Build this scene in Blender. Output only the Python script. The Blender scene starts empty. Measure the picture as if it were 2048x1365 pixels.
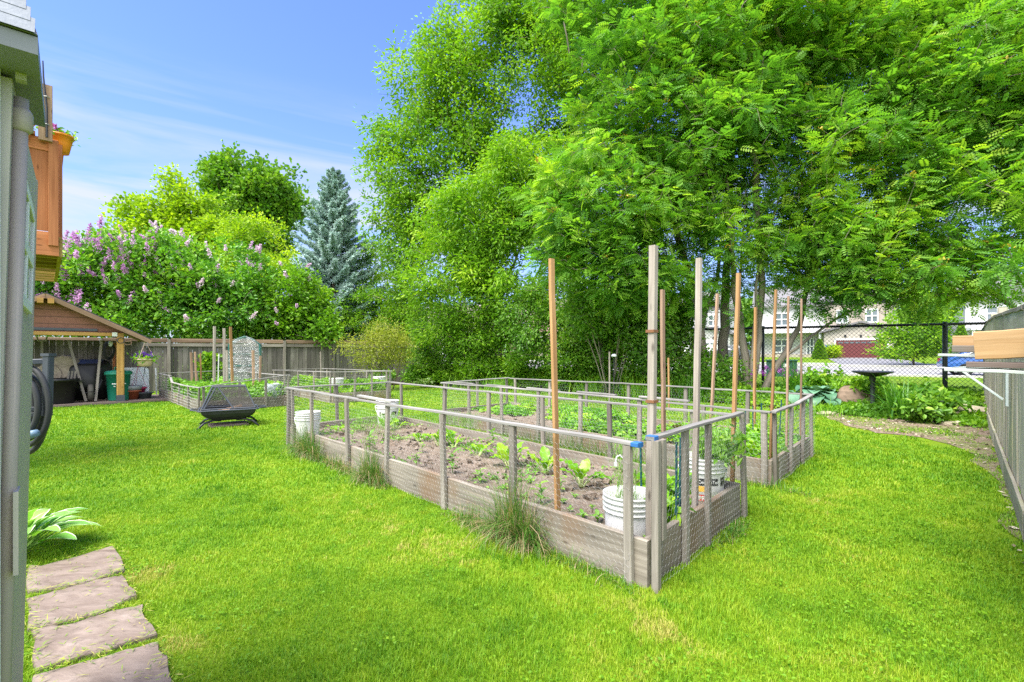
import bpy, math, random
import numpy as np
from mathutils import Vector, Matrix
random.seed(7)
RNG = np.random.default_rng(11)
R = math.radians
sc = bpy.context.scene
COL = sc.collection
F, CX, HY, CH = 980.0, 1024.0, 705.0, 1.3     # focal length / centre / horizon in photo pixels, camera height

def W(px, py, Y):
    return np.array([(px - CX) / F * Y, Y, CH + (HY - py) / F * Y])
def G(px, py, z=0.0):
    Y = (CH - z) * F / (py - HY)
    return np.array([(px - CX) / F * Y, Y, z])
def ray_plane(px, py, p0, n):
    d = np.array([(px - CX) / F, 1.0, (HY - py) / F]); c = np.array([0, 0, CH])
    t = np.dot(np.asarray(p0) - c, n) / np.dot(d, n)
    return c + d * t
def nrm(a):
    a = np.asarray(a, float)
    return a / (np.linalg.norm(a, axis=-1, keepdims=True) + 1e-12)
UU = np.array([-.692, .722, 0.0])     # yard axis running away to the left
VV = np.array([.722, .692, 0.0])      # yard axis running away to the right
ZZ = np.array([0, 0, 1.0])

# ---------------------------------------------------------------- value noise
def _h(i, j, k):
    n = (i * 374761393 + j * 668265263 + k * 2147483647 + 1013904223) & 0xffffffff
    n = ((n ^ (n >> 13)) * 1274126177) & 0xffffffff
    n = (n ^ (n >> 16)) & 0xffffffff
    return n / 4294967295.0
def vnoise(P, scale=1.0, seed=0):
    P = np.asarray(P, float) * scale + seed * 17.31
    if P.shape[-1] == 2: P = np.concatenate([P, np.zeros(P.shape[:-1] + (1,))], -1)
    b = np.floor(P).astype(np.int64); f = P - b; f = f * f * (3 - 2 * f)
    o = 0
    for dx in (0, 1):
        for dy in (0, 1):
            for dz in (0, 1):
                w = (f[..., 0] if dx else 1 - f[..., 0]) * (f[..., 1] if dy else 1 - f[..., 1]) * (f[..., 2] if dz else 1 - f[..., 2])
                o = o + w * _h(b[..., 0] + dx, b[..., 1] + dy, b[..., 2] + dz)
    return o
def fbm(P, scale=1.0, seed=0, oct=3):
    s = 0; a = 1; t = 0
    for k in range(oct):
        s = s + a * vnoise(P, scale * 2 ** k, seed + k * 3); t += a; a *= .5
    return s / t

# ---------------------------------------------------------------- mesh builder
class MB:
    def __init__(s):
        s.v = []; s.f = []; s.gc = []; s.t = []; s.e = []; s.n = 0
        s.big = []                      # blocks of (verts, faces(k columns), tint)
    def add(s, verts, faces, gc=None, tint=None, edge=0.0):
        verts = np.asarray(verts, float)
        o = s.n; s.v.append(verts); s.n += len(verts)
        s.gc.append(np.asarray(gc, float) if gc is not None else verts)
        tt = random.random() if tint is None else tint
        for i, f in enumerate(faces):
            s.f.append([q + o for q in f])
            s.t.append(tt[i] if hasattr(tt, '__len__') else tt)
            s.e.append(edge[i] if hasattr(edge, '__len__') else edge)
    def add_big(s, verts, faces, tint=None):
        s.big.append((np.asarray(verts, np.float32), np.asarray(faces, np.int32), tint))
    def box(s, c, hx, hy, hz, ax=(1, 0, 0), ay=None, az=None, jit=0):
        ax = nrm(ax)
        if ay is None:
            ay = nrm(np.cross((0, 0, 1) if abs(ax[2]) < .95 else (0, 1, 0), ax)); az = np.cross(ax, ay)
        else:
            ay = nrm(ay); az = nrm(np.cross(ax, ay)) if az is None else nrm(az)
        L = np.array([(x, y, z) for x in (-hx, hx) for y in (-hy, hy) for z in (-hz, hz)], float)
        if jit: L = L + np.array([[random.uniform(-jit, jit) for _ in range(3)] for _ in L])
        V = np.asarray(c) + L @ np.array([ax, ay, az])
        F_ = [(0, 1, 3, 2), (4, 6, 7, 5), (0, 4, 5, 1), (2, 3, 7, 6), (0, 2, 6, 4), (1, 5, 7, 3)]
        s.add(V, F_, L + np.array([random.uniform(0, 40), random.uniform(0, 40), random.uniform(0, 40)]))
    def bar(s, a, b, w, t, up=(0, 0, 1), seg=1, wob=0.0, bev=0.0, w2=None, t2=None):
        """timber from a to b: w across, t along 'up' ; seg>1 with a slight wobble"""
        a = np.asarray(a, float); b = np.asarray(b, float)
        ax = nrm(b - a); up = np.asarray(up, float)
        if abs(np.dot(ax, nrm(up))) > .97: up = np.array([0, 1.0, 0.1])
        sd = nrm(np.cross(up, ax)); uu = np.cross(ax, sd); Ln = np.linalg.norm(b - a)
        w2 = w if w2 is None else w2; t2 = t if t2 is None else t2
        q = min(w, t) * .12 if bev == 0 else bev
        prof = [(-1, -1, 0, 1), (-1, -1, 1, 0), (1, -1, 1, 0), (1, -1, 0, 1), (1, 1, 0, 1), (1, 1, 1, 0), (-1, 1, 1, 0), (-1, 1, 0, 1)]
        off = np.array([random.uniform(0, 40) for _ in range(3)])
        V = []; GC = []
        for i in range(seg + 1):
            k = i / seg; cw = w + (w2 - w) * k; ct = t + (t2 - t) * k
            dx = dy = 0
            if wob and 0 < i < seg: dx = random.uniform(-wob, wob); dy = random.uniform(-wob, wob)
            for (x, y, bx, by) in prof:
                lx = x * (cw / 2 - q * bx * 1) + dx; ly = y * (ct / 2 - q * by) + dy
                V.append(a + ax * (Ln * k) + sd * lx + uu * ly); GC.append((Ln * k + off[0], lx + off[1], ly + off[2]))
        F_ = []
        for i in range(seg):
            for j in range(8):
                F_.append((i * 8 + j, i * 8 + (j + 1) % 8, (i + 1) * 8 + (j + 1) % 8, (i + 1) * 8 + j))
        F_.append(tuple(range(7, -1, -1))); F_.append(tuple(seg * 8 + j for j in range(8)))
        s.add(V, F_, GC)
    def tube(s, pts, rad, n=6, cap=True, tint=None):
        pts = np.asarray(pts, float); m = len(pts)
        rad = np.full(m, rad, float) if np.isscalar(rad) else np.asarray(rad, float)
        T = np.gradient(pts, axis=0); T = nrm(T)
        ref = np.array([0, 0, 1.0]) if abs(T[0][2]) < .9 else np.array([1.0, 0, 0])
        a = nrm(np.cross(ref, T[0])); V = []; GC = []; ln = 0
        off = random.uniform(0, 40)
        for i in range(m):
            if i: ln += np.linalg.norm(pts[i] - pts[i - 1])
            a = nrm(a - T[i] * np.dot(a, T[i])); b = np.cross(T[i], a)
            for j in range(n):
                an = 2 * math.pi * j / n
                V.append(pts[i] + (a * math.cos(an) + b * math.sin(an)) * rad[i]); GC.append((ln + off, math.cos(an) * rad[i], math.sin(an) * rad[i]))
        F_ = [(i * n + j, i * n + (j + 1) % n, (i + 1) * n + (j + 1) % n, (i + 1) * n + j) for i in range(m - 1) for j in range(n)]
        if cap: F_ += [tuple(range(n - 1, -1, -1)), tuple((m - 1) * n + j for j in range(n))]
        s.add(V, F_, GC, tint)
    def lathe(s, prof, c, n=24, ax=None, tint=None, close=False, wob=0):
        """profile [(r,z)...] about the axis through c"""
        c = np.asarray(c, float)
        az = nrm(ax) if ax is not None else ZZ
        a = nrm(np.cross((0, 1, 0) if abs(az[1]) < .9 else (1, 0, 0), az)); b = np.cross(az, a)
        V = []
        for (r, z) in prof:
            for j in range(n):
                an = 2 * math.pi * j / n; rr = r * (1 + (random.uniform(-wob, wob) if wob else 0))
                V.append(c + (a * math.cos(an) + b * math.sin(an)) * rr + az * z)
        m = len(prof)
        F_ = [(i * n + j, i * n + (j + 1) % n, (i + 1) * n + (j + 1) % n, (i + 1) * n + j) for i in range(m - 1) for j in range(n)]
        if close: F_ += [((m - 1) * n + j, (m - 1) * n + (j + 1) % n, (j + 1) % n, j) for j in range(n)]
        else:
            if prof[0][0] > 1e-4: F_.append(tuple(range(n - 1, -1, -1)))
            if prof[-1][0] > 1e-4: F_.append(tuple((m - 1) * n + j for j in range(n)))
        s.add(V, F_, None, tint)
    def loft(s, loops, cap0=True, cap1=True, tint=None):
        n = len(loops[0]); V = np.concatenate([np.asarray(l, float) for l in loops])
        F_ = [(i * n + j, i * n + (j + 1) % n, (i + 1) * n + (j + 1) % n, (i + 1) * n + j) for i in range(len(loops) - 1) for j in range(n)]
        if cap0: F_.append(tuple(range(n - 1, -1, -1)))
        if cap1: F_.append(tuple((len(loops) - 1) * n + j for j in range(n)))
        s.add(V, F_, None, tint)
    def prism(s, poly, ext, tint=None):
        """planar polygon (3-D points) extruded by the vector ext"""
        P = np.asarray(poly, float); n = len(P)
        V = np.concatenate([P, P + np.asarray(ext)])
        F_ = [tuple(range(n - 1, -1, -1)), tuple(n + j for j in range(n))]
        F_ += [(j, (j + 1) % n, n + (j + 1) % n, n + j) for j in range(n)]
        s.add(V, F_, None, tint)
    def segs(s, P, Q, r, tint=.5):
        """many straight wires, three-sided"""
        P = np.asarray(P, float); Q = np.asarray(Q, float); T = nrm(Q - P)
        ref = np.where(np.abs(T[:, 2:3]) < .9, np.array([[0, 0, 1.0]]), np.array([[1.0, 0, 0]]))
        a = nrm(np.cross(ref, T)); b = np.cross(T, a)
        V = []
        for X in (P, Q):
            for k in range(3):
                an = 2 * math.pi * k / 3
                V.append(X + (a * math.cos(an) + b * math.sin(an)) * r)
        V = np.stack(V, 1).reshape(-1, 3); N = len(P); o = (np.arange(N) * 6)[:, None]
        Fc = np.concatenate([o + np.array([[k, (k + 1) % 3, 3 + (k + 1) % 3, 3 + k]]) for k in range(3)], 0)
        s.add_big(V, Fc, np.full(len(Fc), tint))
    def mesh(s, name, origin, smooth=False):
        me = bpy.data.meshes.new(name)
        vb = [np.concatenate(s.v) if s.v else np.zeros((0, 3))]; nv = len(vb[0])
        li = [np.fromiter((q for f in s.f for q in f), np.int32)] if s.f else [np.zeros(0, np.int32)]
        lt = [np.array([len(f) for f in s.f], np.int32)]; ti = [np.array(s.t, np.float32)]; ed = [np.array(s.e, np.float32)]
        gcs = [np.concatenate(s.gc) if s.gc else np.zeros((0, 3))]
        for (V, Fc, t) in s.big:
            vb.append(V); li.append((Fc + nv).ravel()); lt.append(np.full(len(Fc), Fc.shape[1], np.int32)); nv += len(V)
            ti.append(np.asarray(t, np.float32) if t is not None else RNG.random(len(Fc)).astype(np.float32)); ed.append(np.zeros(len(Fc), np.float32)); gcs.append(V)
        V = np.concatenate(vb).astype(np.float32) - np.asarray(origin, np.float32); LI = np.concatenate(li).astype(np.int32); LT = np.concatenate(lt).astype(np.int32)
        me.vertices.add(len(V)); me.vertices.foreach_set('co', V.ravel())
        me.loops.add(len(LI)); me.loops.foreach_set('vertex_index', LI)
        me.polygons.add(len(LT)); me.polygons.foreach_set('loop_start', np.concatenate([[0], np.cumsum(LT)[:-1]]).astype(np.int32)); me.polygons.foreach_set('loop_total', LT)
        me.polygons.foreach_set('use_smooth', np.full(len(LT), smooth))
        a = me.attributes.new('tint', 'FLOAT', 'FACE'); a.data.foreach_set('value', np.concatenate(ti).astype(np.float32))
        e = np.concatenate(ed)
        if e.any():
            a = me.attributes.new('edge', 'FLOAT', 'FACE'); a.data.foreach_set('value', e)
        if s.gc:
            a = me.attributes.new('gc', 'FLOAT_VECTOR', 'POINT'); a.data.foreach_set('vector', np.concatenate(gcs).astype(np.float32).ravel())
        me.update(calc_edges=True); me.validate()
        return me

ORG = {}
def _tag(o, label, cat, group=None, kind=None):
    if label: o['label'] = label
    if cat: o['category'] = cat
    if group: o['group'] = group
    if kind: o['kind'] = kind
def thing(name, label, cat, loc=(0, 0, 0), group=None):
    o = bpy.data.objects.new(name, None); COL.objects.link(o); o.empty_display_size = .2
    o.location = tuple(float(x) for x in loc); ORG[o.name] = np.asarray(loc, float); _tag(o, label, cat, group); return o
def obj(name, mb, mat, parent=None, label=None, cat=None, group=None, kind=None, smooth=False, loc=None):
    if parent is not None: org = ORG[parent.name]
    else: org = np.asarray(loc if loc is not None else (0, 0, 0), float)
    o = bpy.data.objects.new(name, mb.mesh(name, org, smooth)); COL.objects.link(o)
    if parent is not None: o.parent = parent
    else: o.location = tuple(float(x) for x in org)
    ORG[o.name] = org
    for m in (mat if isinstance(mat, (list, tuple)) else [mat]): o.data.materials.append(m)
    _tag(o, label, cat, group, kind); return o
KIDS = {}
def copy_tree(o, loc=None, rz=None, label=None, scale=None, parent=None):
    c = o.copy(); COL.objects.link(c)
    if parent is not None: c.parent = parent
    if loc is not None: c.location = tuple(float(x) for x in loc)
    if rz is not None: c.rotation_euler = (0, 0, rz)
    if scale is not None: c.scale = (scale,) * 3 if np.isscalar(scale) else scale
    if label: c['label'] = label
    for ch in [k for k in sc.objects if k.parent is o]: copy_tree(ch, parent=c)
    return c

# ---------------------------------------------------------------- materials
def newmat(name):
    m = bpy.data.materials.new(name); m.use_nodes = True; nt = m.node_tree; nt.nodes.clear()
    out = nt.nodes.new('ShaderNodeOutputMaterial')
    return m, nt, out
def N(nt, t, **k):
    n = nt.nodes.new(t)
    for a, v in k.items():
        if a in ('operation', 'data_type', 'blend_type', 'attribute_name', 'noise_dimensions', 'feature', 'distance', 'wave_type', 'interpolation'): setattr(n, a, v)
        else: n.inputs[a.replace('_', ' ')].default_value = v
    return n
def ramp(nt, fac, stops):
    r = nt.nodes.new('ShaderNodeValToRGB'); e = r.color_ramp.elements
    while len(e) < len(stops): e.new(.5)
    for i, (p, c) in enumerate(stops):
        e[i].position = p; e[i].color = (*c, 1)
    nt.links.new(fac, r.inputs[0]); return r.outputs[0]
def mixc(nt, fac, a, b, mode='MIX'):
    m = nt.nodes.new('ShaderNodeMix'); m.data_type = 'RGBA'; m.blend_type = mode
    for sock, v in ((m.inputs[0], fac), (m.inputs[6], a), (m.inputs[7], b)):
        if hasattr(v, 'is_linked'): nt.links.new(v, sock)
        elif isinstance(v, tuple): sock.default_value = (*v, 1)
        else: sock.default_value = v
    return m.outputs[2]
def attr(nt, name, out='Fac'):
    return N(nt, 'ShaderNodeAttribute', attribute_name=name).outputs[out]
def coords(nt, kind='Object', scale=(1, 1, 1)):
    if kind == 'gc': src = attr(nt, 'gc', 'Vector')
    elif kind == 'pos': src = nt.nodes.new('ShaderNodeNewGeometry').outputs['Position']
    else: src = nt.nodes.new('ShaderNodeTexCoord').outputs[kind]
    mp = nt.nodes.new('ShaderNodeMapping'); mp.inputs['Scale'].default_value = scale
    nt.links.new(src, mp.inputs[0]); return mp.outputs[0]
def noise(nt, vec, scale, detail=4, rough=.55, dist=0):
    n = N(nt, 'ShaderNodeTexNoise', Scale=scale, Detail=detail, Roughness=rough, Distortion=dist)
    nt.links.new(vec, n.inputs['Vector']); return n.outputs['Fac']
def bump(nt, h, strength=.3, dist=.01):
    b = N(nt, 'ShaderNodeBump', Strength=strength, Distance=dist); nt.links.new(h, b.inputs['Height']); return b.outputs[0]
def principled(nt, out, col, rough=.6, metal=0, normal=None, spec=.4, **k):
    p = nt.nodes.new('ShaderNodeBsdfPrincipled')
    for key, v in (('Base Color', col), ('Roughness', rough)):
        if hasattr(v, 'is_linked'): nt.links.new(v, p.inputs[key])
        elif isinstance(v, tuple): p.inputs[key].default_value = (*v, 1)
        else: p.inputs[key].default_value = v
    p.inputs['Metallic'].default_value = metal; p.inputs['Specular IOR Level'].default_value = spec
    for a, v in k.items(): p.inputs[a.replace('_', ' ')].default_value = v
    if normal is not None: nt.links.new(normal, p.inputs['Normal'])
    if out is not None: nt.links.new(p.outputs[0], out.inputs[0])
    return p

def wood(name, dark, light, rough=.8, knots=True, var=.35, stain=None):
    m, nt, out = newmat(name)
    g1 = noise(nt, coords(nt, 'gc', (1.6, 38, 38)), 1.0, 6, .65, .4)
    g2 = noise(nt, coords(nt, 'gc', (.8, 4, 4)), 1.3, 3)
    c = ramp(nt, g1, [(.3, dark), (.72, light)])
    dk = tuple(x * .6 for x in dark)
    c = mixc(nt, ramp(nt, g2, [(.42, (0, 0, 0)), (.75, (.55, .55, .55))]), c, dk)
    if knots:
        vo = N(nt, 'ShaderNodeTexVoronoi', Scale=1.0); nt.links.new(coords(nt, 'gc', (3.2, 11, 11)), vo.inputs['Vector'])
        c = mixc(nt, ramp(nt, vo.outputs['Distance'], [(.05, (.75, .75, .75)), (.13, (0, 0, 0))]), c, tuple(x * .35 for x in dark))
    c = mixc(nt, 1.0, c, ramp(nt, attr(nt, 'tint'), [(0, (1 - var,) * 3), (1, (1 + var * .25,) * 3)]), 'MULTIPLY')
    if stain:
        c = mixc(nt, ramp(nt, noise(nt, coords(nt, 'pos', (1, 1, .6)), 2.3, 5), [(.5, (0, 0, 0)), (.7, (.7, .7, .7))]), c, stain)
    principled(nt, out, c, rough, normal=bump(nt, g1, .45, .004), spec=.25)
    return m
def plain(name, col, rough=.5, metal=0, var=.12, scale=9, bmp=0, spec=.4, dirt=None, **k):
    m, nt, out = newmat(name)
    f = noise(nt, coords(nt, 'Object'), scale, 5, .6)
    c = ramp(nt, f, [(.3, tuple(x * (1 - var) for x in col)), (.7, tuple(min(1, x * (1 + var)) for x in col))])
    if dirt:
        c = mixc(nt, ramp(nt, noise(nt, coords(nt, 'Object'), scale * .35, 6, .7), [(.5, (0, 0, 0)), (.72, (.8, .8, .8))]), c, dirt)
    principled(nt, out, c, rough, metal, bump(nt, f, bmp, .01) if bmp else None, spec, **k)
    return m
def leafmat(name, cols, trans=.35, rough=.45, edge=None, tcol=None, spec=.35, vein=None):
    """cols: 2-4 colours picked by each leaf's own tint"""
    m, nt, out = newmat(name)
    k = len(cols) - 1
    c = ramp(nt, attr(nt, 'tint'), [(i / k, q) for i, q in enumerate(cols)])
    if edge: c = mixc(nt, attr(nt, 'edge'), c, edge)
    p = principled(nt, None, c, rough, spec=spec)
    t = nt.nodes.new('ShaderNodeBsdfTranslucent')
    tc = mixc(nt, 1.0, c, tcol or (1.25, 1.35, .5), 'MULTIPLY'); nt.links.new(tc, t.inputs[0])
    mx = nt.nodes.new('ShaderNodeMixShader'); mx.inputs[0].default_value = trans
    nt.links.new(p.outputs[0], mx.inputs[1]); nt.links.new(t.outputs[0], mx.inputs[2]); nt.links.new(mx.outputs[0], out.inputs[0])
    return m

M = {}
M['grey_wood'] = wood('grey_wood', (0.166, 0.145, 0.120), (0.365, 0.331, 0.285))
M['grey_board'] = wood('grey_board', (0.157, 0.134, 0.106), (0.370, 0.330, 0.274), stain=(.20, .115, .06), knots=True, var=.4)
M['rail_wood'] = wood('rail_wood', (0.204, 0.192, 0.180), (0.432, 0.414, 0.390), knots=False)
M['fence_wood'] = wood('fence_wood', (0.104, 0.092, 0.080), (0.272, 0.252, 0.224), var=.5)
M['fence_green'] = wood('fence_green', (.33, .30, .22), (.55, .51, .41), var=.45, stain=(.30, .30, .16), knots=False)
M['cedar_new'] = wood('cedar_new', (0.336, 0.176, 0.068), (0.528, 0.320, 0.152), var=.3)
M['cedar_pink'] = wood('cedar_pink', (0.288, 0.172, 0.104), (0.464, 0.320, 0.224), var=.3)
M['stake_grey'] = wood('stake_grey', (0.262, 0.219, 0.180), (0.525, 0.467, 0.408))
M['pine_new'] = wood('pine_new', (0.419, 0.247, 0.105), (0.568, 0.389, 0.209), var=.15)
M['deck_red'] = wood('deck_red', (0.370, 0.129, 0.050), (0.582, 0.235, 0.101), var=.3)
M['joist'] = wood('joist', (0.306, 0.198, 0.054), (0.495, 0.351, 0.126))
M['post_yellow'] = wood('post_yellow', (0.352, 0.192, 0.052), (0.528, 0.320, 0.104), var=.2)
M['floor_wood'] = wood('floor_wood', (0.153, 0.111, 0.093), (0.289, 0.230, 0.196))
M['white_paint'] = plain('white_paint', (.72, .73, .74), .5, var=.04, scale=4)
M['wire'] = plain('wire', (.30, .30, .29), .45, metal=0, var=.1)
M['chain_black'] = plain('chain_black', (.02, .022, .022), .5, var=.1)
M['chain_grey'] = plain('chain_grey', (.05, .058, .058), .5, metal=0, var=.2)
M['black_plastic'] = plain('black_plastic', (.012, .0125, .013), .4, var=.2, spec=.35)
M['black_metal'] = plain('black_metal', (.022, .023, .028), .42, metal=0, var=.25, spec=.5)
M['slate_metal'] = plain('slate_metal', (.060, .070, .090), .5, var=.12)
M['bucket_white'] = plain('bucket_white', (.60, .60, .585), .42, var=.06, scale=7, dirt=(.52, .50, .45))
M['blue_tape'] = plain('blue_tape', (.03, .13, .36), .5)
SKY_STRENGTH, SUN_POWER, SUN_ANGLE, EXPOSURE = .15, 3.4, 40, 1.65
HAZE_COL, CLOUD_COL = (1.0, 1.26, 1.78), (1.85, 1.95, 2.1)
DENOISE = False
# ---------------------------------------------------------------- camera, sky, sun
cam_d = bpy.data.cameras.new('camera'); cam = bpy.data.objects.new('camera', cam_d); COL.objects.link(cam)
cam.location = (0, 0, CH); cam.rotation_euler = (R(90), 0, 0)
cam_d.sensor_width = 36; cam_d.lens = 36 * F / 2048; cam_d.shift_y = (HY - 682.5) / 2048; cam_d.clip_start = .05; cam_d.clip_end = 2000
sc.camera = cam
SUN = nrm((-.33, -.32, .89))
SUN_EL = math.asin(SUN[2]); SUN_AZ = math.atan2(SUN[0], SUN[1])
wd = bpy.data.worlds.new('World'); sc.world = wd; wd.use_nodes = True
nt = wd.node_tree; nt.nodes.clear()
wo = nt.nodes.new('ShaderNodeOutputWorld'); bg = nt.nodes.new('ShaderNodeBackground'); bg.inputs[1].default_value = SKY_STRENGTH
sky = nt.nodes.new('ShaderNodeTexSky'); sky.sky_type = 'NISHITA'; sky.sun_disc = False
sky.sun_elevation = SUN_EL; sky.sun_rotation = SUN_AZ; sky.altitude = 0; sky.air_density = 1.0; sky.dust_density = .6; sky.ozone_density = 3.0
tc = nt.nodes.new('ShaderNodeTexCoord')
sep = nt.nodes.new('ShaderNodeSeparateXYZ'); nt.links.new(tc.outputs['Generated'], sep.inputs[0])
hs = nt.nodes.new('ShaderNodeHueSaturation'); hs.inputs['Hue'].default_value = .515; hs.inputs['Saturation'].default_value = 1.05; hs.inputs['Value'].default_value = 1.0
nt.links.new(sky.outputs[0], hs.inputs['Color'])
mp = nt.nodes.new('ShaderNodeMapping'); mp.inputs['Scale'].default_value = (1.1, 1.1, 9); mp.inputs['Rotation'].default_value = (0.05, .06, 0); mp.inputs['Location'].default_value = (.3, .1, .55)
nt.links.new(tc.outputs['Generated'], mp.inputs[0])
cn = noise(nt, mp.outputs[0], 1.5, 7, .58, .5)
cf = ramp(nt, cn, [(.46, (0, 0, 0)), (.66, (1, 1, 1))])
el = ramp(nt, sep.outputs['Z'], [(0.0, (.95, .95, .95)), (.20, (.95, .95, .95)), (.34, (.6, .6, .6)), (.46, (0.0, 0.0, 0.0))])
cm = mixc(nt, 1.0, cf, el, 'MULTIPLY')
hz = ramp(nt, sep.outputs['Z'], [(0.0, (.75, .75, .75)), (.22, (.30, .30, .30)), (.42, (0, 0, 0))])
c0 = mixc(nt, hz, mixc(nt, 1.0, hs.outputs[0], (.55, .65, .90), 'MULTIPLY'), HAZE_COL)
c1 = mixc(nt, cm, c0, CLOUD_COL)
# unseen cloud-mottled white added to the sky behind the viewer as frontal fill
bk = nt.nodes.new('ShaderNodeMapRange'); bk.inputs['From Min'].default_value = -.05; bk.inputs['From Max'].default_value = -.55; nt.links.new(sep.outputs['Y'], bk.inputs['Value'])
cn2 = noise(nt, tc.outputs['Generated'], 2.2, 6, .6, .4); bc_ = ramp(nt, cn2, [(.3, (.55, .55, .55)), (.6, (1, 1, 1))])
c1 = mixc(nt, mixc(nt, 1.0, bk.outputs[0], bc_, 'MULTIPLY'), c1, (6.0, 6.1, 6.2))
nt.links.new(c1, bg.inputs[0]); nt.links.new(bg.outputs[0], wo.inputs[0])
sl = bpy.data.lights.new('sun', 'SUN'); sl.energy = SUN_POWER; sl.angle = R(SUN_ANGLE); sl.color = (1.0, .95, .86)
so = bpy.data.objects.new('sun', sl); COL.objects.link(so); so.rotation_euler = Vector(SUN).to_track_quat('Z', 'Y').to_euler(); so.location = (0, 0, 30)
vs = sc.view_settings; vs.view_transform = 'Standard'; vs.look = 'None'; vs.exposure = EXPOSURE; vs.gamma = 1; vs.use_curve_mapping = False
sc.render.engine = 'CYCLES'; cy = sc.cycles
cy.max_bounces = 8; cy.diffuse_bounces = 4; cy.glossy_bounces = 3; cy.transmission_bounces = 6; cy.transparent_max_bounces = 16
sc.render.filter_size = 1.3; cy.use_denoising = DENOISE; cy.denoiser = 'OPENIMAGEDENOISE'; cy.caustics_reflective = False; cy.caustics_refractive = False
cy.sample_clamp_indirect = 6; cy.use_adaptive_sampling = False

# ---------------------------------------------------------------- ground, street
SD = np.array([.874, -.487, 0]); SN = np.array([.487, .874, 0])     # along the street / away across it
def hgt(X, Y):
    w = SN[0] * X + SN[1] * Y
    return .03 * np.clip(w - 32.7, 0, 25.5)
def S(s, w, z=0):
    p = SD * s + SN * w; p[2] = hgt(p[0], p[1]) + z; return p
def sheet(poly_fn, us, vs_):
    """grid sheet of poly_fn(u, v) -> point"""
    P = np.array([[poly_fn(u, v) for v in vs_] for u in us]); n, m = P.shape[:2]
    Fc = [(i * m + j, (i + 1) * m + j, (i + 1) * m + j + 1, i * m + j + 1) for i in range(n - 1) for j in range(m - 1)]
    mb = MB(); mb.add(P.reshape(-1, 3), Fc); return mb
m, nt, out = newmat('lawn_ground'); M['lawn_ground'] = m
pos = coords(nt, 'pos')
n1 = noise(nt, pos, .55, 5, .6); n2 = noise(nt, pos, 9, 5, .7); n3 = noise(nt, pos, 60, 3, .7)
c = ramp(nt, n1, [(.3, (.10, .20, .006)), (.55, (.155, .27, .008)), (.75, (.23, .30, .012))])
c = mixc(nt, ramp(nt, n3, [(.25, (.8, .8, .8)), (.6, (0, 0, 0))]), c, (.055, .10, .008))
c = mixc(nt, ramp(nt, n2, [(.60, (0, 0, 0)), (.78, (.5, .5, .5))]), c, (.30, .29, .06))
principled(nt, out, c, .85, normal=bump(nt, n3, .8, .03), spec=.15)
def uneven(a, b, n, p):
    t = np.linspace(-1, 1, n); return (a + b) / 2 + (b - a) / 2 * np.sign(t) * np.abs(t) ** p
gx = np.concatenate([[-700, -300, -150, -80, -50], np.linspace(-36, 60, 49), [80, 110, 160, 300, 700]])
gy = np.concatenate([[-300, -100, -40, -15], np.linspace(-6, 75, 55), [90, 120, 180, 300, 800]])
obj('lawn', sheet(lambda x, y: (x, y, hgt(x, y)), gx, gy), M['lawn_ground'], kind='structure', label='bright green mown lawn and verge')

m, nt, out = newmat('soil'); M['soil'] = m
pos = coords(nt, 'pos'); n1 = noise(nt, pos, 3.2, 6, .65); n2 = noise(nt, pos, 38, 5, .75)
c = ramp(nt, n2, [(.28, (.10, .075, .055)), (.50, (.245, .195, .152)), (.62, (.33, .27, .215)), (.78, (.44, .375, .305))])
c = mixc(nt, ramp(nt, n1, [(.45, (0, 0, 0)), (.7, (.6, .6, .6))]), c, (.17, .12, .085))
principled(nt, out, c, .95, normal=bump(nt, n2, 1.0, .03), spec=.1)
m, nt, out = newmat('humus'); M['humus'] = m
pos = coords(nt, 'pos'); n2 = noise(nt, pos, 22, 6, .75)
c = ramp(nt, n2, [(.3, (.035, .026, .018)), (.55, (.09, .065, .042)), (.75, (.17, .125, .085))])
principled(nt, out, c, .95, normal=bump(nt, n2, 1.0, .03), spec=.1)
m, nt, out = newmat('bare_earth'); M['bare_earth'] = m
pos = coords(nt, 'pos'); n2 = noise(nt, pos, 30, 6, .75); n1 = noise(nt, pos, 1.7, 5, .65)
c = ramp(nt, n2, [(.3, (.12, .085, .06)), (.52, (.25, .185, .14)), (.72, (.42, .36, .29))])
c = mixc(nt, ramp(nt, n1, [(.42, (0, 0, 0)), (.6, (.75, .75, .75))]), c, (.13, .19, .035))
principled(nt, out, c, .95, normal=bump(nt, n2, 1.0, .03), spec=.1)
def blob_sheet(outline, z, step_in=(1.0, .93, .8, .55, .25), jit=.05):
    """irregular patch: rings shrinking to the centroid"""
    O = np.array(outline, float); c = O.mean(0); Pn = []
    D = []
    for i in range(len(O)):
        a, b = O[i], O[(i + 1) % len(O)]; k = max(2, int(np.linalg.norm(b - a) / .25))
        for t in range(k): D.append(a + (b - a) * t / k)
    D = np.array(D); D = D + (np.stack([vnoise(D, 2.3, 1), vnoise(D, 2.3, 5)], 1) - .5) * .5 * (jit / .05) * .5
    mb = MB(); V = [(p[0], p[1], z) for p in D]
    if sum(a[0] * b[1] - b[0] * a[1] for a, b in zip(V, V[1:] + V[:1])) < 0: V = V[::-1]
    mb.add(V, [tuple(range(len(V)))]); return mb
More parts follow.
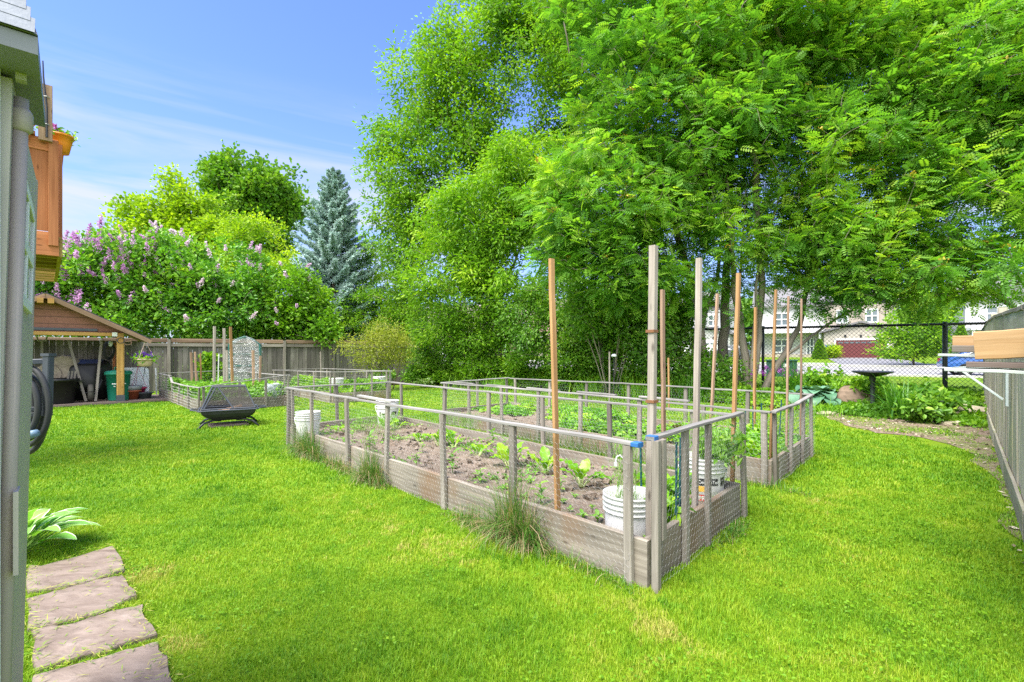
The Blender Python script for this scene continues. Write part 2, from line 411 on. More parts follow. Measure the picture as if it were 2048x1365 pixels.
# planting bed along the chain-link fence
CL0 = np.array([-3.9, 20.9, 0]); CL1 = np.array([11.95, 12.1, 0]); CLD = nrm(CL1 - CL0); CLN = np.array([CLD[1], -CLD[0], 0]) * 1.0   # CLN points into the yard
if CLN[1] > 0: CLN = -CLN
EDGE = [G(1960, 858)[:2], G(1880, 846)[:2], G(1780, 840)[:2], G(1690, 832)[:2], G(1600, 822)[:2], G(1450, 808)[:2], G(1300, 796)[:2], G(1150, 786)[:2], G(1000, 778)[:2], G(880, 771)[:2], G(800, 770)[:2]]
bo = EDGE + [np.array([-5.5, 19.8]), (CL0 + CLN * -.6)[:2], (CL1 + CLN * -.6)[:2]]
obj('planting_bed', blob_sheet(bo, .012), M['humus'], kind='structure', label='dark soil of the planting bed along the mesh fence')
pa = [G(1640, 832)[:2], G(1700, 826)[:2], G(1975, 846)[:2], G(2046, 1030)[:2], (np.array([3.2, 2.9])), G(2030, 1120)[:2], G(2000, 960)[:2], G(1935, 902)[:2], G(1850, 876)[:2], G(1740, 866)[:2]]
PATCH = np.array(pa)
obj('bare_soil', blob_sheet(pa, .007), M['bare_earth'], kind='structure', label='brown bare earth in front of the bird bath and along the fence')

m, nt, out = newmat('asphalt'); M['asphalt'] = m
n1 = noise(nt, coords(nt, 'pos'), 1.2, 6, .7); n2 = noise(nt, coords(nt, 'pos'), 45, 3, .7)
c = ramp(nt, n1, [(.3, (.20, .193, .187)), (.7, (.27, .26, .25))]); c = mixc(nt, .25, c, ramp(nt, n2, [(.3, (.22, .22, .22)), (.7, (.5, .5, .5))]))
principled(nt, out, c, .9, spec=.2)
M['concrete'] = plain('concrete', (.42, .405, .385), .9, var=.08, scale=3)
M['driveway'] = plain('driveway', (.19, .19, .20), .9, var=.1, scale=2)
ss = np.linspace(-70, 70, 57)
obj('street', sheet(lambda s, w: S(s, w, .006), ss, [33, 35, 38, 40, 42.3]), M['asphalt'], kind='structure', label='pale worn street beyond the mesh fence')
mk = MB()
for w_ in (32.85, 42.45):
    for s_ in np.arange(-70, 70, 3.0):
        a = S(s_, w_, .05); b = S(s_ + 2.98, w_, .05); mk.bar(a, b, .16, .14)
obj('kerb', mk, M['concrete'], kind='structure')
obj('sidewalk', sheet(lambda s, w: S(s, w, .012), ss, [45.4, 46.2, 46.9]), M['concrete'], kind='structure')
def drive(s0, s1, w0=42.5, w1=57.6):
    mb = sheet(lambda s, w: S(s, w, .024), np.linspace(s0, s1, 4), np.linspace(w0, w1, 12))
    obj('driveway', mb, M['driveway'], kind='structure')
drive(3.6, 9.1); drive(-20.5, -15.5); drive(21, 26); drive(-42, -37)

# ---------------------------------------------------------------- blades and leaves, many at once
def blades(P, az, lean, L, Wd, segs=2, curl=None, flat=0.0):
    """grass-like blades: (N,) arrays -> verts, list of face blocks. lean = tip offset fraction"""
    P = np.asarray(P, float); n = len(P)
    d = np.stack([np.cos(az), np.sin(az), np.zeros(n)], 1); sd = np.stack([-np.sin(az), np.cos(az), np.zeros(n)], 1)
    curl = np.ones(n) if curl is None else curl
    rows = []
    th0 = lean * .35; px = np.zeros(n); pz = np.zeros(n); th = th0.copy()
    for k in range(segs + 1):
        t = k / segs; w = Wd * (1 - t ** 1.6 * .98) * .5
        C = P + d * px[:, None] + ZZ * pz[:, None]
        if k < segs: rows.append((C - sd * w[:, None], C + sd * w[:, None]))
        else: rows.append((C,))
        px = px + np.sin(th) * L / segs; pz = pz + np.cos(th) * L / segs; th = th + lean * curl / segs * 1.3
    V = np.stack([r for q in rows for r in q], 1).reshape(-1, 3); m = 2 * segs + 1
    o = (np.arange(n) * m)[:, None]
    quads = np.concatenate([o + np.array([[2 * k, 2 * k + 1, 2 * k + 3, 2 * k + 2]]) for k in range(segs - 1)], 0) if segs > 1 else None
    tris = o + np.array([[2 * segs - 2, 2 * segs - 1, 2 * segs]])
    return V, quads, tris
def add_blades(mb, P, az, lean, L, Wd, tint, segs=2, curl=None):
    V, q, t = blades(P, az, lean, L, Wd, segs, curl); n = len(P)
    if q is not None:
        mb.add_big(V, q, np.tile(tint, segs - 1)); k = sum(len(b[0]) for b in mb.big[:-1])
        mb.add_big(np.zeros((0, 3)), t - len(V), tint)       # faces refer back into the block before
    else: mb.add_big(V, t, tint)
def leaves(P, D, Nn, L, Wd, tint, mb, shape='diamond', fold=.25):
    """leaf blades; P base, D along, Nn leaf normal"""
    D = nrm(D); S_ = nrm(np.cross(D, Nn)); Nn = np.cross(S_, D); n = len(P); L = L[:, None]; Wd = Wd[:, None]
    if shape == 'diamond':
        V = np.stack([P, P + D * L * .45 + S_ * Wd * .5 + Nn * Wd * fold, P + D * L - Nn * L * .12, P + D * L * .45 - S_ * Wd * .5 + Nn * Wd * fold], 1).reshape(-1, 3)
        o = (np.arange(n) * 4)[:, None]
        mb.add_big(V, np.concatenate([o + np.array([[0, 1, 2]]), o + np.array([[0, 2, 3]])]), np.tile(tint, 2))
    else:   # ovate: six corners, two quads folded on the midrib
        V = np.stack([P, P + D * L * .3 + S_ * Wd * .48 + Nn * Wd * fold, P + D * L * .68 + S_ * Wd * .36 + Nn * Wd * fold * .6, P + D * L - Nn * L * .1,
                      P + D * L * .68 - S_ * Wd * .36 + Nn * Wd * fold * .6, P + D * L * .3 - S_ * Wd * .48 + Nn * Wd * fold], 1).reshape(-1, 3)
        o = (np.arange(n) * 6)[:, None]
        mb.add_big(V, np.concatenate([o + np.array([[0, 1, 2, 3]]), o + np.array([[0, 3, 4, 5]])]), np.tile(tint, 2))
def pinnate(P, D, Nn, L, tint, mb, pairs=6, lw=.016, ll=.05, droop=.5):
    """compound leaves: a rachis of 2*pairs+1 leaflets"""
    D = nrm(D); S_ = nrm(np.cross(D, Nn)); Nn = np.cross(S_, D); n = len(P)
    for k in range(pairs + 1):
        t = .18 + .82 * k / pairs
        C = P + D * (L * t)[:, None] - Nn * (L * droop * t * t * .6)[:, None]
        dd = nrm(D - Nn * (droop * t)); s_ = 1.0 - .35 * abs(t - .5) * 2 * .8
        sides = (0,) if k == pairs else (-1, 1)
        for sg in sides:
            q = dd if sg == 0 else nrm(S_ * sg + dd * .42 - Nn * .12)
            leaves(C, q, Nn + S_ * sg * .15, np.full(n, ll * s_) * (L / L.mean()), np.full(n, lw * s_) * (L / L.mean()), tint, mb, 'quad4')
_leaves0 = leaves
def leaves(P, D, Nn, L, Wd, tint, mb, shape='diamond', fold=.25):
    if shape == 'quad4':
        D = nrm(D); S_ = nrm(np.cross(D, Nn)); n = len(P)
        V = np.stack([P, P + D * (L * .5)[:, None] + S_ * (Wd * .5)[:, None], P + D * L[:, None], P + D * (L * .5)[:, None] - S_ * (Wd * .5)[:, None]], 1).reshape(-1, 3)
        mb.add_big(V, (np.arange(n) * 4)[:, None] + np.array([[0, 1, 2, 3]]), tint)
    else: _leaves0(P, D, Nn, L, Wd, tint, mb, shape, fold)
def rdir(n, up=0.0):
    v = RNG.normal(size=(n, 3)); v[:, 2] += up; return nrm(v)

# ---------------------------------------------------------------- lawn grass (nobody could count it)
def inside(poly, P):
    x, y = P[:, 0], P[:, 1]; r = np.zeros(len(P), bool); q = np.asarray(poly)
    for i in range(len(q)):
        a, b = q[i], q[i - 1]
        c = ((a[1] > y) != (b[1] > y)) & (x < (b[0] - a[0]) * (y - a[1]) / (b[1] - a[1] + 1e-12) + a[0]); r ^= c
    return r
BEDS = {}
def bedc(name, A, B, C, D): BEDS[name] = [np.array(p, float) for p in (A, B, C, D)]
bedc('front', (.74, 2.68), (-3.16, 6.89), (-2.03, 8.20), (1.80, 3.86))
bedc('middle', (2.51, 4.74), (-1.28, 8.97), (-.05, 10.35), (3.75, 6.15))
bedc('far_left', (-6.58, 10.36), (-10.1, 14.05), (-8.9, 15.55), (-5.40, 11.9))
bedc('far_right', (-4.54, 12.4), (-7.75, 15.9), (-6.6, 16.9), (-3.32, 13.45))
STONES = [[(52, 1140), (60, 1147), (232, 1098), (252, 1145), (205, 1165), (130, 1182), (52, 1192)],
          [(54, 1206), (130, 1185), (215, 1163), (246, 1158), (272, 1200), (200, 1235), (120, 1255), (54, 1270)],
          [(62, 1268), (140, 1258), (225, 1230), (282, 1218), (310, 1277), (240, 1300), (150, 1326), (66, 1352)],
          [(66, 1362), (150, 1340), (245, 1313), (316, 1294), (345, 1360), (380, 1450), (70, 1560), (60, 1480)]]
STONES_W = [np.array([G(*p)[:2] for p in s]) for s in STONES]
LAWN_TIP = np.array([[-13, 9.6], [-9.9, 12.6], [-8.9, 12.9], [-6, 17.5], [-3.3, 19.4]] + [list(p) for p in EDGE[::-1]] + [[11.3, 11.6], [3.0, 2.4], [2.5, .8], [-2.5, .8], [-6, 2], [-13, 8]])
def lawn_points(y0, y1, dens, lim=1.25):
    out = []
    A = (y1 ** 2 - y0 ** 2) * lim; n = int(A * dens)
    Y = np.sqrt(RNG.uniform(y0 ** 2, y1 ** 2, n)); X = Y * RNG.uniform(-lim, lim, n)
    P = np.stack([X, Y], 1); k = inside(LAWN_TIP, P)
    for b in BEDS.values(): k &= ~inside(b, P)
    for s in STONES_W: k &= ~inside(s, P)
    thin = inside(PATCH, P + (np.stack([fbm(P, 2.1, 51), fbm(P, 2.1, 57)], 1) - .5) * 1.1) & (RNG.random(n) < .30 + .68 * (fbm(P, 1.6, 3) > .47)); k &= ~thin
    return P[k]
gm = MB()
for (y0, y1, dens, L0, w0) in ((1.2, 2.9, 22000, .032, .0030), (2.9, 4.6, 9000, .034, .0048), (4.6, 7.5, 3000, .036, .0095), (7.5, 12, 1100, .038, .018), (12, 22, 420, .04, .032)):
    P = lawn_points(y0, y1, dens); n = len(P)
    big = fbm(P, .55, 21); mid = fbm(P, 2.6, 4); fine = fbm(P, 9, 8)
    # long tufts along the edges of the beds, thinner yellow patches elsewhere
    t = .41 + (big - .5) * .30 + (mid - .5) * .55 + (fine - .5) * .55 + RNG.normal(0, .11, n)
    for (cx, cy_, rr) in ((1325, 1225, .28), (780, 1065, .42), (860, 1100, .3), (700, 1010, .4), (1640, 1010, .35), (295, 1150, .16), (330, 1290, .14), (1310, 1290, .2), (950, 1120, .35)):
        q = G(cx, cy_)[:2]; t = t + .34 * np.exp(-(((P - q) ** 2).sum(1)) / rr ** 2) * (.1 + 1.7 * (fbm(P, 7, 33) > .47) * fbm(P, 15, 35))
    H = L0 * .85 * (.6 + .8 * fbm(P, 5, 2)) * RNG.uniform(.6, 1.35, n) * (1 + .35 * (fbm(P, 1.4, 9) > .58))
    P3 = np.concatenate([P, np.full((n, 1), -.003)], 1)
    add_blades(gm, P3, RNG.uniform(0, 6.283, n), RNG.uniform(.2, 1.2, n), H, w0 * RNG.uniform(.7, 1.3, n), np.clip(t, 0, 1), 2)
M['lawn_grass'] = leafmat('lawn_grass', [(.058, .17, .010), (.125, .285, .012), (.215, .365, .014), (.32, .41, .025), (.47, .42, .12)], trans=.3, rough=.5, spec=.25)
obj('grass', gm, M['lawn_grass'], kind='stuff', label='short mown grass blades covering the lawn')

# clover and broad weeds in the lawn, clippings on the stones
P = np.concatenate([lawn_points(1.3, 4.5, 700), lawn_points(4.5, 9, 120)]); P = P[RNG.random(len(P)) < .12 + .75 * np.clip((fbm(P, 2.1, 61) - .55) * 6, 0, 1)]; P = np.repeat(P, 3, 0); n = len(P); P = P + RNG.normal(0, .012, P.shape); P3 = np.concatenate([P, RNG.uniform(.018, .038, (n, 1))], 1)
mb = MB(); L_ = RNG.uniform(.008, .018, n); leaves(P3, nrm(RNG.normal(size=(n, 3)) * [1, 1, .3]), nrm(RNG.normal(size=(n, 3)) * .4 + [0, 0, 1]), L_, L_ * .8, np.clip(RNG.normal(.35, .2, n), 0, 1), mb, 'ovate', .1)
M['clover'] = leafmat('clover', [(.08, .20, .010), (.14, .28, .012), (.22, .36, .02)], trans=.25, spec=.15); obj('clover', mb, M['clover'], kind='stuff', label='clover and small weeds among the grass')
P = []
for sw_ in STONES_W:
    for a, b in zip(sw_, np.roll(sw_, -1, 0)):
        k = int(np.linalg.norm(b - a) * 150); P.append(a + (b - a) * RNG.random((k, 1)) + RNG.normal(0, .022, (k, 2)))
    P.append(sw_.mean(0) + RNG.normal(0, .12, (40, 2)))
P = np.concatenate(P); n = len(P); P3 = np.concatenate([P, RNG.uniform(.030, .040, (n, 1))], 1); mb = MB(); L_ = RNG.uniform(.015, .06, n)
leaves(P3, nrm(RNG.normal(size=(n, 3)) * [1, 1, .08]), nrm(RNG.normal(size=(n, 3)) * .3 + [0, 0, 1]), L_, np.full(n, .0035), np.clip(RNG.normal(.6, .3, n), 0, 1), mb, 'quad4'); obj('grass_clippings', mb, M['lawn_grass'], kind='stuff', label='dry grass clippings along the flagstones')
# chips and crumbs of earth on the bare patch
P = RNG.uniform(PATCH.min(0), PATCH.max(0), (9000, 2)); P = P[inside(PATCH, P)][:3200]; P = np.concatenate([P, RNG.uniform(.008, .02, (len(P), 1))], 1)
mb = MB(); n = len(P); L_ = RNG.uniform(.015, .07, n); leaves(P, nrm(RNG.normal(size=(n, 3)) * [1, 1, .15]), nrm(RNG.normal(size=(n, 3)) * .4 + [0, 0, 1]), L_, L_ * RNG.uniform(.25, .7, n), RNG.random(n), mb, 'quad4')
M['litter'] = leafmat('litter', [(.07, .045, .03), (.19, .13, .085), (.36, .29, .21), (.50, .43, .34)], trans=.05)
obj('leaf_litter', mb, M['litter'], kind='stuff', label='dry chips and leaf litter on the bare earth')

# ---------------------------------------------------------------- trees
class Tree:
    def __init__(s, roots):
        """roots: list of polylines (points, trunk paths)"""
        s.p = []; s.par = []; s.fr = []; s.ri = []
        for ri, path in enumerate(roots):
            path = np.asarray(path, float); d = []
            for a, b in zip(path[:-1], path[1:]):
                k = max(1, int(np.linalg.norm(b - a) / .35))
                for i in range(k): d.append(a + (b - a) * i / k)
            d.append(path[-1]); prev = -1
            for i, q in enumerate(d):
                w = (RNG.normal(0, .02, 3) if 0 < i < len(d) - 1 else 0)
                s.p.append(q + w); s.par.append(prev); s.fr.append(i / max(1, len(d) - 1)); s.ri.append(ri); prev = len(s.p) - 1
        s.nroot = len(s.p)
    def grow(s, tips, step=.45, sag=.0, upbias=.7):
        tips = np.asarray(tips, float); P = np.array(s.p)
        d = np.array([np.min(((P - t) ** 2).sum(1)) for t in tips]); order = np.argsort(d)
        cap = len(P) + len(tips) * 30; buf = np.zeros((cap, 3)); buf[:len(P)] = P; n = len(P); s.tips = []; s.tdir = []
        depth = np.zeros(cap)
        for i in order:
            t = tips[i]; v = buf[:n] - t; dist = np.sqrt((v ** 2).sum(1)) + 1e-6
            cost = dist * (1 + upbias * np.clip(v[:, 2] / dist + .15, 0, 1)) + depth[:n] * .12
            j = int(np.argmin(cost)); a = buf[j].copy(); L = dist[j]; k = max(2, int(L / step)); prev = j
            off = RNG.normal(0, .06 * L, 3); off[2] = abs(off[2]) * .7 + .05 * L
            for q in range(1, k + 1):
                f = q / k; pt = a + (t - a) * f + off * (4 * f * (1 - f)) * .5
                if n >= cap: break
                buf[n] = pt; s.par.append(prev); depth[n] = depth[prev] + L / k; prev = n; n += 1
            s.tips.append(prev); s.tdir.append(nrm(t - buf[s.par[prev]]))
        s.P = buf[:n]; s.par = np.array(s.par); s.tips = np.array(s.tips); s.tdir = np.array(s.tdir)
    def radii(s, tip=.006, ex=2.35, rmax=.2):
        n = len(s.P); a = np.zeros(n); kids = np.zeros(n, int)
        for i in range(n - 1, -1, -1):
            if kids[i] == 0: a[i] = tip ** ex
            if s.par[i] >= 0: a[s.par[i]] += a[i]; kids[s.par[i]] += 1
        # children always come after their parents
        r = a ** (1 / ex); s.r = np.minimum(r * min(1.0, rmax / max(r.max(), 1e-6)) if r.max() > rmax else r, rmax); return s.r
    def floor(s, rf):
        k = len(s.fr); rf = np.array([rf[i] if hasattr(rf, '__len__') else rf for i in s.ri]); s.r[:k] = np.maximum(s.r[:k], rf * (1 - .85 * np.array(s.fr)) * np.where(np.array(s.fr) < .04, 1.25, 1))
    def wood(s, thin=.011):
        """two builders: trunk with limbs, twigs"""
        kids = {}
        for i, p in enumerate(s.par):
            if p >= 0: kids.setdefault(p, []).append(i)
        big = MB(); P0, P1, RR = [], [], []
        done = np.zeros(len(s.P), bool)
        def chain(i, start):
            pts = [s.P[start]] if start >= 0 else []; rr = [min(s.r[start], s.r[i] * 1.15)] if start >= 0 else []
            while True:
                pts.append(s.P[i]); rr.append(s.r[i]); done[i] = True
                ks = kids.get(i, [])
                ks = [k for k in ks if s.r[k] >= thin]
                if not ks: break
                ks.sort(key=lambda k: -s.r[k])
                stack.extend((k, i) for k in ks[1:]); i = ks[0]
            if len(pts) > 1: big.tube(pts, rr, n=9 if max(rr) > .05 else (6 if max(rr) > .02 else 4), cap=True)
        stack = [(i, -1) for i in range(len(s.P)) if s.par[i] < 0]
        while stack: i, st = stack.pop(); chain(i, st)
        a = np.array([i for i in range(len(s.P)) if s.par[i] >= 0 and not done[i]])
        tw = MB()
        if len(a):
            P = s.P[s.par[a]]; Q = s.P[a]; r = float(np.median(s.r[a]))
            tw.segs(P, Q, max(r, .004))
        return big, tw
def envelope(ells, n, seed=0, gap=.42, gscale=.55, shell=.6, keep=None):
    """tips inside a union of ellipsoids (cx,cy,cz,rx,ry,rz), thinned by noise so gaps stay open"""
    E = np.array(ells, float); vol = E[:, 3] * E[:, 4] * E[:, 5]; out = []
    while sum(len(o) for o in out) < n:
        k = RNG.choice(len(E), n * 2, p=vol / vol.sum())
        d = rdir(n * 2); r = RNG.random(n * 2) ** (1 / 3); r = np.where(RNG.random(n * 2) < shell, np.maximum(r, RNG.random(n * 2) ** .2), r)
        r = r * (.66 + .66 * fbm(d * 1.9 + k[:, None] * 3.1, 1.0, seed, 2))
        P = E[k, :3] + d * r[:, None] * E[k, 3:]
        ok = fbm(P, gscale, seed + 5, 2) > gap
        if keep is not None: ok &= keep(P)
        out.append(P[ok])
    return np.concatenate(out)[:n]
def spray(T, per, spread, along=.5, droop=.0):
    """leaf base points and directions about the twig ends"""
    n = len(T.tips); idx = np.repeat(np.arange(n), per); m = len(idx)
    tip = T.P[T.tips[idx]]; td = T.tdir[idx]
    back = RNG.random(m) ** .8 * along
    off = RNG.normal(0, 1, (m, 3)) * spread; off[:, 2] *= .7
    P = tip - td * back[:, None] + off; P[:, 2] -= droop * RNG.random(m)
    D = nrm(nrm(off) * .8 + td * .6 + RNG.normal(0, .35, (m, 3)))
    return P, D, idx
M['bark_grey'] = wood('bark_grey', (.16, .135, .105), (.38, .33, .265), knots=False)
M['bark_brown'] = wood('bark_brown', (.13, .095, .065), (.30, .235, .17), knots=False)
M['bark_pale'] = wood('bark_pale', (.22, .18, .13), (.42, .36, .28), knots=False)
def tree(name, label, cat, roots, ells, ntips, leaf, per, spread, lm, bark='bark_grey', gap=.42, gscale=.55, shell=.6, tip=.006, rmax=.2, along=.5, droop=0, seed=0, group=None, step=.45, upbias=.7, keep=None, drop_dir=.0, extra=None, rf=0):
    base = np.array(roots[0][0], float)
    T = Tree(roots); T.grow(envelope(ells, ntips, seed, gap, gscale, shell, keep), step=step, upbias=upbias); T.radii(tip, rmax=rmax)
    if rf: T.floor(rf)
    t = thing(name, label, cat, base, group)
    big, tw = T.wood(max(.010, tip * 1.5)); big.big += tw.big; obj('trunk', big, M[bark], t, smooth=True)
    P, D, idx = spray(T, per, spread, along, droop); D[:, 2] -= drop_dir; D = nrm(D); n = len(P)
    cl = RNG.random(len(T.tips)); tint = np.clip((.54 if leaf[0] == 'pinnate' else .45) + (cl[idx] - .5) * .45 + (fbm(P, .7, seed + 9) - .5) * .9 + RNG.normal(0, .13, n), 0, 1)
    cm_ = MB(); kind, L, w = leaf[:3]; Nn = rdir(n, 2.0 if kind == 'pinnate' else 1.3)
    if kind == 'pinnate': D = nrm(D * [1, 1, .6] - [0, 0, .10])
    Ls = L * RNG.uniform(.7, 1.25, n)
    if kind == 'pinnate': pinnate(P, D, Nn, Ls, tint, cm_, pairs=leaf[3], lw=w, ll=leaf[4], droop=leaf[5])
    else: leaves(P, D, Nn, Ls, w * Ls / L, tint, cm_, kind, .2)
    obj('crown', cm_, M[lm] if isinstance(lm, str) else lm, t)
    if extra: extra(t, T, P, idx)
    return t
def E(px, py, Y, rx, ry, rd): c = W(px, py, Y); return (c[0], c[1], c[2], rx * Y / F, rd, ry * Y / F)
def base(px, Y): return np.array([(px - CX) / F * Y, Y, 0.0])
def path(b, *pts): return [b] + [np.array(p, float) for p in pts]
M['rowan_leaf'] = leafmat('rowan_leaf', [(.065, .19, .03), (.12, .29, .04), (.20, .39, .042), (.36, .50, .05)], trans=.48, rough=.5, spec=.3)
M['rowan_fruit'] = leafmat('rowan_fruit', [(.40, .30, .03), (.52, .36, .04)], trans=.2)
M['ash_leaf'] = leafmat('ash_leaf', [(.09, .23, .016), (.16, .33, .018), (.25, .43, .02), (.38, .52, .035)], trans=.45, spec=.3)
M['ash_light'] = leafmat('ash_light', [(0.098, 0.234, 0.018), (0.182, 0.364, 0.021), (0.299, 0.494, 0.026), (0.468, 0.598, 0.052)], trans=.45, spec=.3)
M['lilac_leaf'] = leafmat('lilac_leaf', [(.06, .19, .024), (.12, .31, .028), (.22, .44, .03), (.40, .56, .06)], trans=.32, spec=.45, rough=.4)
M['lilac_flower'] = leafmat('lilac_flower', [(.46, .18, .48), (.60, .31, .60), (.72, .48, .70)], trans=.3, tcol=(1.1, 1, 1.1))
M['lilac_faded'] = leafmat('lilac_faded', [(.58, .38, .58), (.74, .55, .70), (.82, .70, .76)], trans=.3, tcol=(1.1, 1, 1.1))
M['maple_dark'] = leafmat('maple_dark', [(0.061, 0.176, 0.016), (0.108, 0.257, 0.019), (0.189, 0.351, 0.024), (0.297, 0.432, 0.054)], trans=.35, spec=.4)
M['yellow_leaf'] = leafmat('yellow_leaf', [(0.175, 0.312, 0.015), (0.288, 0.438, 0.018), (0.425, 0.562, 0.022), (0.600, 0.675, 0.037)], trans=.45)
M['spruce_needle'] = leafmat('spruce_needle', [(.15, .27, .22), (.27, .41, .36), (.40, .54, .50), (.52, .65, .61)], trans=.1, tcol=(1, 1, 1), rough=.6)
M['shrub_dark'] = leafmat('shrub_dark', [(.06, .17, .02), (.11, .26, .024), (.18, .36, .028), (.30, .46, .04)], trans=.35, spec=.4)
M['shrub_mid'] = leafmat('shrub_mid', [(.08, .21, .016), (.14, .31, .018), (.22, .41, .02), (.34, .52, .03)], trans=.4, spec=.35)
M['spirea_leaf'] = leafmat('spirea_leaf', [(.14, .19, .02), (.23, .28, .03), (.32, .36, .045), (.42, .40, .07)], trans=.4)

# --- rowans over the mesh fence on the right
def bare(x0, x1, y1, z0, z1, p):
    return lambda P: ~((P[:, 0] > x0) & (P[:, 0] < x1) & (P[:, 1] < y1) & (P[:, 2] > z0) & (P[:, 2] < z1) & (RNG.random(len(P)) < p))
def rowan_extra(nb):
    def fn(t, T, P, idx):
        k = RNG.choice(len(T.tips), nb); q = np.repeat(T.P[T.tips[k]] + [0, 0, .08], 16, 0)
        q = q + RNG.normal(0, 1, q.shape) * [.055, .055, .022]; mb = MB()
        leaves(q, rdir(len(q), .8), rdir(len(q)), np.full(len(q), .05), np.full(len(q), .045), RNG.random(len(q)), mb, 'quad4')
        obj('fruit_clusters', mb, M['rowan_fruit'], t, kind='stuff')
    return fn
b1 = base(1403, 13.9); b2 = base(1498, 13.3); b3 = base(1447, 14.2)
tree('rowan_tree', 'leafy rowan with a bare forked trunk just behind the pale stakes, first from the left', 'tree',
     [path(b1, b1 + [.05, 0, 1.4], b1 + [-.05, 0, 2.6], b1 + [-.5, .2, 4.2], b1 + [-1.0, .2, 6]), path(b1 + [-.02, 0, 2.0], b1 + [.5, .1, 3.4], b1 + [.8, .4, 5.2])],
     [E(1240, 430, 13.3, 180, 170, 1.8), E(1330, 200, 13.8, 190, 170, 2.2), E(1270, -40, 14.2, 200, 160, 2.0), E(1150, 500, 12.9, 95, 90, 1.1), E(1400, 430, 13.0, 120, 130, 1.4), E(1340, 560, 13.0, 100, 70, 1.0), E(1180, 430, 13.2, 110, 110, 1.3), E(1290, 500, 13.0, 110, 80, 1.2)],
     1250, ('pinnate', .28, .047, 5, .096, .5), 20, .17, 'rowan_leaf', bark='bark_grey', gap=.34, gscale=1.1, shell=.5, tip=.007, rmax=.15, along=.5, drop_dir=.03, seed=3, keep=bare(4.4, 7.0, 13.9, 2.3, 6.2, .75), rf=[.14, .09], extra=rowan_extra(90))
tree('rowan_tree', 'big multi-stemmed rowan whose grey stems fan out from one base behind the middle stakes', 'tree',
     [path(b2, b2 + [-.1, 0, 1.2], b2 + [-.35, .1, 3], b2 + [-.5, .1, 5.2], b2 + [-.6, .2, 7.5]), path(b2 + [.12, .05, 0], b2 + [.2, 0, 1.3], b2 + [.35, 0, 3.2], b2 + [.3, .2, 5.6], b2 + [.2, .2, 8]),
      path(b2 + [.2, -.1, 0], b2 + [.75, -.1, 1.0], b2 + [1.35, 0, 2.0], b2 + [1.75, .1, 3.6], b2 + [2.1, .2, 5.6]), path(b2 + [-.15, .12, 0], b2 + [-.25, .2, 1.6], b2 + [-.1, .3, 3.6], b2 + [.05, .3, 6]),
      path(b2 + [.03, -.12, 0], b2 + [.02, -.2, 1.5], b2 + [.1, -.3, 3.4], b2 + [.6, -.4, 5.4]), path(b2 + [.85, -.1, 1.15], b2 + [1.9, -.2, 1.95], b2 + [2.8, -.2, 2.5], b2 + [3.6, -.2, 3.2])],
     [E(1480, 330, 13.2, 190, 190, 1.9), E(1560, 60, 13.4, 230, 170, 2.2), E(1680, 350, 12.6, 170, 175, 1.7), E(1500, -160, 13.6, 260, 130, 2.2), E(1730, 500, 12.0, 110, 85, 1.1), E(1540, 520, 13.2, 120, 70, 1.2), E(1760, 120, 13, 170, 170, 2), E(1600, 545, 12.6, 150, 75, 1.2), E(1730, 570, 11.9, 110, 55, 1.0), E(1450, 570, 13, 90, 60, 1), E(1640, 470, 12.8, 120, 90, 1.3), E(1790, 470, 12.2, 120, 90, 1.2)],
     2100, ('pinnate', .28, .047, 5, .096, .5), 20, .17, 'rowan_leaf', bark='bark_grey', gap=.34, gscale=1.1, shell=.5, tip=.007, rmax=.16, along=.5, drop_dir=.03, seed=8, keep=bare(5.2, 7.4, 13.6, 2.4, 7.0, .82), rf=[.12, .085, .105, .07, .075, .04], extra=rowan_extra(180))
tree('rowan_tree', 'stout straight rowan trunk between the forked trunk and the fan of stems', 'tree',
     [path(b3, b3 + [.02, 0, 1.6], b3 + [.1, .1, 3.2], b3 + [.3, .2, 5.5], b3 + [.2, .2, 8.5])],
     [E(1420, 330, 14.4, 120, 160, 1.3), E(1440, 60, 14.6, 150, 190, 1.6)],
     420, ('pinnate', .28, .047, 5, .096, .5), 20, .17, 'rowan_leaf', bark='bark_grey', gap=.34, gscale=1.1, tip=.007, rmax=.17, along=.5, drop_dir=.03, seed=13, keep=bare(5, 7.4, 14.6, 2.4, 6.5, .75), rf=.165, extra=rowan_extra(30))
b4 = base(2150, 12.0)
tree('rowan_tree', 'neighbouring rowan reaching in over the grey board fence at the right edge', 'tree',
     [path(b4, b4 + [-.1, 0, 1.6], b4 + [-.5, 0, 3.2], b4 + [-.8, 0, 5.4], b4 + [-1, 0, 8]), path(b4 + [-.1, 0, 1.7], b4 + [-1.3, -.1, 2.2], b4 + [-2.3, -.2, 2.75], b4 + [-3.0, -.2, 3.3])],
     [E(1960, 420, 11.6, 170, 165, 1.6), E(1980, 130, 12, 180, 180, 2), E(1930, 545, 11.0, 125, 62, 1.0), E(2120, 250, 12, 190, 220, 2), E(1830, 260, 12.2, 110, 140, 1.4), E(2050, -90, 12.4, 230, 110, 2), E(1850, 560, 11.5, 90, 55, .9), E(2010, 560, 10.5, 80, 45, .8)],
     1350, ('pinnate', .28, .047, 5, .096, .5), 20, .17, 'rowan_leaf', bark='bark_grey', gap=.34, gscale=1.1, tip=.007, rmax=.15, along=.5, drop_dir=.03, seed=23, rf=[.13, .055], extra=rowan_extra(130))
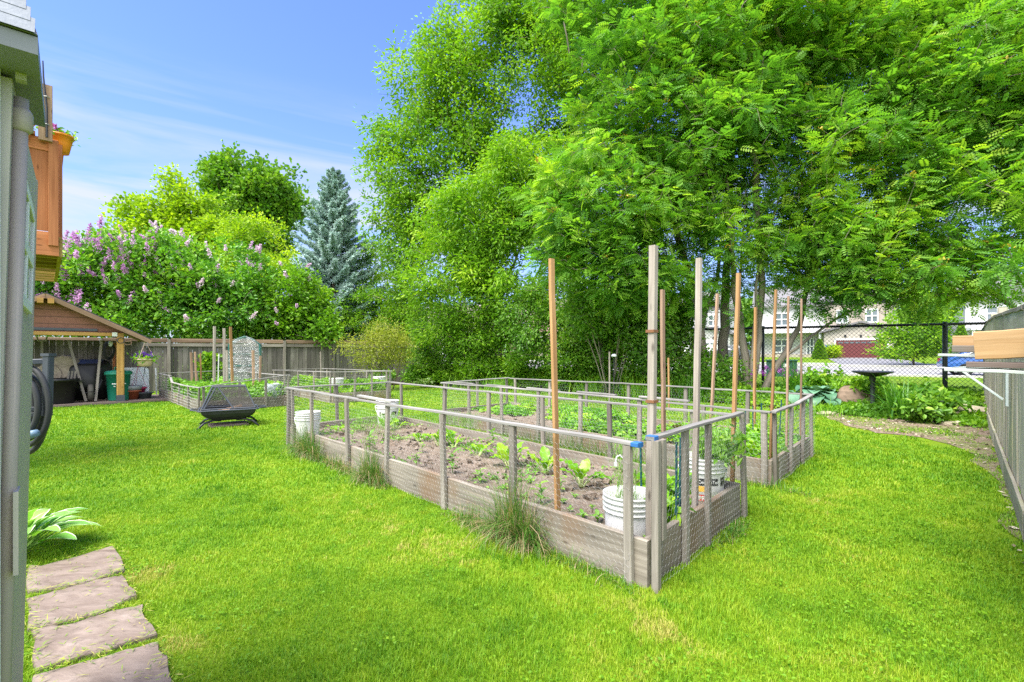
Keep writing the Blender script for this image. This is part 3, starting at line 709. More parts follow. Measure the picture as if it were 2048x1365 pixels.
# --- tall ash behind
b5 = base(1150, 21.5)
tree('ash_tree', 'tallest tree with a ragged open crown against the sky, left of the rowans', 'tree',
     [path(b5, b5 + [.1, 0, 4], b5 + [0, 0, 8], b5 + [.1, .1, 12], b5 + [-.2, .1, 16]), path(b5 + [.05, 0, 8.5], b5 + [.8, .2, 12], b5 + [1.1, .2, 16]), path(b5 + [.05, 0, 5.2], b5 + [-2, -.3, 8], b5 + [-4, -.5, 9.8], b5 + [-5.6, -.5, 11.2]),
      path(b5 + [.08, 0, 4.2], b5 + [-2.2, -.4, 6], b5 + [-4.6, -.6, 7], b5 + [-6.4, -.6, 7.6])],
     [E(1020, 170, 20.5, 190, 170, 2.6), E(880, 210, 20.5, 130, 150, 2.0), E(850, 350, 20.5, 130, 140, 1.9), E(1120, -20, 21, 200, 150, 2.6), E(980, 390, 20, 150, 150, 2.0), E(800, 450, 20.5, 80, 110, 1.3), E(960, 50, 20.5, 100, 80, 1.5), E(1180, 210, 21, 120, 170, 2), E(775, 290, 20.5, 60, 55, .9), E(1040, -150, 21, 200, 90, 2.4), E(885, 95, 20.5, 65, 65, 1.0), E(755, 330, 20.5, 42, 40, .7), E(870, 520, 20.4, 110, 80, 1.4)],
     3300, ('ovate', .15, .075), 34, .22, 'ash_leaf', bark='bark_brown', gap=.36, gscale=.75, shell=.35, tip=.0065, rmax=.22, along=.7, drop_dir=.35, seed=31, rf=.2)
b6 = base(1010, 18.4)
tree('young_ash_tree', 'younger light green tree with drooping leaves in front of the tall ash', 'tree',
     [path(b6, b6 + [.1, 0, 2.0], b6 + [-.2, 0, 3.2], b6 + [.6, 0, 5.4], b6 + [.9, 0, 7.5]), path(b6 + [.05, 0, 2.3], b6 + [.9, 0, 3.6], b6 + [1.6, 0, 5])],
     [E(1080, 330, 17.6, 120, 70, 1.3), E(960, 440, 17.8, 130, 80, 1.4), E(1090, 450, 17.2, 120, 90, 1.4), E(900, 540, 17.8, 100, 65, 1.2), E(1020, 570, 17.2, 100, 60, 1.2)],
     600, ('ovate', .17, .06), 62, .2, 'ash_light', bark='bark_pale', gap=.42, gscale=.6, tip=.006, rmax=.09, along=.6, drop_dir=.55, seed=37, rf=.08)
# --- thin birches at the fence corner
for k, (px, Y, h, lb, sd) in enumerate(((808, 22.6, 7.6, 'slender pale-stemmed sapling right of the blue spruce, tallest of the pair', 41), (752, 23.2, 6.4, 'slender pale-stemmed sapling close against the blue spruce, shorter of the pair', 44))):
    b = base(px, Y)
    tree('sapling', lb, 'tree', [path(b, b + [.05, 0, h * .3], b + [.1, 0, h * .6], b + [-.1, 0, h]), path(b + [.02, 0, h * .18], b + [-.45, 0, h * .5], b + [-.7, 0, h * .8])],
         [(b[0], b[1], h * .72, 1.0, .9, h * .30), (b[0] - .25, b[1], h * .45, .75, .7, h * .2), (b[0] + .3, b[1], h * .30, .8, .7, h * .16)], 190, ('ovate', .12, .06), 34, .17, 'ash_light', bark='bark_pale', gap=.42, gscale=.8, tip=.005, rmax=.055, along=.5, drop_dir=.2, seed=sd, group='saplings at the fence corner')
# --- lilacs along the board fence
def lilac_flowers(nb, mat, size=.2, keep=None):
    def fn(t, T, P, idx):
        tp = T.P[T.tips]; up = tp[:, 2] + RNG.normal(0, .3, len(tp)) - tp[:, 1] * .9 + np.abs(tp[:, 0] - tp[:, 0].min()) * (-.10)
        k = np.argsort(-up)[:int(len(up) * .62)]; k = RNG.choice(k, min(nb, len(k)), replace=False)
        c = tp[k] + T.tdir[k] * .10 + [0, -.22, .10]; m = 70; q = np.repeat(c, m, 0); ax = np.repeat(nrm(T.tdir[k] * .5 + [0, -.25, .8] + RNG.normal(0, .3, (len(k), 3))), m, 0); sz = np.repeat(size * RNG.uniform(.55, 1.15, len(k)), m)
        h = RNG.random(len(q)); rad = (1 - h) ** .6 * .32 * sz
        q = q + ax * (h * sz)[:, None] + rdir(len(q)) * (rad * RNG.random(len(q)) ** .4)[:, None]
        mb = MB(); tint = np.clip(np.repeat(RNG.random(len(k)), m) + RNG.normal(0, .2, len(q)), 0, 1)
        leaves(q, rdir(len(q)), rdir(len(q)), np.full(len(q), .055), np.full(len(q), .05), tint, mb, 'quad4'); obj('blossoms', mb, M[mat], t)
    return fn
FB0 = np.array([-16.9, 12.2, 0]); FB1 = np.array([-3.95, 20.6, 0])
def lil(name, label, px, Y, ells, n, lm, seed, fl=None, per=30, gap=.36, leaf=('ovate', .15, .09)):
    b = base(px, Y)
    roots = [path(b, b + [-.5, 0, 1.2], b + [-1.2, -.2, 2.8]), path(b + [.2, 0, 0], b + [.3, 0, 1.5], b + [.5, -.2, 3.2]), path(b + [.1, .1, 0], b + [1.0, .1, 1.2], b + [1.7, 0, 2.4]), path(b, b + [-.1, .2, 1.8], b + [-.2, .2, 3.6])]
    tree(name, label, 'lilac' if 'lilac' in name else 'shrub', roots, ells, n, leaf, per, .16, lm, bark='bark_grey', gap=gap, gscale=.8, shell=.72, tip=.005, rmax=.06, along=.35, drop_dir=.1, seed=seed, extra=fl, upbias=.5)
lil('lilac_bush', 'tall lilac bush with many deep pink blossoms above the tool shelter roof', 150, 17.6, [E(150, 560, 17.2, 90, 70, 1.2), E(230, 540, 17.2, 90, 70, 1.2), E(110, 610, 16.9, 60, 50, 1.0), E(215, 625, 17.0, 90, 40, 1.0)], 420, 'lilac_leaf', 51, lilac_flowers(150, 'lilac_flower', .42), per=34)
lil('lilac_bush', 'wide lilac bush with pale faded blossoms drooping over the board fence', 400, 18.6, [E(340, 545, 18.0, 110, 75, 1.4), E(440, 540, 18.2, 100, 75, 1.4), E(380, 625, 17.6, 110, 55, 1.0), E(300, 610, 17.2, 75, 50, .9), E(480, 610, 18, 60, 60, 1), E(350, 660, 17.3, 90, 28, .5)], 640, 'lilac_leaf', 53, lilac_flowers(70, 'lilac_faded', .30), per=34)
lil('lilac_bush', 'lower lilac bush with few blossoms leaning over the fence near the spruce', 590, 19.6, [E(580, 600, 19.0, 75, 60, 1.1), E(600, 645, 18.7, 70, 48, .9), E(640, 672, 18.5, 42, 24, .5), E(530, 650, 18.8, 40, 40, .7)], 330, 'shrub_mid', 57, lilac_flowers(14, 'lilac_faded', .22), per=34)
# --- trees farther back
b = base(330, 27)
tree('golden_maple', 'yellow-green maple with loose upright branches above the lilacs', 'tree', [path(b, b + [0, 0, 3], b + [.4, 0, 6], b + [1.0, 0, 9]), path(b + [0, 0, 2.5], b + [-1.6, 0, 5], b + [-2.6, 0, 7.8]), path(b + [0, 0, 2.8], b + [2, 0, 5], b + [3.6, 0, 7])],
     [E(350, 400, 26.5, 26, 62, .9), E(378, 420, 26.5, 24, 50, .8), E(300, 430, 26.5, 34, 40, .9), E(262, 408, 26.5, 36, 18, .8), E(240, 425, 26.5, 20, 16, .5), E(320, 470, 26.5, 60, 40, 1.4), E(430, 450, 26.5, 44, 52, 1.2), E(415, 405, 26.5, 20, 34, .6), E(400, 490, 26.5, 80, 50, 1.5), E(270, 480, 26.5, 50, 30, 1.1)], 620, ('ovate', .19, .14), 24, .19, 'yellow_leaf', bark='bark_grey', gap=.42, gscale=.5, tip=.008, rmax=.14, along=.6, seed=61)
b = base(530, 25)
tree('golden_shrub', 'bright yellow shrub between the lilacs and the blue spruce', 'shrub', [path(b, b + [0, 0, 2], b + [.3, 0, 5]), path(b, b + [-.8, 0, 2], b + [-1.4, 0, 5])],
     [E(545, 520, 24, 50, 70, 1.2), E(500, 490, 24.5, 55, 60, 1.2), E(570, 470, 24, 26, 40, .7), E(470, 550, 24, 60, 60, 1.2)], 330, ('ovate', .15, .10), 34, .2, 'yellow_leaf', bark='bark_grey', gap=.38, gscale=.6, tip=.006, rmax=.08, seed=63)
b = base(510, 42)
tree('round_maple', 'dense round-topped green maple rising behind everything on the left', 'tree', [path(b, b + [0, 0, 6], b + [.2, 0, 11], b + [0, 0, 15]), path(b + [0, 0, 5], b + [-2, 0, 9], b + [-3, 0, 13]), path(b + [0, 0, 5], b + [2, 0, 9], b + [3, 0, 13])],
     [E(480, 385, 42, 75, 75, 3), E(545, 390, 42, 65, 70, 3), E(515, 440, 42, 95, 80, 3.5), E(445, 350, 42, 38, 42, 1.6), E(570, 430, 42, 45, 60, 2), E(470, 330, 42, 25, 22, 1.0), E(560, 345, 42, 25, 25, 1.0)], 850, ('ovate', .30, .24), 34, .34, 'maple_dark', bark='bark_brown', gap=.36, gscale=.32, shell=.75, tip=.014, rmax=.3, along=.6, seed=67)
b = base(240, 34)
tree('bushy_tree', 'dark green tree just showing above the lilacs at the far left', 'tree', [path(b, b + [0, 0, 3], b + [0, 0, 7])], [E(245, 480, 33, 45, 35, 1.6), E(215, 520, 33, 60, 45, 2)], 170, ('ovate', .22, .16), 40, .28, 'shrub_mid', gap=.34, gscale=.4, tip=.01, rmax=.15, seed=69)
# --- blue spruce
def spruce(px, Y, top_py, label):
    b = base(px, Y); H = W(px, top_py, Y)[2]; t = thing('blue_spruce', label, 'spruce', b)
    tr = MB(); tr.tube([b, b + [.03, 0, H * .5], b + [0, 0, H]], [.17, .10, .01], 8); P0, P1, RR = [], [], []
    br = MB(); P, D, Tn, LL = [], [], [], []
    z = .5
    while z < H - .1:
        f = z / H; Rm = (1 - f) ** .85 * 3.4 + .12; n = int(9 - 4 * f); ph = random.random() * 6.28
        for k in range(n):
            an = ph + 6.283 * k / n + random.uniform(-.25, .25); L = Rm * random.uniform(.72, 1.12); d = np.array([math.cos(an), math.sin(an), 0])
            pts = [b + [0, 0, z]]
            up0 = .55 * f + .02
            for q in range(1, 8):
                s_ = q / 7; pts.append(b + d * (L * s_) + ZZ * (z + L * (up0 * s_ - .32 * s_ + .34 * s_ ** 2.2 - .05)))
            br.tube(pts, np.linspace(.022, .005, 8) * (1 - .6 * f), 4, cap=False)
            sd = np.array([-d[1], d[0], 0]); cl = random.random()
            # side sprays along the branch: upswept needle-clad twigs
            m = int(14 + 42 * L)
            for q in range(m):
                s_ = .18 + .82 * (q + random.random()) / m; i = min(6, int(s_ * 7)); fr = s_ * 7 - i; pt = pts[i] * (1 - fr) + pts[i + 1] * fr
                sl_ = (.34 * (1 - s_) + .10) * min(1, L); sg = random.choice((-1, 1))
                dir_ = nrm(d * random.uniform(.5, 1.0) + sd * sg * random.uniform(.2, 1.0) + ZZ * random.uniform(-.15, .55))
                tl = sl_ * random.uniform(.6, 1.3)
                kk = max(3, int(tl / .035))
                for u in range(kk):
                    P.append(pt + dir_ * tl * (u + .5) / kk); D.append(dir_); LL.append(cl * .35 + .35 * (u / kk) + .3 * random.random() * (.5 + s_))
        z += .20 + .22 * (1 - f)
    P = np.array(P); D = np.array(D); LL = np.clip(np.array(LL), 0, 1); reps = 5
    P = np.repeat(P, reps, 0); D = np.repeat(D, reps, 0); LL = np.repeat(LL, reps)
    dd = nrm(D * .6 + rdir(len(P), .25)); nd = MB()
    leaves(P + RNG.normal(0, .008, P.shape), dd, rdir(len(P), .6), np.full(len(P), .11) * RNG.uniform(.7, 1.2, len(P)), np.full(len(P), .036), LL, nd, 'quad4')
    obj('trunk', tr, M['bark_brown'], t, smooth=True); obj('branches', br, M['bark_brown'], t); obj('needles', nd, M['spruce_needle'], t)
spruce(668, 22.5, 338, 'blue-grey spruce rising behind the board fence')
# --- shrubs on the yard side of and behind the mesh fence
def shrub(name, label, cat, px, Y, ells, n, lm, seed, leaf=('ovate', .10, .055), per=30, spread=.15, gap=.36, stems=5, bark='bark_pale', **k):
    b = base(px, Y); top = max(e[2] + e[5] * .6 for e in ells); roots = []
    for i in range(stems):
        a = random.uniform(0, 6.28); r = random.uniform(.15, .7); o = np.array([math.cos(a) * .12, math.sin(a) * .12, 0])
        roots.append(path(b + o, b + o * 2 + [math.cos(a) * r * .4, 0, top * .35], b + o * 3 + [math.cos(a) * r, math.sin(a) * r * .5, top * .75]))
    return tree(name, label, cat, roots, ells, n, leaf, per, spread, lm, bark=bark, gap=gap, gscale=.9, shell=.65, tip=.0045, rmax=.045, along=.35, seed=seed, upbias=.5, **k)
shrub('green_shrub', 'large dark-leaved shrub on a thin trunk below the young ash', 'shrub', 1215 - 60, 16.6, [E(1120, 600, 16.3, 90, 60, 1.1), E(1060, 640, 16.3, 75, 45, 1.0), E(1170, 655, 15.8, 70, 45, .9), E(1090, 680, 16, 80, 35, .8)], 400, 'shrub_dark', 71, per=34, drop_dir=.2)
shrub('green_shrub', 'light green willowy shrub left of the dark shrub on the mesh fence', 'shrub', 950, 18.2, [E(930, 600, 17.8, 80, 60, 1.2), E(870, 640, 18.2, 60, 60, 1.1), E(960, 660, 17.6, 70, 45, 1.0)], 330, 'shrub_mid', 73, leaf=('ovate', .12, .04), per=36, drop_dir=.4)
shrub('green_shrub', 'tangled shrub with many bare thin stems left of the tallest grey stake', 'shrub', 1222, 14.6, [E(1230, 600, 14.2, 80, 60, 1.0), E(1290, 640, 14.2, 60, 50, .9), E(1180, 620, 14.4, 60, 50, .9)], 300, 'shrub_dark', 75, per=34, stems=11, drop_dir=.2)
shrub('green_shrub', 'dense green shrub hiding the mesh fence behind the board fence corner', 'shrub', 800, 21.6, [E(740, 620, 21.6, 75, 60, 1.1), E(800, 640, 21.4, 70, 55, 1.1), E(710, 660, 21.6, 50, 40, .9)], 320, 'shrub_mid', 77, per=32)
shrub('green_shrub', 'low leafy shrub at the foot of the rowan trunks', 'shrub', 1340, 14.4, [E(1340, 700, 14.0, 70, 45, .7), E(1290, 690, 14.2, 45, 60, .7), E(1395, 735, 13.6, 50, 30, .6), E(1450, 745, 13.4, 60, 26, .5)], 260, 'shrub_dark', 79, per=30)
shrub('spirea_shrub', 'olive-bronze fine-leaved shrub standing before the board fence corner', 'shrub', 780, 17.0, [E(765, 680, 16.8, 40, 34, .8), E(722, 700, 16.6, 34, 22, .7), E(800, 705, 16.8, 30, 28, .7), E(745, 725, 16.5, 40, 20, .7), E(790, 668, 17, 18, 16, .4), E(705, 690, 16.7, 16, 12, .4)], 200, 'spirea_leaf', 81, leaf=('ovate', .075, .035), per=28, spread=.17, gap=.42, bark='bark_brown', stems=7)

shrub('green_shrub', 'broad bright shrub behind the narrow-leaved clump on the mesh fence', 'shrub', 1010, 18.0, [E(1010, 700, 17.6, 70, 50, .9), E(960, 715, 17.8, 60, 40, .8), E(1060, 715, 17.2, 60, 40, .8), E(1000, 650, 17.8, 50, 40, .8)], 360, 'shrub_mid', 101, per=34)
shrub('green_shrub', 'dark shrub filling the gap beside the corner of the board fence', 'shrub', 890, 19.6, [E(890, 690, 19.2, 65, 50, .9), E(850, 715, 19.4, 45, 35, .7), E(930, 680, 19.2, 50, 50, .8)], 330, 'shrub_dark', 103, per=34)
shrub('green_shrub', 'leafy shrub under the first rowan, left of the forked trunk', 'shrub', 1310, 15.2, [E(1310, 640, 14.9, 60, 60, .8), E(1345, 610, 15, 50, 50, .8), E(1270, 700, 14.8, 60, 45, .7), E(1350, 690, 14.9, 40, 50, .6)], 330, 'shrub_mid', 105, per=34)
shrub('green_shrub', 'dark leafy shrub right of the thin trunk on the mesh fence', 'shrub', 1180, 16.2, [E(1190, 690, 15.7, 60, 50, .8), E(1150, 720, 15.9, 60, 35, .7), E(1230, 700, 15.4, 45, 50, .7)], 330, 'shrub_dark', 107, per=34)
# ---------------------------------------------------------------- far board fence
def fence_board():
    d = nrm(FB1 - FB0); nn = np.array([d[1], -d[0], 0]); Ln = np.linalg.norm(FB1 - FB0); H = 1.66
    t = thing('board_fence', 'long weathered grey board fence along the back of the yard', 'fence', FB0)
    mb = MB(); x = 0
    while x < Ln:
        w = random.choice((.125, .14, .15, .16)); h = H - .13 + random.uniform(-.02, .02); o = random.choice((0, .022))
        mb.bar(FB0 + d * (x + w / 2) - nn * o + ZZ * .05, FB0 + d * (x + w / 2) - nn * o + ZZ * h, w - .006, .02, up=nn, seg=3, wob=.003); x += w
    obj('boards', mb, M['fence_wood'], t)
    n = 9
    for i in range(n + 1):
        p = FB0 + d * (Ln * i / n) + nn * .05; mb = MB(); mb.bar(p, p + ZZ * (H + .06), .09, .09, up=nn); obj('post', mb, M['grey_wood'], t)
        if i < n:
            q = FB0 + d * (Ln * (i + 1) / n) + nn * .05; mb = MB(); mb.bar(p + d * .05 + ZZ * (H - .12), q - d * .05 + ZZ * (H - .12), .04, .10); obj('rail', mb, M['grey_wood'], t)
            mb = MB(); mb.bar(p + d * .048 + ZZ * (H + .02) - nn * .05, q - d * .048 + ZZ * (H + .02) - nn * .05, .11, .13, seg=4, wob=.005); obj('cap_board', mb, M['cap_wood'], t)
    return t
M['cap_wood'] = wood('cap_wood', (.16, .095, .06), (.33, .235, .165))
fence_board()
# ---------------------------------------------------------------- chain-link fence
t = thing('mesh_fence', 'dark chain-link fence with round posts between the yard and the street', 'fence', CL0)
Ln = np.linalg.norm(CL1 - CL0); HF = 2.02
mb = MB(); mb.tube([CL0 + ZZ * HF, CL1 + ZZ * HF], .032, 8); obj('top_rail', mb, M['chain_black'], t, smooth=True)
for px in (845, 955, 1090, 1240, 1385, 1526, 1700, 1890, 1975):
    if px == 1700: continue
    p = ray_plane(px, HY, CL0, np.array([CLD[1], -CLD[0], 0])); p[2] = 0
    mb = MB(); mb.tube([p, p + ZZ * (HF + .02)], .055 if px == 1890 else .04, 10); mb.lathe([(.06, HF - .03), (.06, HF + .02), (.03, HF + .06), (0, HF + .065)], p, 10)
    obj('post', mb, M['chain_grey'], t, smooth=True)
mb = MB(); c = .105; Pn, Qn = [], []; hh = HF + .05
off = CLN * .035
for i in range(int((Ln + hh) / c) + 1):
    s0 = i * c
    for sg in (1, -1):
        # line s = s0 - z  (or s = s0 - hh + z): clip to the fence
        z0, z1 = .03, hh
        f = (lambda z: s0 - z) if sg == 1 else (lambda z: s0 - hh + z)
        if sg == 1: z0 = max(z0, s0 - Ln); z1 = min(z1, s0)
        else: z0 = max(z0, hh - s0); z1 = min(z1, hh - s0 + Ln)
        if z1 - z0 < .05: continue
        k = max(1, int((z1 - z0) / c)); zs = np.linspace(z0, z1, k + 1)
        for a, b in zip(zs[:-1], zs[1:]):
            Pn.append(CL0 + CLD * f(a) + ZZ * a + off); Qn.append(CL0 + CLD * f(b) + ZZ * b + off)
mb.segs(Pn, Qn, .0042); obj('wire_mesh', mb, M['chain_black'], t)
# ---------------------------------------------------------------- right board fence, lumber rack
RF0 = np.array([1.95, 1.62, 0]); RF1 = np.array([11.5, 11.95, 0]); RD = nrm(RF1 - RF0); RN = np.array([-RD[1], RD[0], 0])   # RN into the yard
t = thing('board_fence', 'mossy grey board fence receding along the right side of the yard', 'fence', RF0)
Ln = np.linalg.norm(RF1 - RF0)
def rf(s, o=0, z=0): return RF0 + RD * s + RN * o + ZZ * z
def ZT(s_): return float(np.interp(s_, [0, 3.1, 8.8, 9.5, 20], [1.38, 1.49, 1.72, 1.70, 1.66]))
mb = MB(); x = 0
while x < Ln:
    w = random.choice((.10, .125, .14)); h = ZT(x) - .115
    mb.bar(rf(x + w / 2, random.choice((0, -.012)), .16), rf(x + w / 2, 0, h), w - .014, .02, up=RN, seg=3, wob=.003); x += w
obj('boards', mb, M['fence_green'], t)
pn = [0.0, 2.35, 4.75, 7.1, 9.5, 11.8, Ln - .05]
for i, s_ in enumerate(pn):
    hp = ZT(s_) + (.27 if i in (3, 4) else .18)
    mb = MB(); mb.bar(rf(s_, -.05, 0), rf(s_, -.05, hp), .10, .10, up=RN); obj('post', mb, M['fence_green'], t)
    if i < len(pn) - 1:
        e = pn[i + 1]
        za, zb = ZT(s_) , ZT(e)
        mb = MB(); mb.bar(rf(s_ + .02, .022, za), rf(e - .02, .022, zb), .022, .26, seg=4, wob=.003); obj('top_panel', mb, M['fence_green'], t)
        mb = MB(); mb.bar(rf(s_ + .02, .0, za + .148), rf(e - .02, .0, zb + .148), .09, .035, seg=4, wob=.003); obj('cap_board', mb, M['grey_wood'], t)
        mb = MB(); mb.bar(rf(s_ + .03, .028, .10), rf(e - .03, .028, .10), .024, .20, seg=4, wob=.003); obj('kick_board', mb, M['fence_green'], t)
M['bracket_paint'] = plain('bracket_paint', (.50, .56, .53), .55, var=.08)
def s_at(px): p = ray_plane(px, HY, RF0, RN); return np.dot(p - RF0, RD)
sA = s_at(2027); sB = s_at(2110)
def bracket(s_, z, L, label):
    t = thing('shelf_bracket', label, 'bracket', rf(s_, .03, z)); h = .045
    mb = MB(); mb.bar(rf(s_, .03, z), rf(s_, .03 + L, z - .012), .05, .028, w2=.03, t2=.012); obj('arm', mb, M['bracket_paint'], t)
    mb = MB(); mb.bar(rf(s_, .042, z - .02), rf(s_, .042, z - .36), .045, .02, up=RN); obj('wall_plate', mb, M['bracket_paint'], t)
    mb = MB(); mb.bar(rf(s_, .07, z - .30), rf(s_, .03 + L * .62, z - .02), .025, .02); obj('brace', mb, M['bracket_paint'], t)
bracket(sA, 1.155, .55, 'pale green shelf bracket with diagonal brace under the lumber, lowest one')
def plank(name, label, mat, a, b, w, t_, up=(0, 0, 1)):
    mb = MB(); mb.bar(a, b, w, t_, up=up, seg=5, wob=.002); obj(name, mb, M[mat], None, label, 'plank', 'planks laid on the brackets', loc=(np.asarray(a) + b) / 2)
def fr(px, py, s_):          # a point over the line across the fence at s_
    return ray_plane(px, py, rf(s_), RD)
M['sheet_pale'] = wood('sheet_pale', (.40, .44, .40), (.56, .60, .56), knots=False, var=.1)
def lum(label, mat, px0, py0, px1, py1, s_, w, t_, up=(0, 0, 1)):
    a = fr(px0, py0, s_); b = fr(px1, py1, s_); q = RF0 + RD * s_
    if np.dot(b - q, RN) < .04: b = b - (b - a) / np.dot(b - a, RN) * (np.dot(b - q, RN) - .04)      # stop short of the fence
    plank('plank', label, mat, a, b, w, t_, up)
lum('pale painted sheet with a pointed end, lowest of the stack', 'sheet_pale', 1890, 738, 2110, 746, sB + .10, .30, .018)
lum('dark weathered plank with curved end grain above the lowest sheet', 'floor_wood', 1932, 729, 2110, 733, sB + .04, .16, .030)
lum('pale painted sheet in the middle of the stack', 'sheet_pale', 1878, 710, 2110, 719, sB + .22, .32, .014)
lum('rough grey plank with a ragged edge beneath the fresh boards', 'grey_board', 1904, 698, 2110, 698, sB + .20, .13, .040)
lum('fresh yellow pine board with knots, nearest and topmost of the stack', 'pine_new', 1948, 692, 2110, 684, sB - .02, .036, .150)
lum('shorter fresh pine board behind the nearest one', 'pine_new', 1905, 684, 2100, 682, sB + .26, .036, .070)
mb = MB(); a = fr(2030, 779, sA - .25); mb.tube([a, a + (rf(0, -1) - rf(0)) * .5], .009, 6); obj('rod', mb, M['white_paint'], None, 'thin white rod sticking out by the right fence', 'rod', loc=a)

# ---------------------------------------------------------------- raised beds
def hexnet(a, b, z0, z1, cell, r, mb, wav=.012, gap=0):
    """hexagonal wire netting on the upright strip between ground points a and b"""
    a = np.asarray(a, float); b = np.asarray(b, float); d = b - a; Ln = np.linalg.norm(d); d = d / Ln; nn = np.array([d[1], -d[0], 0])
    w = cell; h = cell * 1.15; P, Q = [], []
    ni = int(Ln / w); nj = int((z1 - z0) / (h * .75))
    def pt(s_, z): return s_, z
    for j in range(nj):
        z = z0 + j * h * .75; o = (w / 2) * (j % 2)
        for i in range(ni):
            s0 = i * w + o
            if s0 + w > Ln: continue
            m1 = (s0, z + h * .25); m2 = (s0 + w / 2, z); m3 = (s0 + w, z + h * .25); m4 = (s0, z + h * .75)
            for u, v in ((m1, m2), (m2, m3), (m1, m4)): P.append(u); Q.append(v)
    P = np.array(P); Q = np.array(Q)
    def wo(X):
        n = (fbm(np.stack([X[:, 0] * 2.3 + a[0] * 7, X[:, 1] * 2.3 + a[1] * 5], 1), 1, 3) - .5) * wav * 4
        s2 = X[:, 0] + (fbm(X, 4, 8) - .5) * .03; z2 = X[:, 1] + (fbm(X, 4, 15) - .5) * .03
        return a + d * s2[:, None] + ZZ * z2[:, None] + nn * n[:, None]
    mb.segs(wo(P), wo(Q), r)
M['netting_wire'] = M['wire']
def outline(bed, off):
    """inset / outset quad"""
    Q = bed; c = sum(Q) / 4; out = []
    for i in range(4):
        p, q, r = Q[i - 1], Q[i], Q[(i + 1) % 4]; e1 = nrm(q - p); e2 = nrm(r - q)
        n1 = np.array([e1[1], -e1[0]]); n2 = np.array([e2[1], -e2[0]])
        if np.dot(n1, q - c) < 0: n1 = -n1
        if np.dot(n2, q - c) < 0: n2 = -n2
        out.append(q + (n1 + n2) / (1 + np.dot(n1, n2)) * off)
    return out
def raised_bed(key, label, bh, soil_z, posts, rails, cell, r, soilmat='soil', extra_rail=()):
    """posts: {side: [t...]}; rails: {side: [(t, z)...]} ; sides 0 AB, 1 BC, 2 CD, 3 DA"""
    Q = BEDS[key]; q3 = [np.array([*p, 0.0]) for p in Q]; t = thing('raised_bed', label, 'garden bed', q3[0])
    inn = outline(Q, -.05); net = MB(); ctr = sum(q3) / 4
    for s_ in range(4):
        a, b = q3[s_], q3[(s_ + 1) % 4]; d = nrm(b - a); nn = np.array([d[1], -d[0], 0]); Ln = np.linalg.norm(b - a)
        if np.dot(nn, (a + b) / 2 - ctr) < 0: nn = -nn
        k = max(1, round(Ln / 2.6))
        e0 = .024 if s_ % 2 else -.0; 
        for i in range(k):
            mb = MB(); p = a + d * (e0 + (Ln - 2 * e0) * i / k + .001); q = a + d * (e0 + (Ln - 2 * e0) * (i + 1) / k - .002)
            mb.bar(p - nn * .02 + ZZ * (bh / 2 - .03), q - nn * .02 + ZZ * (bh / 2 - .03 + random.uniform(-.006, .006)), .04, bh + .06, seg=6, wob=.004)
            obj('side_board', mb, M['grey_board'], t)
        rl = rails[s_]; zt = lambda u: float(np.interp(u, [x[0] for x in rl], [x[1] for x in rl]))
        for u in posts.get(s_, ()):
            w = random.choice((.045, .05, .055)); p = a + d * (Ln * u) + nn * .018; ln = np.array([random.uniform(-.018, .018), random.uniform(-.018, .018), 0])
            mb = MB(); mb.bar(p, p + ln + ZZ * (zt(u) - .012), w, .034, up=nn, seg=4, wob=.002); obj('post', mb, M['grey_wood'], t)
        for (u0, z0), (u1, z1) in zip(rl[:-1], rl[1:]):
            p = a + d * (Ln * u0) + nn * .014 + ZZ * z0; q = a + d * (Ln * u1) + nn * .014 + ZZ * z1; mid = (p + q) / 2 - ZZ * .012 * np.linalg.norm(q - p) + nn * random.uniform(-.01, .01)
            mb = MB(); ext = .05
            mb.bar(p - d * ext * (u0 > .02), q + d * ext * (u1 < .98), .050, .019, seg=6, wob=.004); obj('rail', mb, M['rail_wood'], t)
            hexnet(a + d * (Ln * u0) + nn * .046, a + d * (Ln * u1) + nn * .046, .03, min(z0, z1) - .005, cell, r, net)
    obj('wire_netting', net, M['netting_wire'], t)
    n = 60; us = np.linspace(0, 1, n); A, B, C, D = inn; pts = []
    for u in us:
        for v in us:
            p = (A * (1 - u) + B * u) * (1 - v) + (D * (1 - u) + C * u) * v
            pts.append((p[0], p[1], 0))
    pts = np.array(pts); pts[:, 2] = soil_z + (fbm(pts[:, :2], 1.2, 3) - .5) * .06 + (fbm(pts[:, :2], 9, 5) - .5) * .05 + (fbm(pts[:, :2], 26, 6) - .5) * .03
    fc = [(i * n + j, i * n + j + 1, (i + 1) * n + j + 1, (i + 1) * n + j) for i in range(n - 1) for j in range(n - 1)]
    mb = MB(); mb.add(pts, fc); obj('soil', mb, M[soilmat], t, smooth=True)
    # clods
    mb = MB()
    m = 900; u = RNG.random(m); v = RNG.random(m); P = ((A * (1 - u[:, None]) + B * u[:, None]) * (1 - v[:, None]) + (D * (1 - u[:, None]) + C * u[:, None]) * v[:, None])
    for p in P[:500]:
        s_ = .008 + .03 * random.random() ** 3; 
        mb.box((p[0], p[1], soil_z + s_ * .3), s_, s_ * .8, s_ * .6, ax=(random.uniform(-1, 1), random.uniform(-1, 1), random.uniform(-.4, .4)), jit=s_ * .5)
    o = obj('clods', mb, M[soilmat], t); o['kind'] = 'stuff'
    return t
def t_on(key, s_, px):
    Q = BEDS[key]; a, b = Q[s_], Q[(s_ + 1) % 4]; k = (px - CX) / F
    return float((a[0] - k * a[1]) / ((a[0] - k * a[1]) - (b[0] - k * b[1])))
T1 = lambda s_, *pxs: [t_on('front', s_, p) for p in pxs]
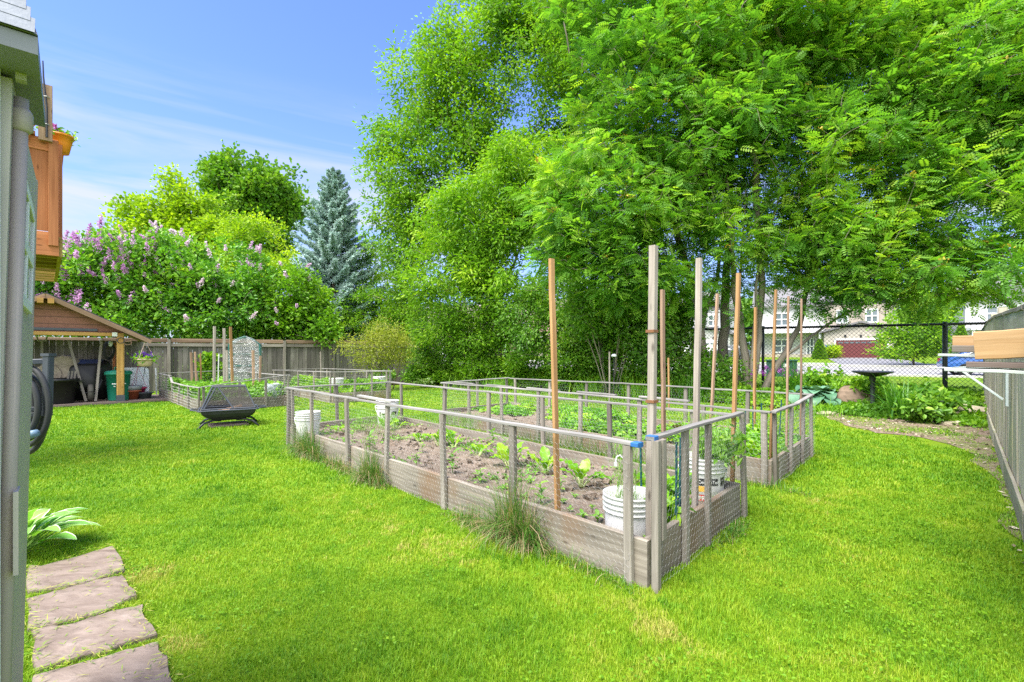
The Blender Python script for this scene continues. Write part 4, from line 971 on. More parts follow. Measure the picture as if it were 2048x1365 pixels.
raised_bed('front', 'nearest raised vegetable bed with weathered boards, wire netting and blue rail ends', .265, .175,
    {0: [.018] + T1(0, 1031, 892, 775, 700, 628, 590) + [.985], 1: [.03, .45, .97], 2: [.06, .27, .45, .62, .78, .93], 3: T1(3, 1410, 1484) + [.985 * 0 + .70]},
    {0: [(.012, .79), (.30, .80), (.48, .79), (.66, .80), (1.0, .80)], 1: [(0, .80), (1, .80)], 2: [(0, .80), (.35, .79), (.65, .80), (1, .80)], 3: [(.02, .83), (1.0, .83)]}, .042, .0005)
raised_bed('middle', 'second raised bed full of strawberry leaves behind the nearest bed', .25, .16,
    {0: [.01, .12, .26, .42, .56, .70, .85, .985], 1: [.05, .5, .97], 2: [.03, .2, .36, .52, .70, .86, .98], 3: [.03, .30, .62, .96]},
    {0: [(0, .72), (.26, .74), (.5, .75), (.72, .75), (1, .74)], 1: [(0, .74), (1, .76)], 2: [(0, .75), (.3, .76), (.5, .78), (.75, .77), (1, .77)], 3: [(0, .77), (.45, .72), (1, .72)]}, .05, .0009)
def zpx(p2, py): return CH + (HY - py) / F * p2[1]
b3_ = BEDS['far_left']
raised_bed('far_left', 'raised bed in front of the tool shelter side, its top rail stepping down', .26, .17,
    {0: [.02, .22, .45, .62, .78, .97], 1: [.1, .5, .9], 2: [.2, .5, .8], 3: [.03, .3, .6, .97]},
    {0: [(0, zpx(b3_[0], 776)), (.30, zpx(b3_[0] * .7 + b3_[1] * .3, 772)), (.62, zpx(b3_[0] * .38 + b3_[1] * .62, 765)), (.66, zpx(b3_[0] * .34 + b3_[1] * .66, 752)), (1, zpx(b3_[1], 748))], 1: [(0, .70), (1, .72)], 2: [(0, .72), (1, .72)], 3: [(0, zpx(b3_[3], 750)), (1, zpx(b3_[0], 775))]}, .075, .0016)
raised_bed('far_right', 'raised bed farthest back against the board fence, beside the bronze shrub', .26, .17,
    {0: [.02, .25, .5, .75, .97], 1: [.1, .5, .9], 2: [.1, .4, .7, .95], 3: [.03, .35, .65, .97]},
    {0: [(0, .80), (.5, .76), (1, .72)], 1: [(0, .72), (1, .74)], 2: [(0, .74), (1, .78)], 3: [(0, .78), (1, .80)]}, .08, .0016)
# extra timbers at the near corner of the front bed
bed = [o for o in sc.objects if o.name.startswith('raised_bed') and o.parent is None][0]
A_ = np.array([*BEDS['front'][0], 0]); D_ = np.array([*BEDS['front'][3], 0]); e3 = nrm(D_ - A_); n3 = np.array([e3[1], -e3[0], 0])
mb = MB(); mb.bar(A_ + n3 * .045 + e3 * .015, A_ + n3 * .045 + e3 * .015 + ZZ * .82, .045, .04, up=n3, seg=4, wob=.002); obj('post', mb, M['grey_wood'], bed)
mb = MB(); mb.bar(A_ + n3 * .05 + e3 * .075 + ZZ * .27, A_ + n3 * .05 + e3 * .075 + ZZ * .82, .05, .034, up=n3, seg=3, wob=.002); obj('post', mb, M['grey_wood'], bed)
eAB = nrm(np.array([*BEDS['front'][1], 0]) - A_); nAB = np.array([eAB[1], -eAB[0], 0]) * -1
if np.dot(nAB, A_ - np.array([*sum(BEDS['front']) / 4, 0])) < 0: nAB = -nAB
for p, d_ in ((A_ + eAB * .045 + nAB * .014 + ZZ * .79, eAB), (A_ + e3 * .015 + n3 * .014 + ZZ * .83, e3)):
    mb = MB(); mb.bar(p - d_ * .012, p + d_ * .035, .056, .026); obj('painted_end', mb, M['blue_tape'], bed)
mb = MB(); p = np.array([*(BEDS['front'][0] * .52 + BEDS['front'][1] * .48), 0]); mb.bar(p + eAB * .02 + ZZ * .824, p + eAB * .75 + ZZ * .835, .05, .02, seg=3); obj('rail', mb, M['rail_wood'], bed)
mb = MB(); p = np.array([*(BEDS['middle'][0] * .35 + BEDS['middle'][1] * .65), 0]); bed2 = [o for o in sc.objects if o.name.startswith('raised_bed') and o.parent is None][1]
for k in range(5):
    p = np.array([*(BEDS['middle'][0] * (1 - .15 - .17 * k) + BEDS['middle'][1] * (.15 + .17 * k)), 0]); mb = MB(); mb.bar(p + ZZ * .765, p + eAB * .62 + ZZ * .772, .05, .02, seg=3, wob=.003); obj('rail', mb, M['rail_wood'], bed2)

# ---------------------------------------------------------------- stakes
def stake(bpx, tpx, tpy, Y, w, mat, label, z0=.10, group='tall stakes in the front beds', t_=None, lean=0):
    b = W(bpx, 0, Y); b[2] = z0; top = W(tpx, tpy, Y + lean); mb = MB()
    mb.bar(b, top, w, t_ or w * .8, up=(-.69, .72, 0), seg=8, wob=.0025, bev=.003); return obj('garden_stake', mb, M[mat], None, label, 'stake', group, loc=b)
stake(1116, 1103, 518, 3.30, .044, 'cedar_new', 'orange-brown cedar stake standing alone left of the others in the nearest bed', t_=.022)
s2 = stake(1299, 1307, 492, 2.80, .040, 'stake_grey', 'tallest weathered grey stake at the near corner of the nearest bed', z0=0, t_=.04)
for z in (1.42, 1.02): mb = MB(); p = W(1304, 0, 2.80); p[2] = z; mb.box(p + [0, 0, 0], .026, .026, .008, ax=(.72, .69, 0)); obj('rusty_wire', mb, plain('rust%d' % int(z * 100), (.20, .09, .04), .8), s2)
stake(1328, 1325, 580, 4.35, .050, 'cedar_pink', 'pinkish flat stake at the far side of the nearest bed, second right of the corner', t_=.024)
stake(1389, 1398, 517, 3.42, .036, 'stake_grey', 'slim pale grey stake just left of the printed bucket', t_=.036)
stake(1418, 1435, 588, 5.35, .045, 'cedar_pink', 'reddish stake leaning right, behind the printed bucket', t_=.022)
stake(1463, 1477, 547, 3.95, .040, 'cedar_new', 'bright cedar stake leaning right at the right corner of the nearest bed', t_=.026)
stake(1508, 1511, 615, 6.55, .055, 'cedar_new', 'short orange stake at the back edge of the strawberry bed', t_=.025)
stake(1540, 1552, 580, 4.95, .035, 'cedar_new', 'narrow orange stake at the near corner of the strawberry bed', t_=.022)
stake(1573, 1577, 593, 5.75, .030, 'cedar_pink', 'thin pale stake inside the strawberry bed front, left of the thinnest one', t_=.022)
stake(1602, 1603, 598, 6.0, .027, 'cedar_pink', 'thinnest pale stake, last on the right', t_=.02)
GB = 'stakes in the far beds'
stake(428, 429, 653, 12.6, .06, 'stake_grey', 'grey stake left of the trio in the bed by the shelter', group=GB)
stake(449, 448, 657, 12.8, .055, 'stake_grey', 'grey stake in the middle of the trio in the bed by the shelter', group=GB)
stake(466, 461, 654, 11.9, .055, 'cedar_new', 'orange stake beside the plastic greenhouse', group=GB)
stake(386, 382, 705, 12.8, .05, 'cedar_pink', 'short stake with a pale tip, first of three in a row', group=GB)
stake(394, 390, 704, 13.2, .04, 'cedar_pink', 'short slim stake in the middle of three in a row', group=GB)
stake(403, 401, 707, 13.4, .035, 'cedar_new', 'short slim orange stake, last of three in a row', group=GB)
stake(455, 454, 701, 12.4, .05, 'stake_grey', 'short grey stake left of the plastic greenhouse', group=GB)
stake(508, 506, 701, 12.0, .055, 'cedar_pink', 'short brown stake in front of the plastic greenhouse', group=GB)
stake(519, 521, 712, 12.4, .05, 'cedar_pink', 'short brown stake at the right side of the plastic greenhouse', group=GB)
stake(435, 438, 708, 12.9, .022, 'white_paint', 'thin white pole between the grey stakes', group=GB)
stake(642, 641, 704, 16.3, .035, 'stake_grey', 'thin stake before the board fence in the farthest bed', group=GB)
stake(313, 311, 737 - 1, 14.0, .03, 'white_paint', 'thin white post end beside the hanging basket', group=GB)
stake(1338, 1337, 716, 11.0, .04, 'cedar_new', 'small yellow stake among the plants left of the pale stakes', z0=0, group='small stakes in the planting bed')
stake(1219, 1219, 704, 12.6, .035, 'stake_grey', 'small grey peg in front of the tangled shrub', z0=0, group='small stakes in the planting bed')
M['cane'] = plain('cane', (.012, .07, .085), .5, var=.3)
def cane(bpx, tpx, tpy, Y, label, z0=.13):
    b = W(bpx, 0, Y); b[2] = z0; tp = W(tpx, tpy, Y); mb = MB(); n = 30; pts = [b + (tp - b) * i / n for i in range(n + 1)]
    mb.tube(pts, [.0068 + .0016 * (i % 3 == 0) for i in range(n + 1)], 6); obj('plant_cane', mb, M['cane'], None, label, 'cane', 'dark blue-green plant canes', loc=b)
cane(1284, 1281, 895, 3.35, 'dark plant cane seen between the two near corner posts')
cane(1321, 1319, 872, 3.20, 'dark plant cane just right of the tallest grey stake')
cane(1352, 1353, 884, 3.02, 'dark plant cane, first of the close trio')
cane(1358, 1361, 876, 3.25, 'dark plant cane, tallest of the close trio')
cane(1357, 1370, 881, 3.3, 'slanting dark plant cane of the close trio')
cane(1490, 1491, 822, 5.5, 'dark plant cane in the strawberry bed left of the orange stake')
cane(1506, 1506, 812, 6.3, 'dark plant cane in front of the short orange stake')
cane(1522, 1523, 806, 5.3, 'dark plant cane between the two orange stakes of the strawberry bed')
cane(1558, 1563, 800, 6.1, 'dark plant cane left of the thin pale stakes')
# ---------------------------------------------------------------- buckets
M['label_black'] = plain('label_black', (.02, .02, .022), .5, var=.2, scale=20)
M['label_white'] = plain('label_white', (.7, .7, .7), .5, var=.03)
M['label_yellow'] = plain('label_yellow', (.72, .42, .05), .5, var=.12)
M['label_red'] = plain('label_red', (.52, .06, .04), .5, var=.12)
M['potting'] = plain('potting', (.14, .075, .05), .95, var=.4, scale=40, bmp=.8)
M['bucket_grey'] = plain('bucket_grey', (.46, .50, .54), .45, var=.08)
def wrap(mb, c, R0, R1, h, face, u0, u1, z0, z1, off=.0016, n=14):
    """patch on the bucket's skin: u metres round from the direction 'face'"""
    V = []
    for i in range(n + 1):
        for z in (z0, z1):
            r = R0 + (R1 - R0) * z / h + off; a = face + (u0 + (u1 - u0) * i / n) / r
            V.append((c[0] + math.cos(a) * r, c[1] + math.sin(a) * r, c[2] + z))
    mb.add(V, [(2 * i, 2 * i + 2, 2 * i + 3, 2 * i + 1) for i in range(n)])
def wrap_text(txt, size, mat, parent, name, c, R0, R1, h, face, u0, z0, off=.0028, bold=.0):
    cu = bpy.data.curves.new('text', 'FONT'); cu.body = txt; cu.size = size; cu.offset = bold; cu.resolution_u = 3
    to = bpy.data.objects.new('text', cu); COL.objects.link(to); dg = bpy.context.evaluated_depsgraph_get(); dg.update()
    me = bpy.data.meshes.new_from_object(to.evaluated_get(dg)); bpy.data.objects.remove(to)
    V = []
    for v in me.vertices:
        z = z0 + v.co.y; r = R0 + (R1 - R0) * z / h + off; a = face + (u0 + v.co.x) / r
        V.append((c[0] + math.cos(a) * r, c[1] + math.sin(a) * r, c[2] + z))
    mb = MB(); mb.add(V, [list(p.vertices) for p in me.polygons]); return obj(name, mb, mat, parent)
def bucket(px, Y, z0, label, R1=.155, R0=.135, h=.37, soil=None, handle=True, grey=False, tilt=0, loc=None):
    c = loc if loc is not None else W(px, 0, Y); c = np.array([c[0], c[1], z0]); t = thing('bucket', label, 'bucket', c, 'white buckets in the beds')
    def r(z): return R0 + (R1 - R0) * z / h
    pr = [(r(0) - .006, 0), (r(0), .008), (r(.5 * h), .5 * h), (r(.70 * h), .70 * h)]
    for k in range(3):
        z = (.71 + .085 * k) * h; pr += [(r(z), z), (r(z) + .010, z + .003), (r(z) + .010, z + .010), (r(z) + .001, z + .013)]
    pr += [(r(h * .97), h * .955), (r(h) + .006, h * .965), (r(h) + .006, h), (r(h) - .003, h), (r(.7 * h) - .004, .7 * h), (r(0) - .008, .012), (0, .012)]
    mb = MB(); mb.lathe(pr, c, 36); obj('body', mb, M['bucket_grey' if grey else 'bucket_white'], t, smooth=False)
    for f in t.children[0].data.polygons: f.use_smooth = True
    if soil: mb = MB(); mb.lathe([(r(soil) - .006, soil), (r(soil) * .6, soil + .008), (0, soil + .004)], c, 24, wob=.02); obj('potting_soil', mb, M['potting'], t)
    if handle:
        mb = MB(); a0 = random.uniform(-.3, .3); pts = []
        for i in range(15):
            th = math.pi * i / 14; R_ = r(h) + .014; x = R_ * math.cos(th); q = R_ * math.sin(th)
            pts.append(c + [x * math.cos(a0) + q * .45 * math.sin(a0), x * math.sin(a0) - q * .45 * math.cos(a0), h * .80 - q * .95])
        mb.tube(pts, .0035, 5); obj('handle', mb, M['white_paint'], t, smooth=True)
    return t, c, (R0, R1, h)
A2 = BEDS['front'][0]
bucket(1261, 3.06, .055, 'dirty white bucket with a feathery plant at the near corner of the nearest bed', R1=.165, R0=.148, soil=.25, handle=False)
t, c, g = bucket(0, 0, .125, 'white bucket with printed black, yellow and red label near the right corner', loc=W(1405, 0, 3.82), R1=.168, R0=.146, soil=.22)
face = math.atan2(-c[1], -c[0])
mb = MB(); wrap(mb, c, *g, face, -.04, .12, .175, .228); wrap(mb, c, *g, face, .145, .20, .165, .232); obj('black_label', mb, M['label_black'], t)
mb = MB(); wrap(mb, c, *g, face, -.04, .045, .128, .170); obj('yellow_label', mb, M['label_yellow'], t)
mb = MB(); wrap(mb, c, *g, face, -.04, .065, .055, .105); obj('red_label', mb, M['label_red'], t)
wrap_text('CertainTeed', .034, M['label_white'], t, 'lettering', c, *g, face, -.034, .190, bold=.0006)
wrap_text('PRO', .045, M['label_white'], t, 'lettering', c, *g, face, -.030, .064, bold=.0012)
def lab(t, c, g, bands):
    f = math.atan2(-c[1], -c[0]); mb = MB()
    for (u0, u1, z0, z1) in bands: wrap(mb, c, *g, f, u0, u1, z0, z1)
    obj('black_label', mb, M['label_black'], t)
bucket(616, 6.55, .14, 'white ribbed bucket behind tall grass at the left corner of the nearest bed')
t, c, g = bucket(775, 7.55, .16, 'white bucket with dark printed band at the far corner of the nearest bed', R1=.17, R0=.145, h=.40); lab(t, c, g, [(-.13, -.11, .18, .24), (-.08, .02, .19, .215), (.06, .15, .19, .24), (-.06, .03, .15, .165)])
bucket(547, 11.9, .17, 'white bucket with a coiled cord in front, in the bed by the shelter', grey=True, R1=.19, R0=.17)
bucket(433, 11.1, .17, 'white bucket seen through the fire pit screen', R1=.20, R0=.18)
t, c, g = bucket(673, 13.4, .17, 'white bucket with a small black label in the farthest bed', R1=.19, R0=.16, h=.42); lab(t, c, g, [(.0, .11, .14, .20)])
bucket(757, 14.3, .17, 'white bucket at the back right corner of the farthest bed', R1=.20, R0=.17, h=.42)
mb = MB(); p = W(541, 0, 11.62); p[2] = .30
for k in range(3): mb.tube([p + [math.cos(a) * (.15 - .03 * k), -.02 * k, math.sin(a) * (.15 - .03 * k)] for a in np.linspace(0, 6.28, 24)], .012, 5, cap=False)
obj('coiled_cord', mb, plain('cord_green', (.12, .17, .13), .6), None, 'grey-green coil of cord hanging before the bucket by the shelter', 'cord', loc=p)

# ---------------------------------------------------------------- broad-leaved plants
def blade(mb, b, az, elev, L, Wd, droop, prof, fold=.25, edge=0.0, n=7, tint=.5, ruff=0.0, stalk=0.0, twist=0):
    """one leaf: stalk then blade. prof(t)->0..1 half width; edge: fraction of width taken by a pale margin"""
    d = np.array([math.cos(az), math.sin(az), 0]); sd = np.array([-math.sin(az), math.cos(az), 0]); p = np.asarray(b, float).copy(); e = elev
    cols = [-1, -(1 - edge), -.45, 0, .45, (1 - edge), 1] if edge else [-1, -.5, 0, .5, 1]
    V = []; tot = stalk + L; rows = n; stp = L / rows
    if stalk:
        m = 5; SP = [p.copy()]
        for i in range(m): p = p + (d * math.cos(e) + ZZ * math.sin(e)) * stalk / m; e -= droop * .25 * stalk / tot / m * m / 3; SP.append(p.copy())
    else: SP = None
    for i in range(rows + 1):
        t = i / rows; w = Wd * .5 * max(.015, prof(t)); nn = -d * math.sin(e) + ZZ * math.cos(e)
        for c in cols:
            V.append(p + sd * (w * c * math.cos(twist * t)) + nn * (abs(c) * w * fold + (ruff * w * math.sin(t * 19 + c * 5 + az * 7) * abs(c) if ruff else 0)))
        p = p + (d * math.cos(e) + ZZ * math.sin(e)) * stp; e -= droop / rows
    k = len(cols); F_ = []; ed = []
    for i in range(rows):
        for j in range(k - 1):
            F_.append((i * k + j, (i + 1) * k + j, (i + 1) * k + j + 1, i * k + j + 1)); ed.append(1.0 if edge and j in (0, k - 2) else 0.0)
    mb.add(V, F_, None, tint, ed); return SP
P_HOSTA = lambda t: (math.sin(math.pi * min(1, t ** .62 * .98 + .02)) ** .75)
P_STRAP = lambda t: (1 - t) ** .55 * (.55 + .45 * min(1, t * 4))
P_CHARD = lambda t: min(1, .18 + 1.6 * t) * (1 - t ** 5) ** .7 * (1 - .12 * math.sin(t * 9))
P_OVATE = lambda t: math.sin(math.pi * t ** .8) ** .85 if 0 < t < 1 else 0.0
def hosta(name, label, loc, n, R_, L, Wd, mat, edge=0, stalkmat='stalk', seed=0, cat='hosta', elev=(.75, 1.35), droop=1.2, half=None):
    random.seed(seed); loc = np.asarray(loc, float); t = thing(name, label, cat, loc); mb = MB(); st = MB()
    for i in range(n):
        f = (i + .5) / n; az = i * 2.39996 + random.uniform(-.3, .3); el = elev[0] + (elev[1] - elev[0]) * (1 - f) + random.uniform(-.12, .12); sc_ = random.uniform(.75, 1.15) * (.75 + .25 * f)
        SP = blade(mb, loc + [math.cos(az) * .04, math.sin(az) * .04, .02], az, el, L * sc_, Wd * sc_, droop * random.uniform(.8, 1.25), P_HOSTA, .22, edge, 8, random.random(), .05, R_ * sc_ * random.uniform(.7, 1.1))
        st.tube(SP, [.007, .006, .006, .005, .005, .004], 4)
    obj('leaves', mb, M[mat], t, smooth=True); obj('stalks', st, M[stalkmat], t, smooth=True); random.seed(seed + 99); return t
M['stalk'] = leafmat('stalk', [(.10, .22, .03), (.16, .30, .05)], trans=.1)
M['pale_stalk'] = leafmat('pale_stalk', [(.42, .50, .20), (.58, .62, .32)], trans=.2)
M['hosta_blue'] = leafmat('hosta_blue', [(.07, .18, .10), (.12, .26, .16), (.18, .33, .22)], trans=.18, rough=.45, spec=.45)
M['hosta_green'] = leafmat('hosta_green', [(.05, .17, .03), (.10, .25, .035), (.18, .34, .04)], trans=.3, spec=.4)
M['hosta_variegated'] = leafmat('hosta_variegated', [(.09, .24, .03), (.15, .32, .04), (.23, .40, .06)], trans=.3, edge=(.66, .68, .44), spec=.45)
M['hosta_white'] = leafmat('hosta_white', [(.13, .33, .05), (.20, .42, .07), (.28, .48, .10)], trans=.3, edge=(.78, .80, .66), spec=.45)
M['chard_leaf'] = leafmat('chard_leaf', [(.12, .30, .012), (.20, .42, .016), (.32, .50, .03)], trans=.35, spec=.5, rough=.35)
M['seedling_leaf'] = leafmat('seedling_leaf', [(.11, .27, .03), (.19, .38, .045), (.30, .48, .08)], trans=.35)
M['straw_leaf'] = leafmat('straw_leaf', [(.07, .23, .012), (.13, .34, .016), (.22, .44, .02), (.38, .52, .04)], trans=.35)
hosta('hosta_plant', 'big blue-green hosta mound left of the bird bath', G(1655, 822) + [0, .35, 0], 100, .50, .34, .36, 'hosta_blue', seed=5, elev=(.75, 1.52), droop=2.0)
hosta('hosta_plant', 'small white-edged hosta behind the leaning stakes', G(1492, 802), 22, .30, .30, .17, 'hosta_variegated', .2, seed=6, elev=(.6, 1.4))
hosta('hosta_plant', 'blue-leaved hosta under the tangled shrub', G(1218, 790), 26, .34, .34, .24, 'hosta_blue', seed=7)
hosta('hosta_plant', 'broad pale hosta at the middle of the planting bed', G(1075, 778), 30, .40, .46, .36, 'hosta_green', seed=8, elev=(.5, 1.4))
hosta('hosta_plant', 'grey-green hosta left of the pale broad one', G(1150, 783) + [0, .5, 0], 26, .45, .44, .34, 'hosta_blue', seed=9, elev=(.6, 1.4))
hosta('hosta_plant', 'fine variegated clump near the board fence corner', G(850, 776), 46, .30, .28, .10, 'hosta_variegated', .25, seed=10, elev=(.5, 1.5))
hosta('hosta_plant', 'white-edged hosta peeking past the grey shed at the left', W(26, 0, 3.10) * [1, 1, 0], 54, .20, .24, .12, 'hosta_white', .13, seed=11, elev=(.55, 1.5), droop=1.0)
# daylilies and other strap-leaved clumps
def straps(name, label, loc, n, L, Wd, mat, seed, lean=(.25, 1.3), cat='plant', rad=.12):
    rng = np.random.default_rng(seed); loc = np.asarray(loc, float); P = loc + np.stack([rng.normal(0, rad, n), rng.normal(0, rad, n), np.zeros(n)], 1); mb = MB()
    add_blades(mb, P, rng.uniform(0, 6.283, n), rng.uniform(*lean, n), L * rng.uniform(.6, 1.15, n), np.full(n, Wd) * rng.uniform(.7, 1.2, n), np.clip(rng.normal(.5, .22, n), 0, 1), 6, rng.uniform(.8, 1.6, n))
    t = thing(name, label, cat, loc); obj('leaves', mb, M[mat], t); return t
M['daylily_leaf'] = leafmat('daylily_leaf', [(.035, .14, .012), (.07, .22, .015), (.14, .32, .02)], trans=.35, spec=.4)
straps('daylily_clump', 'arching daylily clump right of the bird bath', G(1800, 838), 150, 1.0, .026, 'daylily_leaf', 1)
straps('daylily_clump', 'upright daylily clump beside the purple flowers', G(1598, 812) + [0, .3, 0], 130, 1.15, .026, 'daylily_leaf', 2, lean=(.1, .8))
straps('daylily_clump', 'light green grassy clump left of the small grey peg', G(1180, 792), 170, .75, .016, 'straw_leaf', 3, lean=(.2, 1.1), rad=.25)
straps('daylily_clump', 'light green grassy clump below the bare-stemmed shrub', G(1270, 800), 170, .8, .016, 'straw_leaf', 4, lean=(.2, 1.1), rad=.28)
straps('daylily_clump', 'narrow-leaved clump in front of the light willowy shrub', G(930, 776) + [0, .4, 0], 260, 1.0, .02, 'shrub_mid', 5, lean=(.2, .9), rad=.35)
straps('daylily_clump', 'bright feathery clump at the front of the back planting bed', G(1000, 780), 260, .65, .015, 'straw_leaf', 6, lean=(.3, 1.3), rad=.35)
straps('daylily_clump', 'grassy clump at the foot of the middle rowan stems', G(1400, 806) + [0, .5, 0], 200, .9, .02, 'daylily_leaf', 7, lean=(.2, 1.0), rad=.3)
straps('daylily_clump', 'tuft of blades between the big hosta and the lawn edge', G(1640, 830), 120, .42, .012, 'straw_leaf', 8, lean=(.3, 1.3), rad=.22)
# purple flowers
t = straps('flower_clump', 'purple flowers on stems behind the thin pale stakes', G(1563, 806) + [0, .2, 0], 60, .7, .014, 'daylily_leaf', 9, cat='flowers')
mb = MB(); c0_ = G(1563, 806) + [0, .1, .82]; q = np.repeat(c0_ + RNG.normal(0, 1, (12, 3)) * [.30, .15, .10], 40, 0); q = q + RNG.normal(0, .028, q.shape)
leaves(q, rdir(len(q)), rdir(len(q)), np.full(len(q), .045), np.full(len(q), .03), RNG.random(len(q)), mb, 'quad4'); M['purple_petal'] = leafmat('purple_petal', [(.30, .05, .36), (.45, .12, .5)], trans=.3, tcol=(1, 1, 1)); obj('flowers', mb, M['purple_petal'], t, kind='stuff')
# ground cover in the planting bed (nobody could count it)
n = 22000; u = RNG.random(n); v = RNG.random(n) ** .85; E3 = np.array([[*e, 0] for e in EDGE[::-1]])
ei = u * (len(E3) - 1); i0 = np.minimum(ei.astype(int), len(E3) - 2); fr_ = (ei - i0)[:, None]; front = E3[i0] * (1 - fr_) + E3[i0 + 1] * fr_
backp = CL0 + CLD * (np.linalg.norm(CL1 - CL0) * (.03 + .95 * u))[:, None] - CLN * .4
P = front * (1 - v[:, None]) + backp * v[:, None]; hh = (.06 + .38 * fbm(P[:, :2], 1.1, 12) * np.clip(v * 5 + .15, 0, 1.2)) * (1 - .45 * ((P[:, 0] > 6.5) & (v < .3))) * (1 + 1.1 * np.clip((4.5 - P[:, 0]) / 3, 0, 1))
keep = RNG.random(n) < np.clip(.25 + v * 5, 0, 1); P, hh = P[keep], hh[keep]
P = np.repeat(P, 9, 0); H9 = np.repeat(hh, 9); n = len(P); P = P + np.concatenate([RNG.normal(0, .10, (n, 2)), np.zeros((n, 1))], 1); P[:, 2] = H9 * RNG.uniform(.25, 1.15, n)
mb = MB(); tint = np.clip(.35 + (fbm(P[:, :2], 1.3, 30) - .5) * 1.6 + RNG.normal(0, .15, n), 0, 1); D = rdir(n, .25); Ls = RNG.uniform(.05, .11, n)
leaves(P, D, rdir(n, 1.4), Ls, Ls * .62, tint, mb, 'ovate', .15); obj('ground_cover', mb, M['shrub_mid'], kind='stuff', label='leafy ground cover filling the planting bed')
# ferny plant right of the bird bath, dark
def bushy(name, label, loc, n, h, r, mat, seed, leaf=.10, cat='plant', asp=.6):
    rng = np.random.default_rng(seed); loc = np.asarray(loc, float); st = MB(); P = []
    for i in range(max(5, n // 60)):
        a = rng.uniform(0, 6.283); q = rng.random() ** .5 * r; top = loc + [math.cos(a) * q, math.sin(a) * q, h * rng.uniform(.7, 1.05) * (1 - .35 * (q / r) ** 2)]; mid = loc * .5 + top * .5 + [0, 0, h * .12]
        st.tube([loc + [math.cos(a) * .03, math.sin(a) * .03, 0], mid, top], [.006, .005, .003], 4, cap=False)
        k = 60; f = rng.uniform(.25, 1.05, k)[:, None]; P.append(np.where(f < .5, loc * (1 - f * 2) + mid * f * 2, mid * (2 - f * 2) + top * (f * 2 - 1)) + rng.normal(0, leaf * .5, (k, 3)))
    P = np.concatenate(P); m = len(P); mb = MB(); Ls = leaf * rng.uniform(.6, 1.2, m)
    v = rng.normal(size=(m, 3)); v[:, 2] -= .1; leaves(P, nrm(v), nrm(rng.normal(size=(m, 3)) + [0, 0, 1.5]), Ls, Ls * asp, np.clip(rng.normal(.5, .25, m), 0, 1), mb, 'ovate', .15)
    t = thing(name, label, cat, loc); obj('stems', st, M['stalk'], t); obj('leaves', mb, M[mat], t); return t
bushy('leafy_perennial', 'dark leafy perennial low beside the flat rock', G(1850, 846), 900, .42, .42, 'shrub_dark', 1, .13)
bushy('leafy_perennial', 'broad dark perennial by the fence end', G(1920, 846) + [0, .6, 0], 900, .62, .5, 'shrub_dark', 2, .14)
bushy('leafy_perennial', 'mid-height leafy plant behind the arching daylily', G(1790, 832) + [0, .9, 0], 1200, .80, .7, 'shrub_mid', 3, .13)
bushy('leafy_perennial', 'tall yellow-green plant behind the big blue hosta', G(1700, 820) + [0, 1.3, 0], 1300, .92, .8, 'straw_leaf', 4, .11)
bushy('leafy_perennial', 'bushy dark green plant left of the purple flowers', G(1440, 803) + [0, .4, 0], 1400, .72, .7, 'shrub_dark', 5, .11)
bushy('leafy_perennial', 'dark mounded plant below the bronze shrub', G(800, 770) + [-.6, -.4, 0], 900, .6, .6, 'shrub_dark', 6, .13)
bushy('leafy_perennial', 'green mound behind the second bed middle stakes', G(1345, 800) + [0, .3, 0], 1200, .75, .6, 'shrub_mid', 7, .11)
bushy('leafy_perennial', 'light mounded plant left of the fine variegated clump', G(890, 775) + [0, .3, 0], 1000, .6, .6, 'shrub_mid', 8, .11)
bushy('leafy_perennial', 'low yellow-green plant at the bed edge near the middle', G(1080, 786) + [.7, .1, 0], 900, .42, .5, 'straw_leaf', 9, .10)
for i, (px, py, up_, h, r, mt, lb) in enumerate(((870, 772, .5, 1.0, .6, 'shrub_mid', 'tall pale perennial behind the fine variegated clump'), (945, 776, .7, 1.15, .6, 'shrub_mid', 'tall willowy perennial in front of the narrow-leaved clump'), (1010, 778, .9, 1.05, .6, 'straw_leaf', 'tall yellow-green perennial behind the bright feathery clump'), (1110, 782, .9, 1.0, .6, 'shrub_mid', 'leafy perennial between the two broad hostas'), (1185, 786, .9, 1.0, .6, 'straw_leaf', 'yellow-green perennial left of the small grey peg'), (1290, 796, .9, 1.05, .6, 'shrub_mid', 'leafy perennial below the shrub of bare stems'), (1385, 803, .8, .85, .5, 'shrub_mid', 'leafy perennial before the forked rowan trunk'))):
    bushy('leafy_perennial', lb, G(px, py) + [0, up_, 0], 1200, h, r, mt, 70 + i, .11, asp=.45)
# ---------------------------------------------------------------- chard and seedlings in the beds
def chard(label, loc, n, L, seed, red=False):
    random.seed(seed); loc = np.asarray(loc, float); t = thing('chard_plant', label, 'chard', loc, 'chard plants in the nearest bed' if not red else None); mb = MB(); st = MB()
    for i in range(n):
        az = i * 2.4 + random.uniform(-.4, .4); el = random.uniform(.75, 1.45); s_ = random.uniform(.65, 1.1)
        SP = blade(mb, loc + [math.cos(az) * .012, math.sin(az) * .012, 0], az, el, L * s_, L * .52 * s_, random.uniform(.5, 1.5), P_CHARD, .12, 0, 9, random.random(), .30, L * .42 * s_)
        st.tube(SP, [.009, .0075, .007, .006, .006, .005], 5)
    obj('leaves', mb, M['beet_leaf' if red else 'chard_leaf'], t, smooth=True); obj('stalks', st, M['beet_stalk' if red else 'pale_stalk'], t, smooth=True); random.seed(seed + 5)
M['beet_leaf'] = leafmat('beet_leaf', [(.10, .14, .02), (.16, .08, .02), (.20, .24, .03)], trans=.3); M['beet_stalk'] = leafmat('beet_stalk', [(.45, .03, .02), (.55, .05, .03)], trans=.2)
def SG(px, py): return G(px, py, .17)
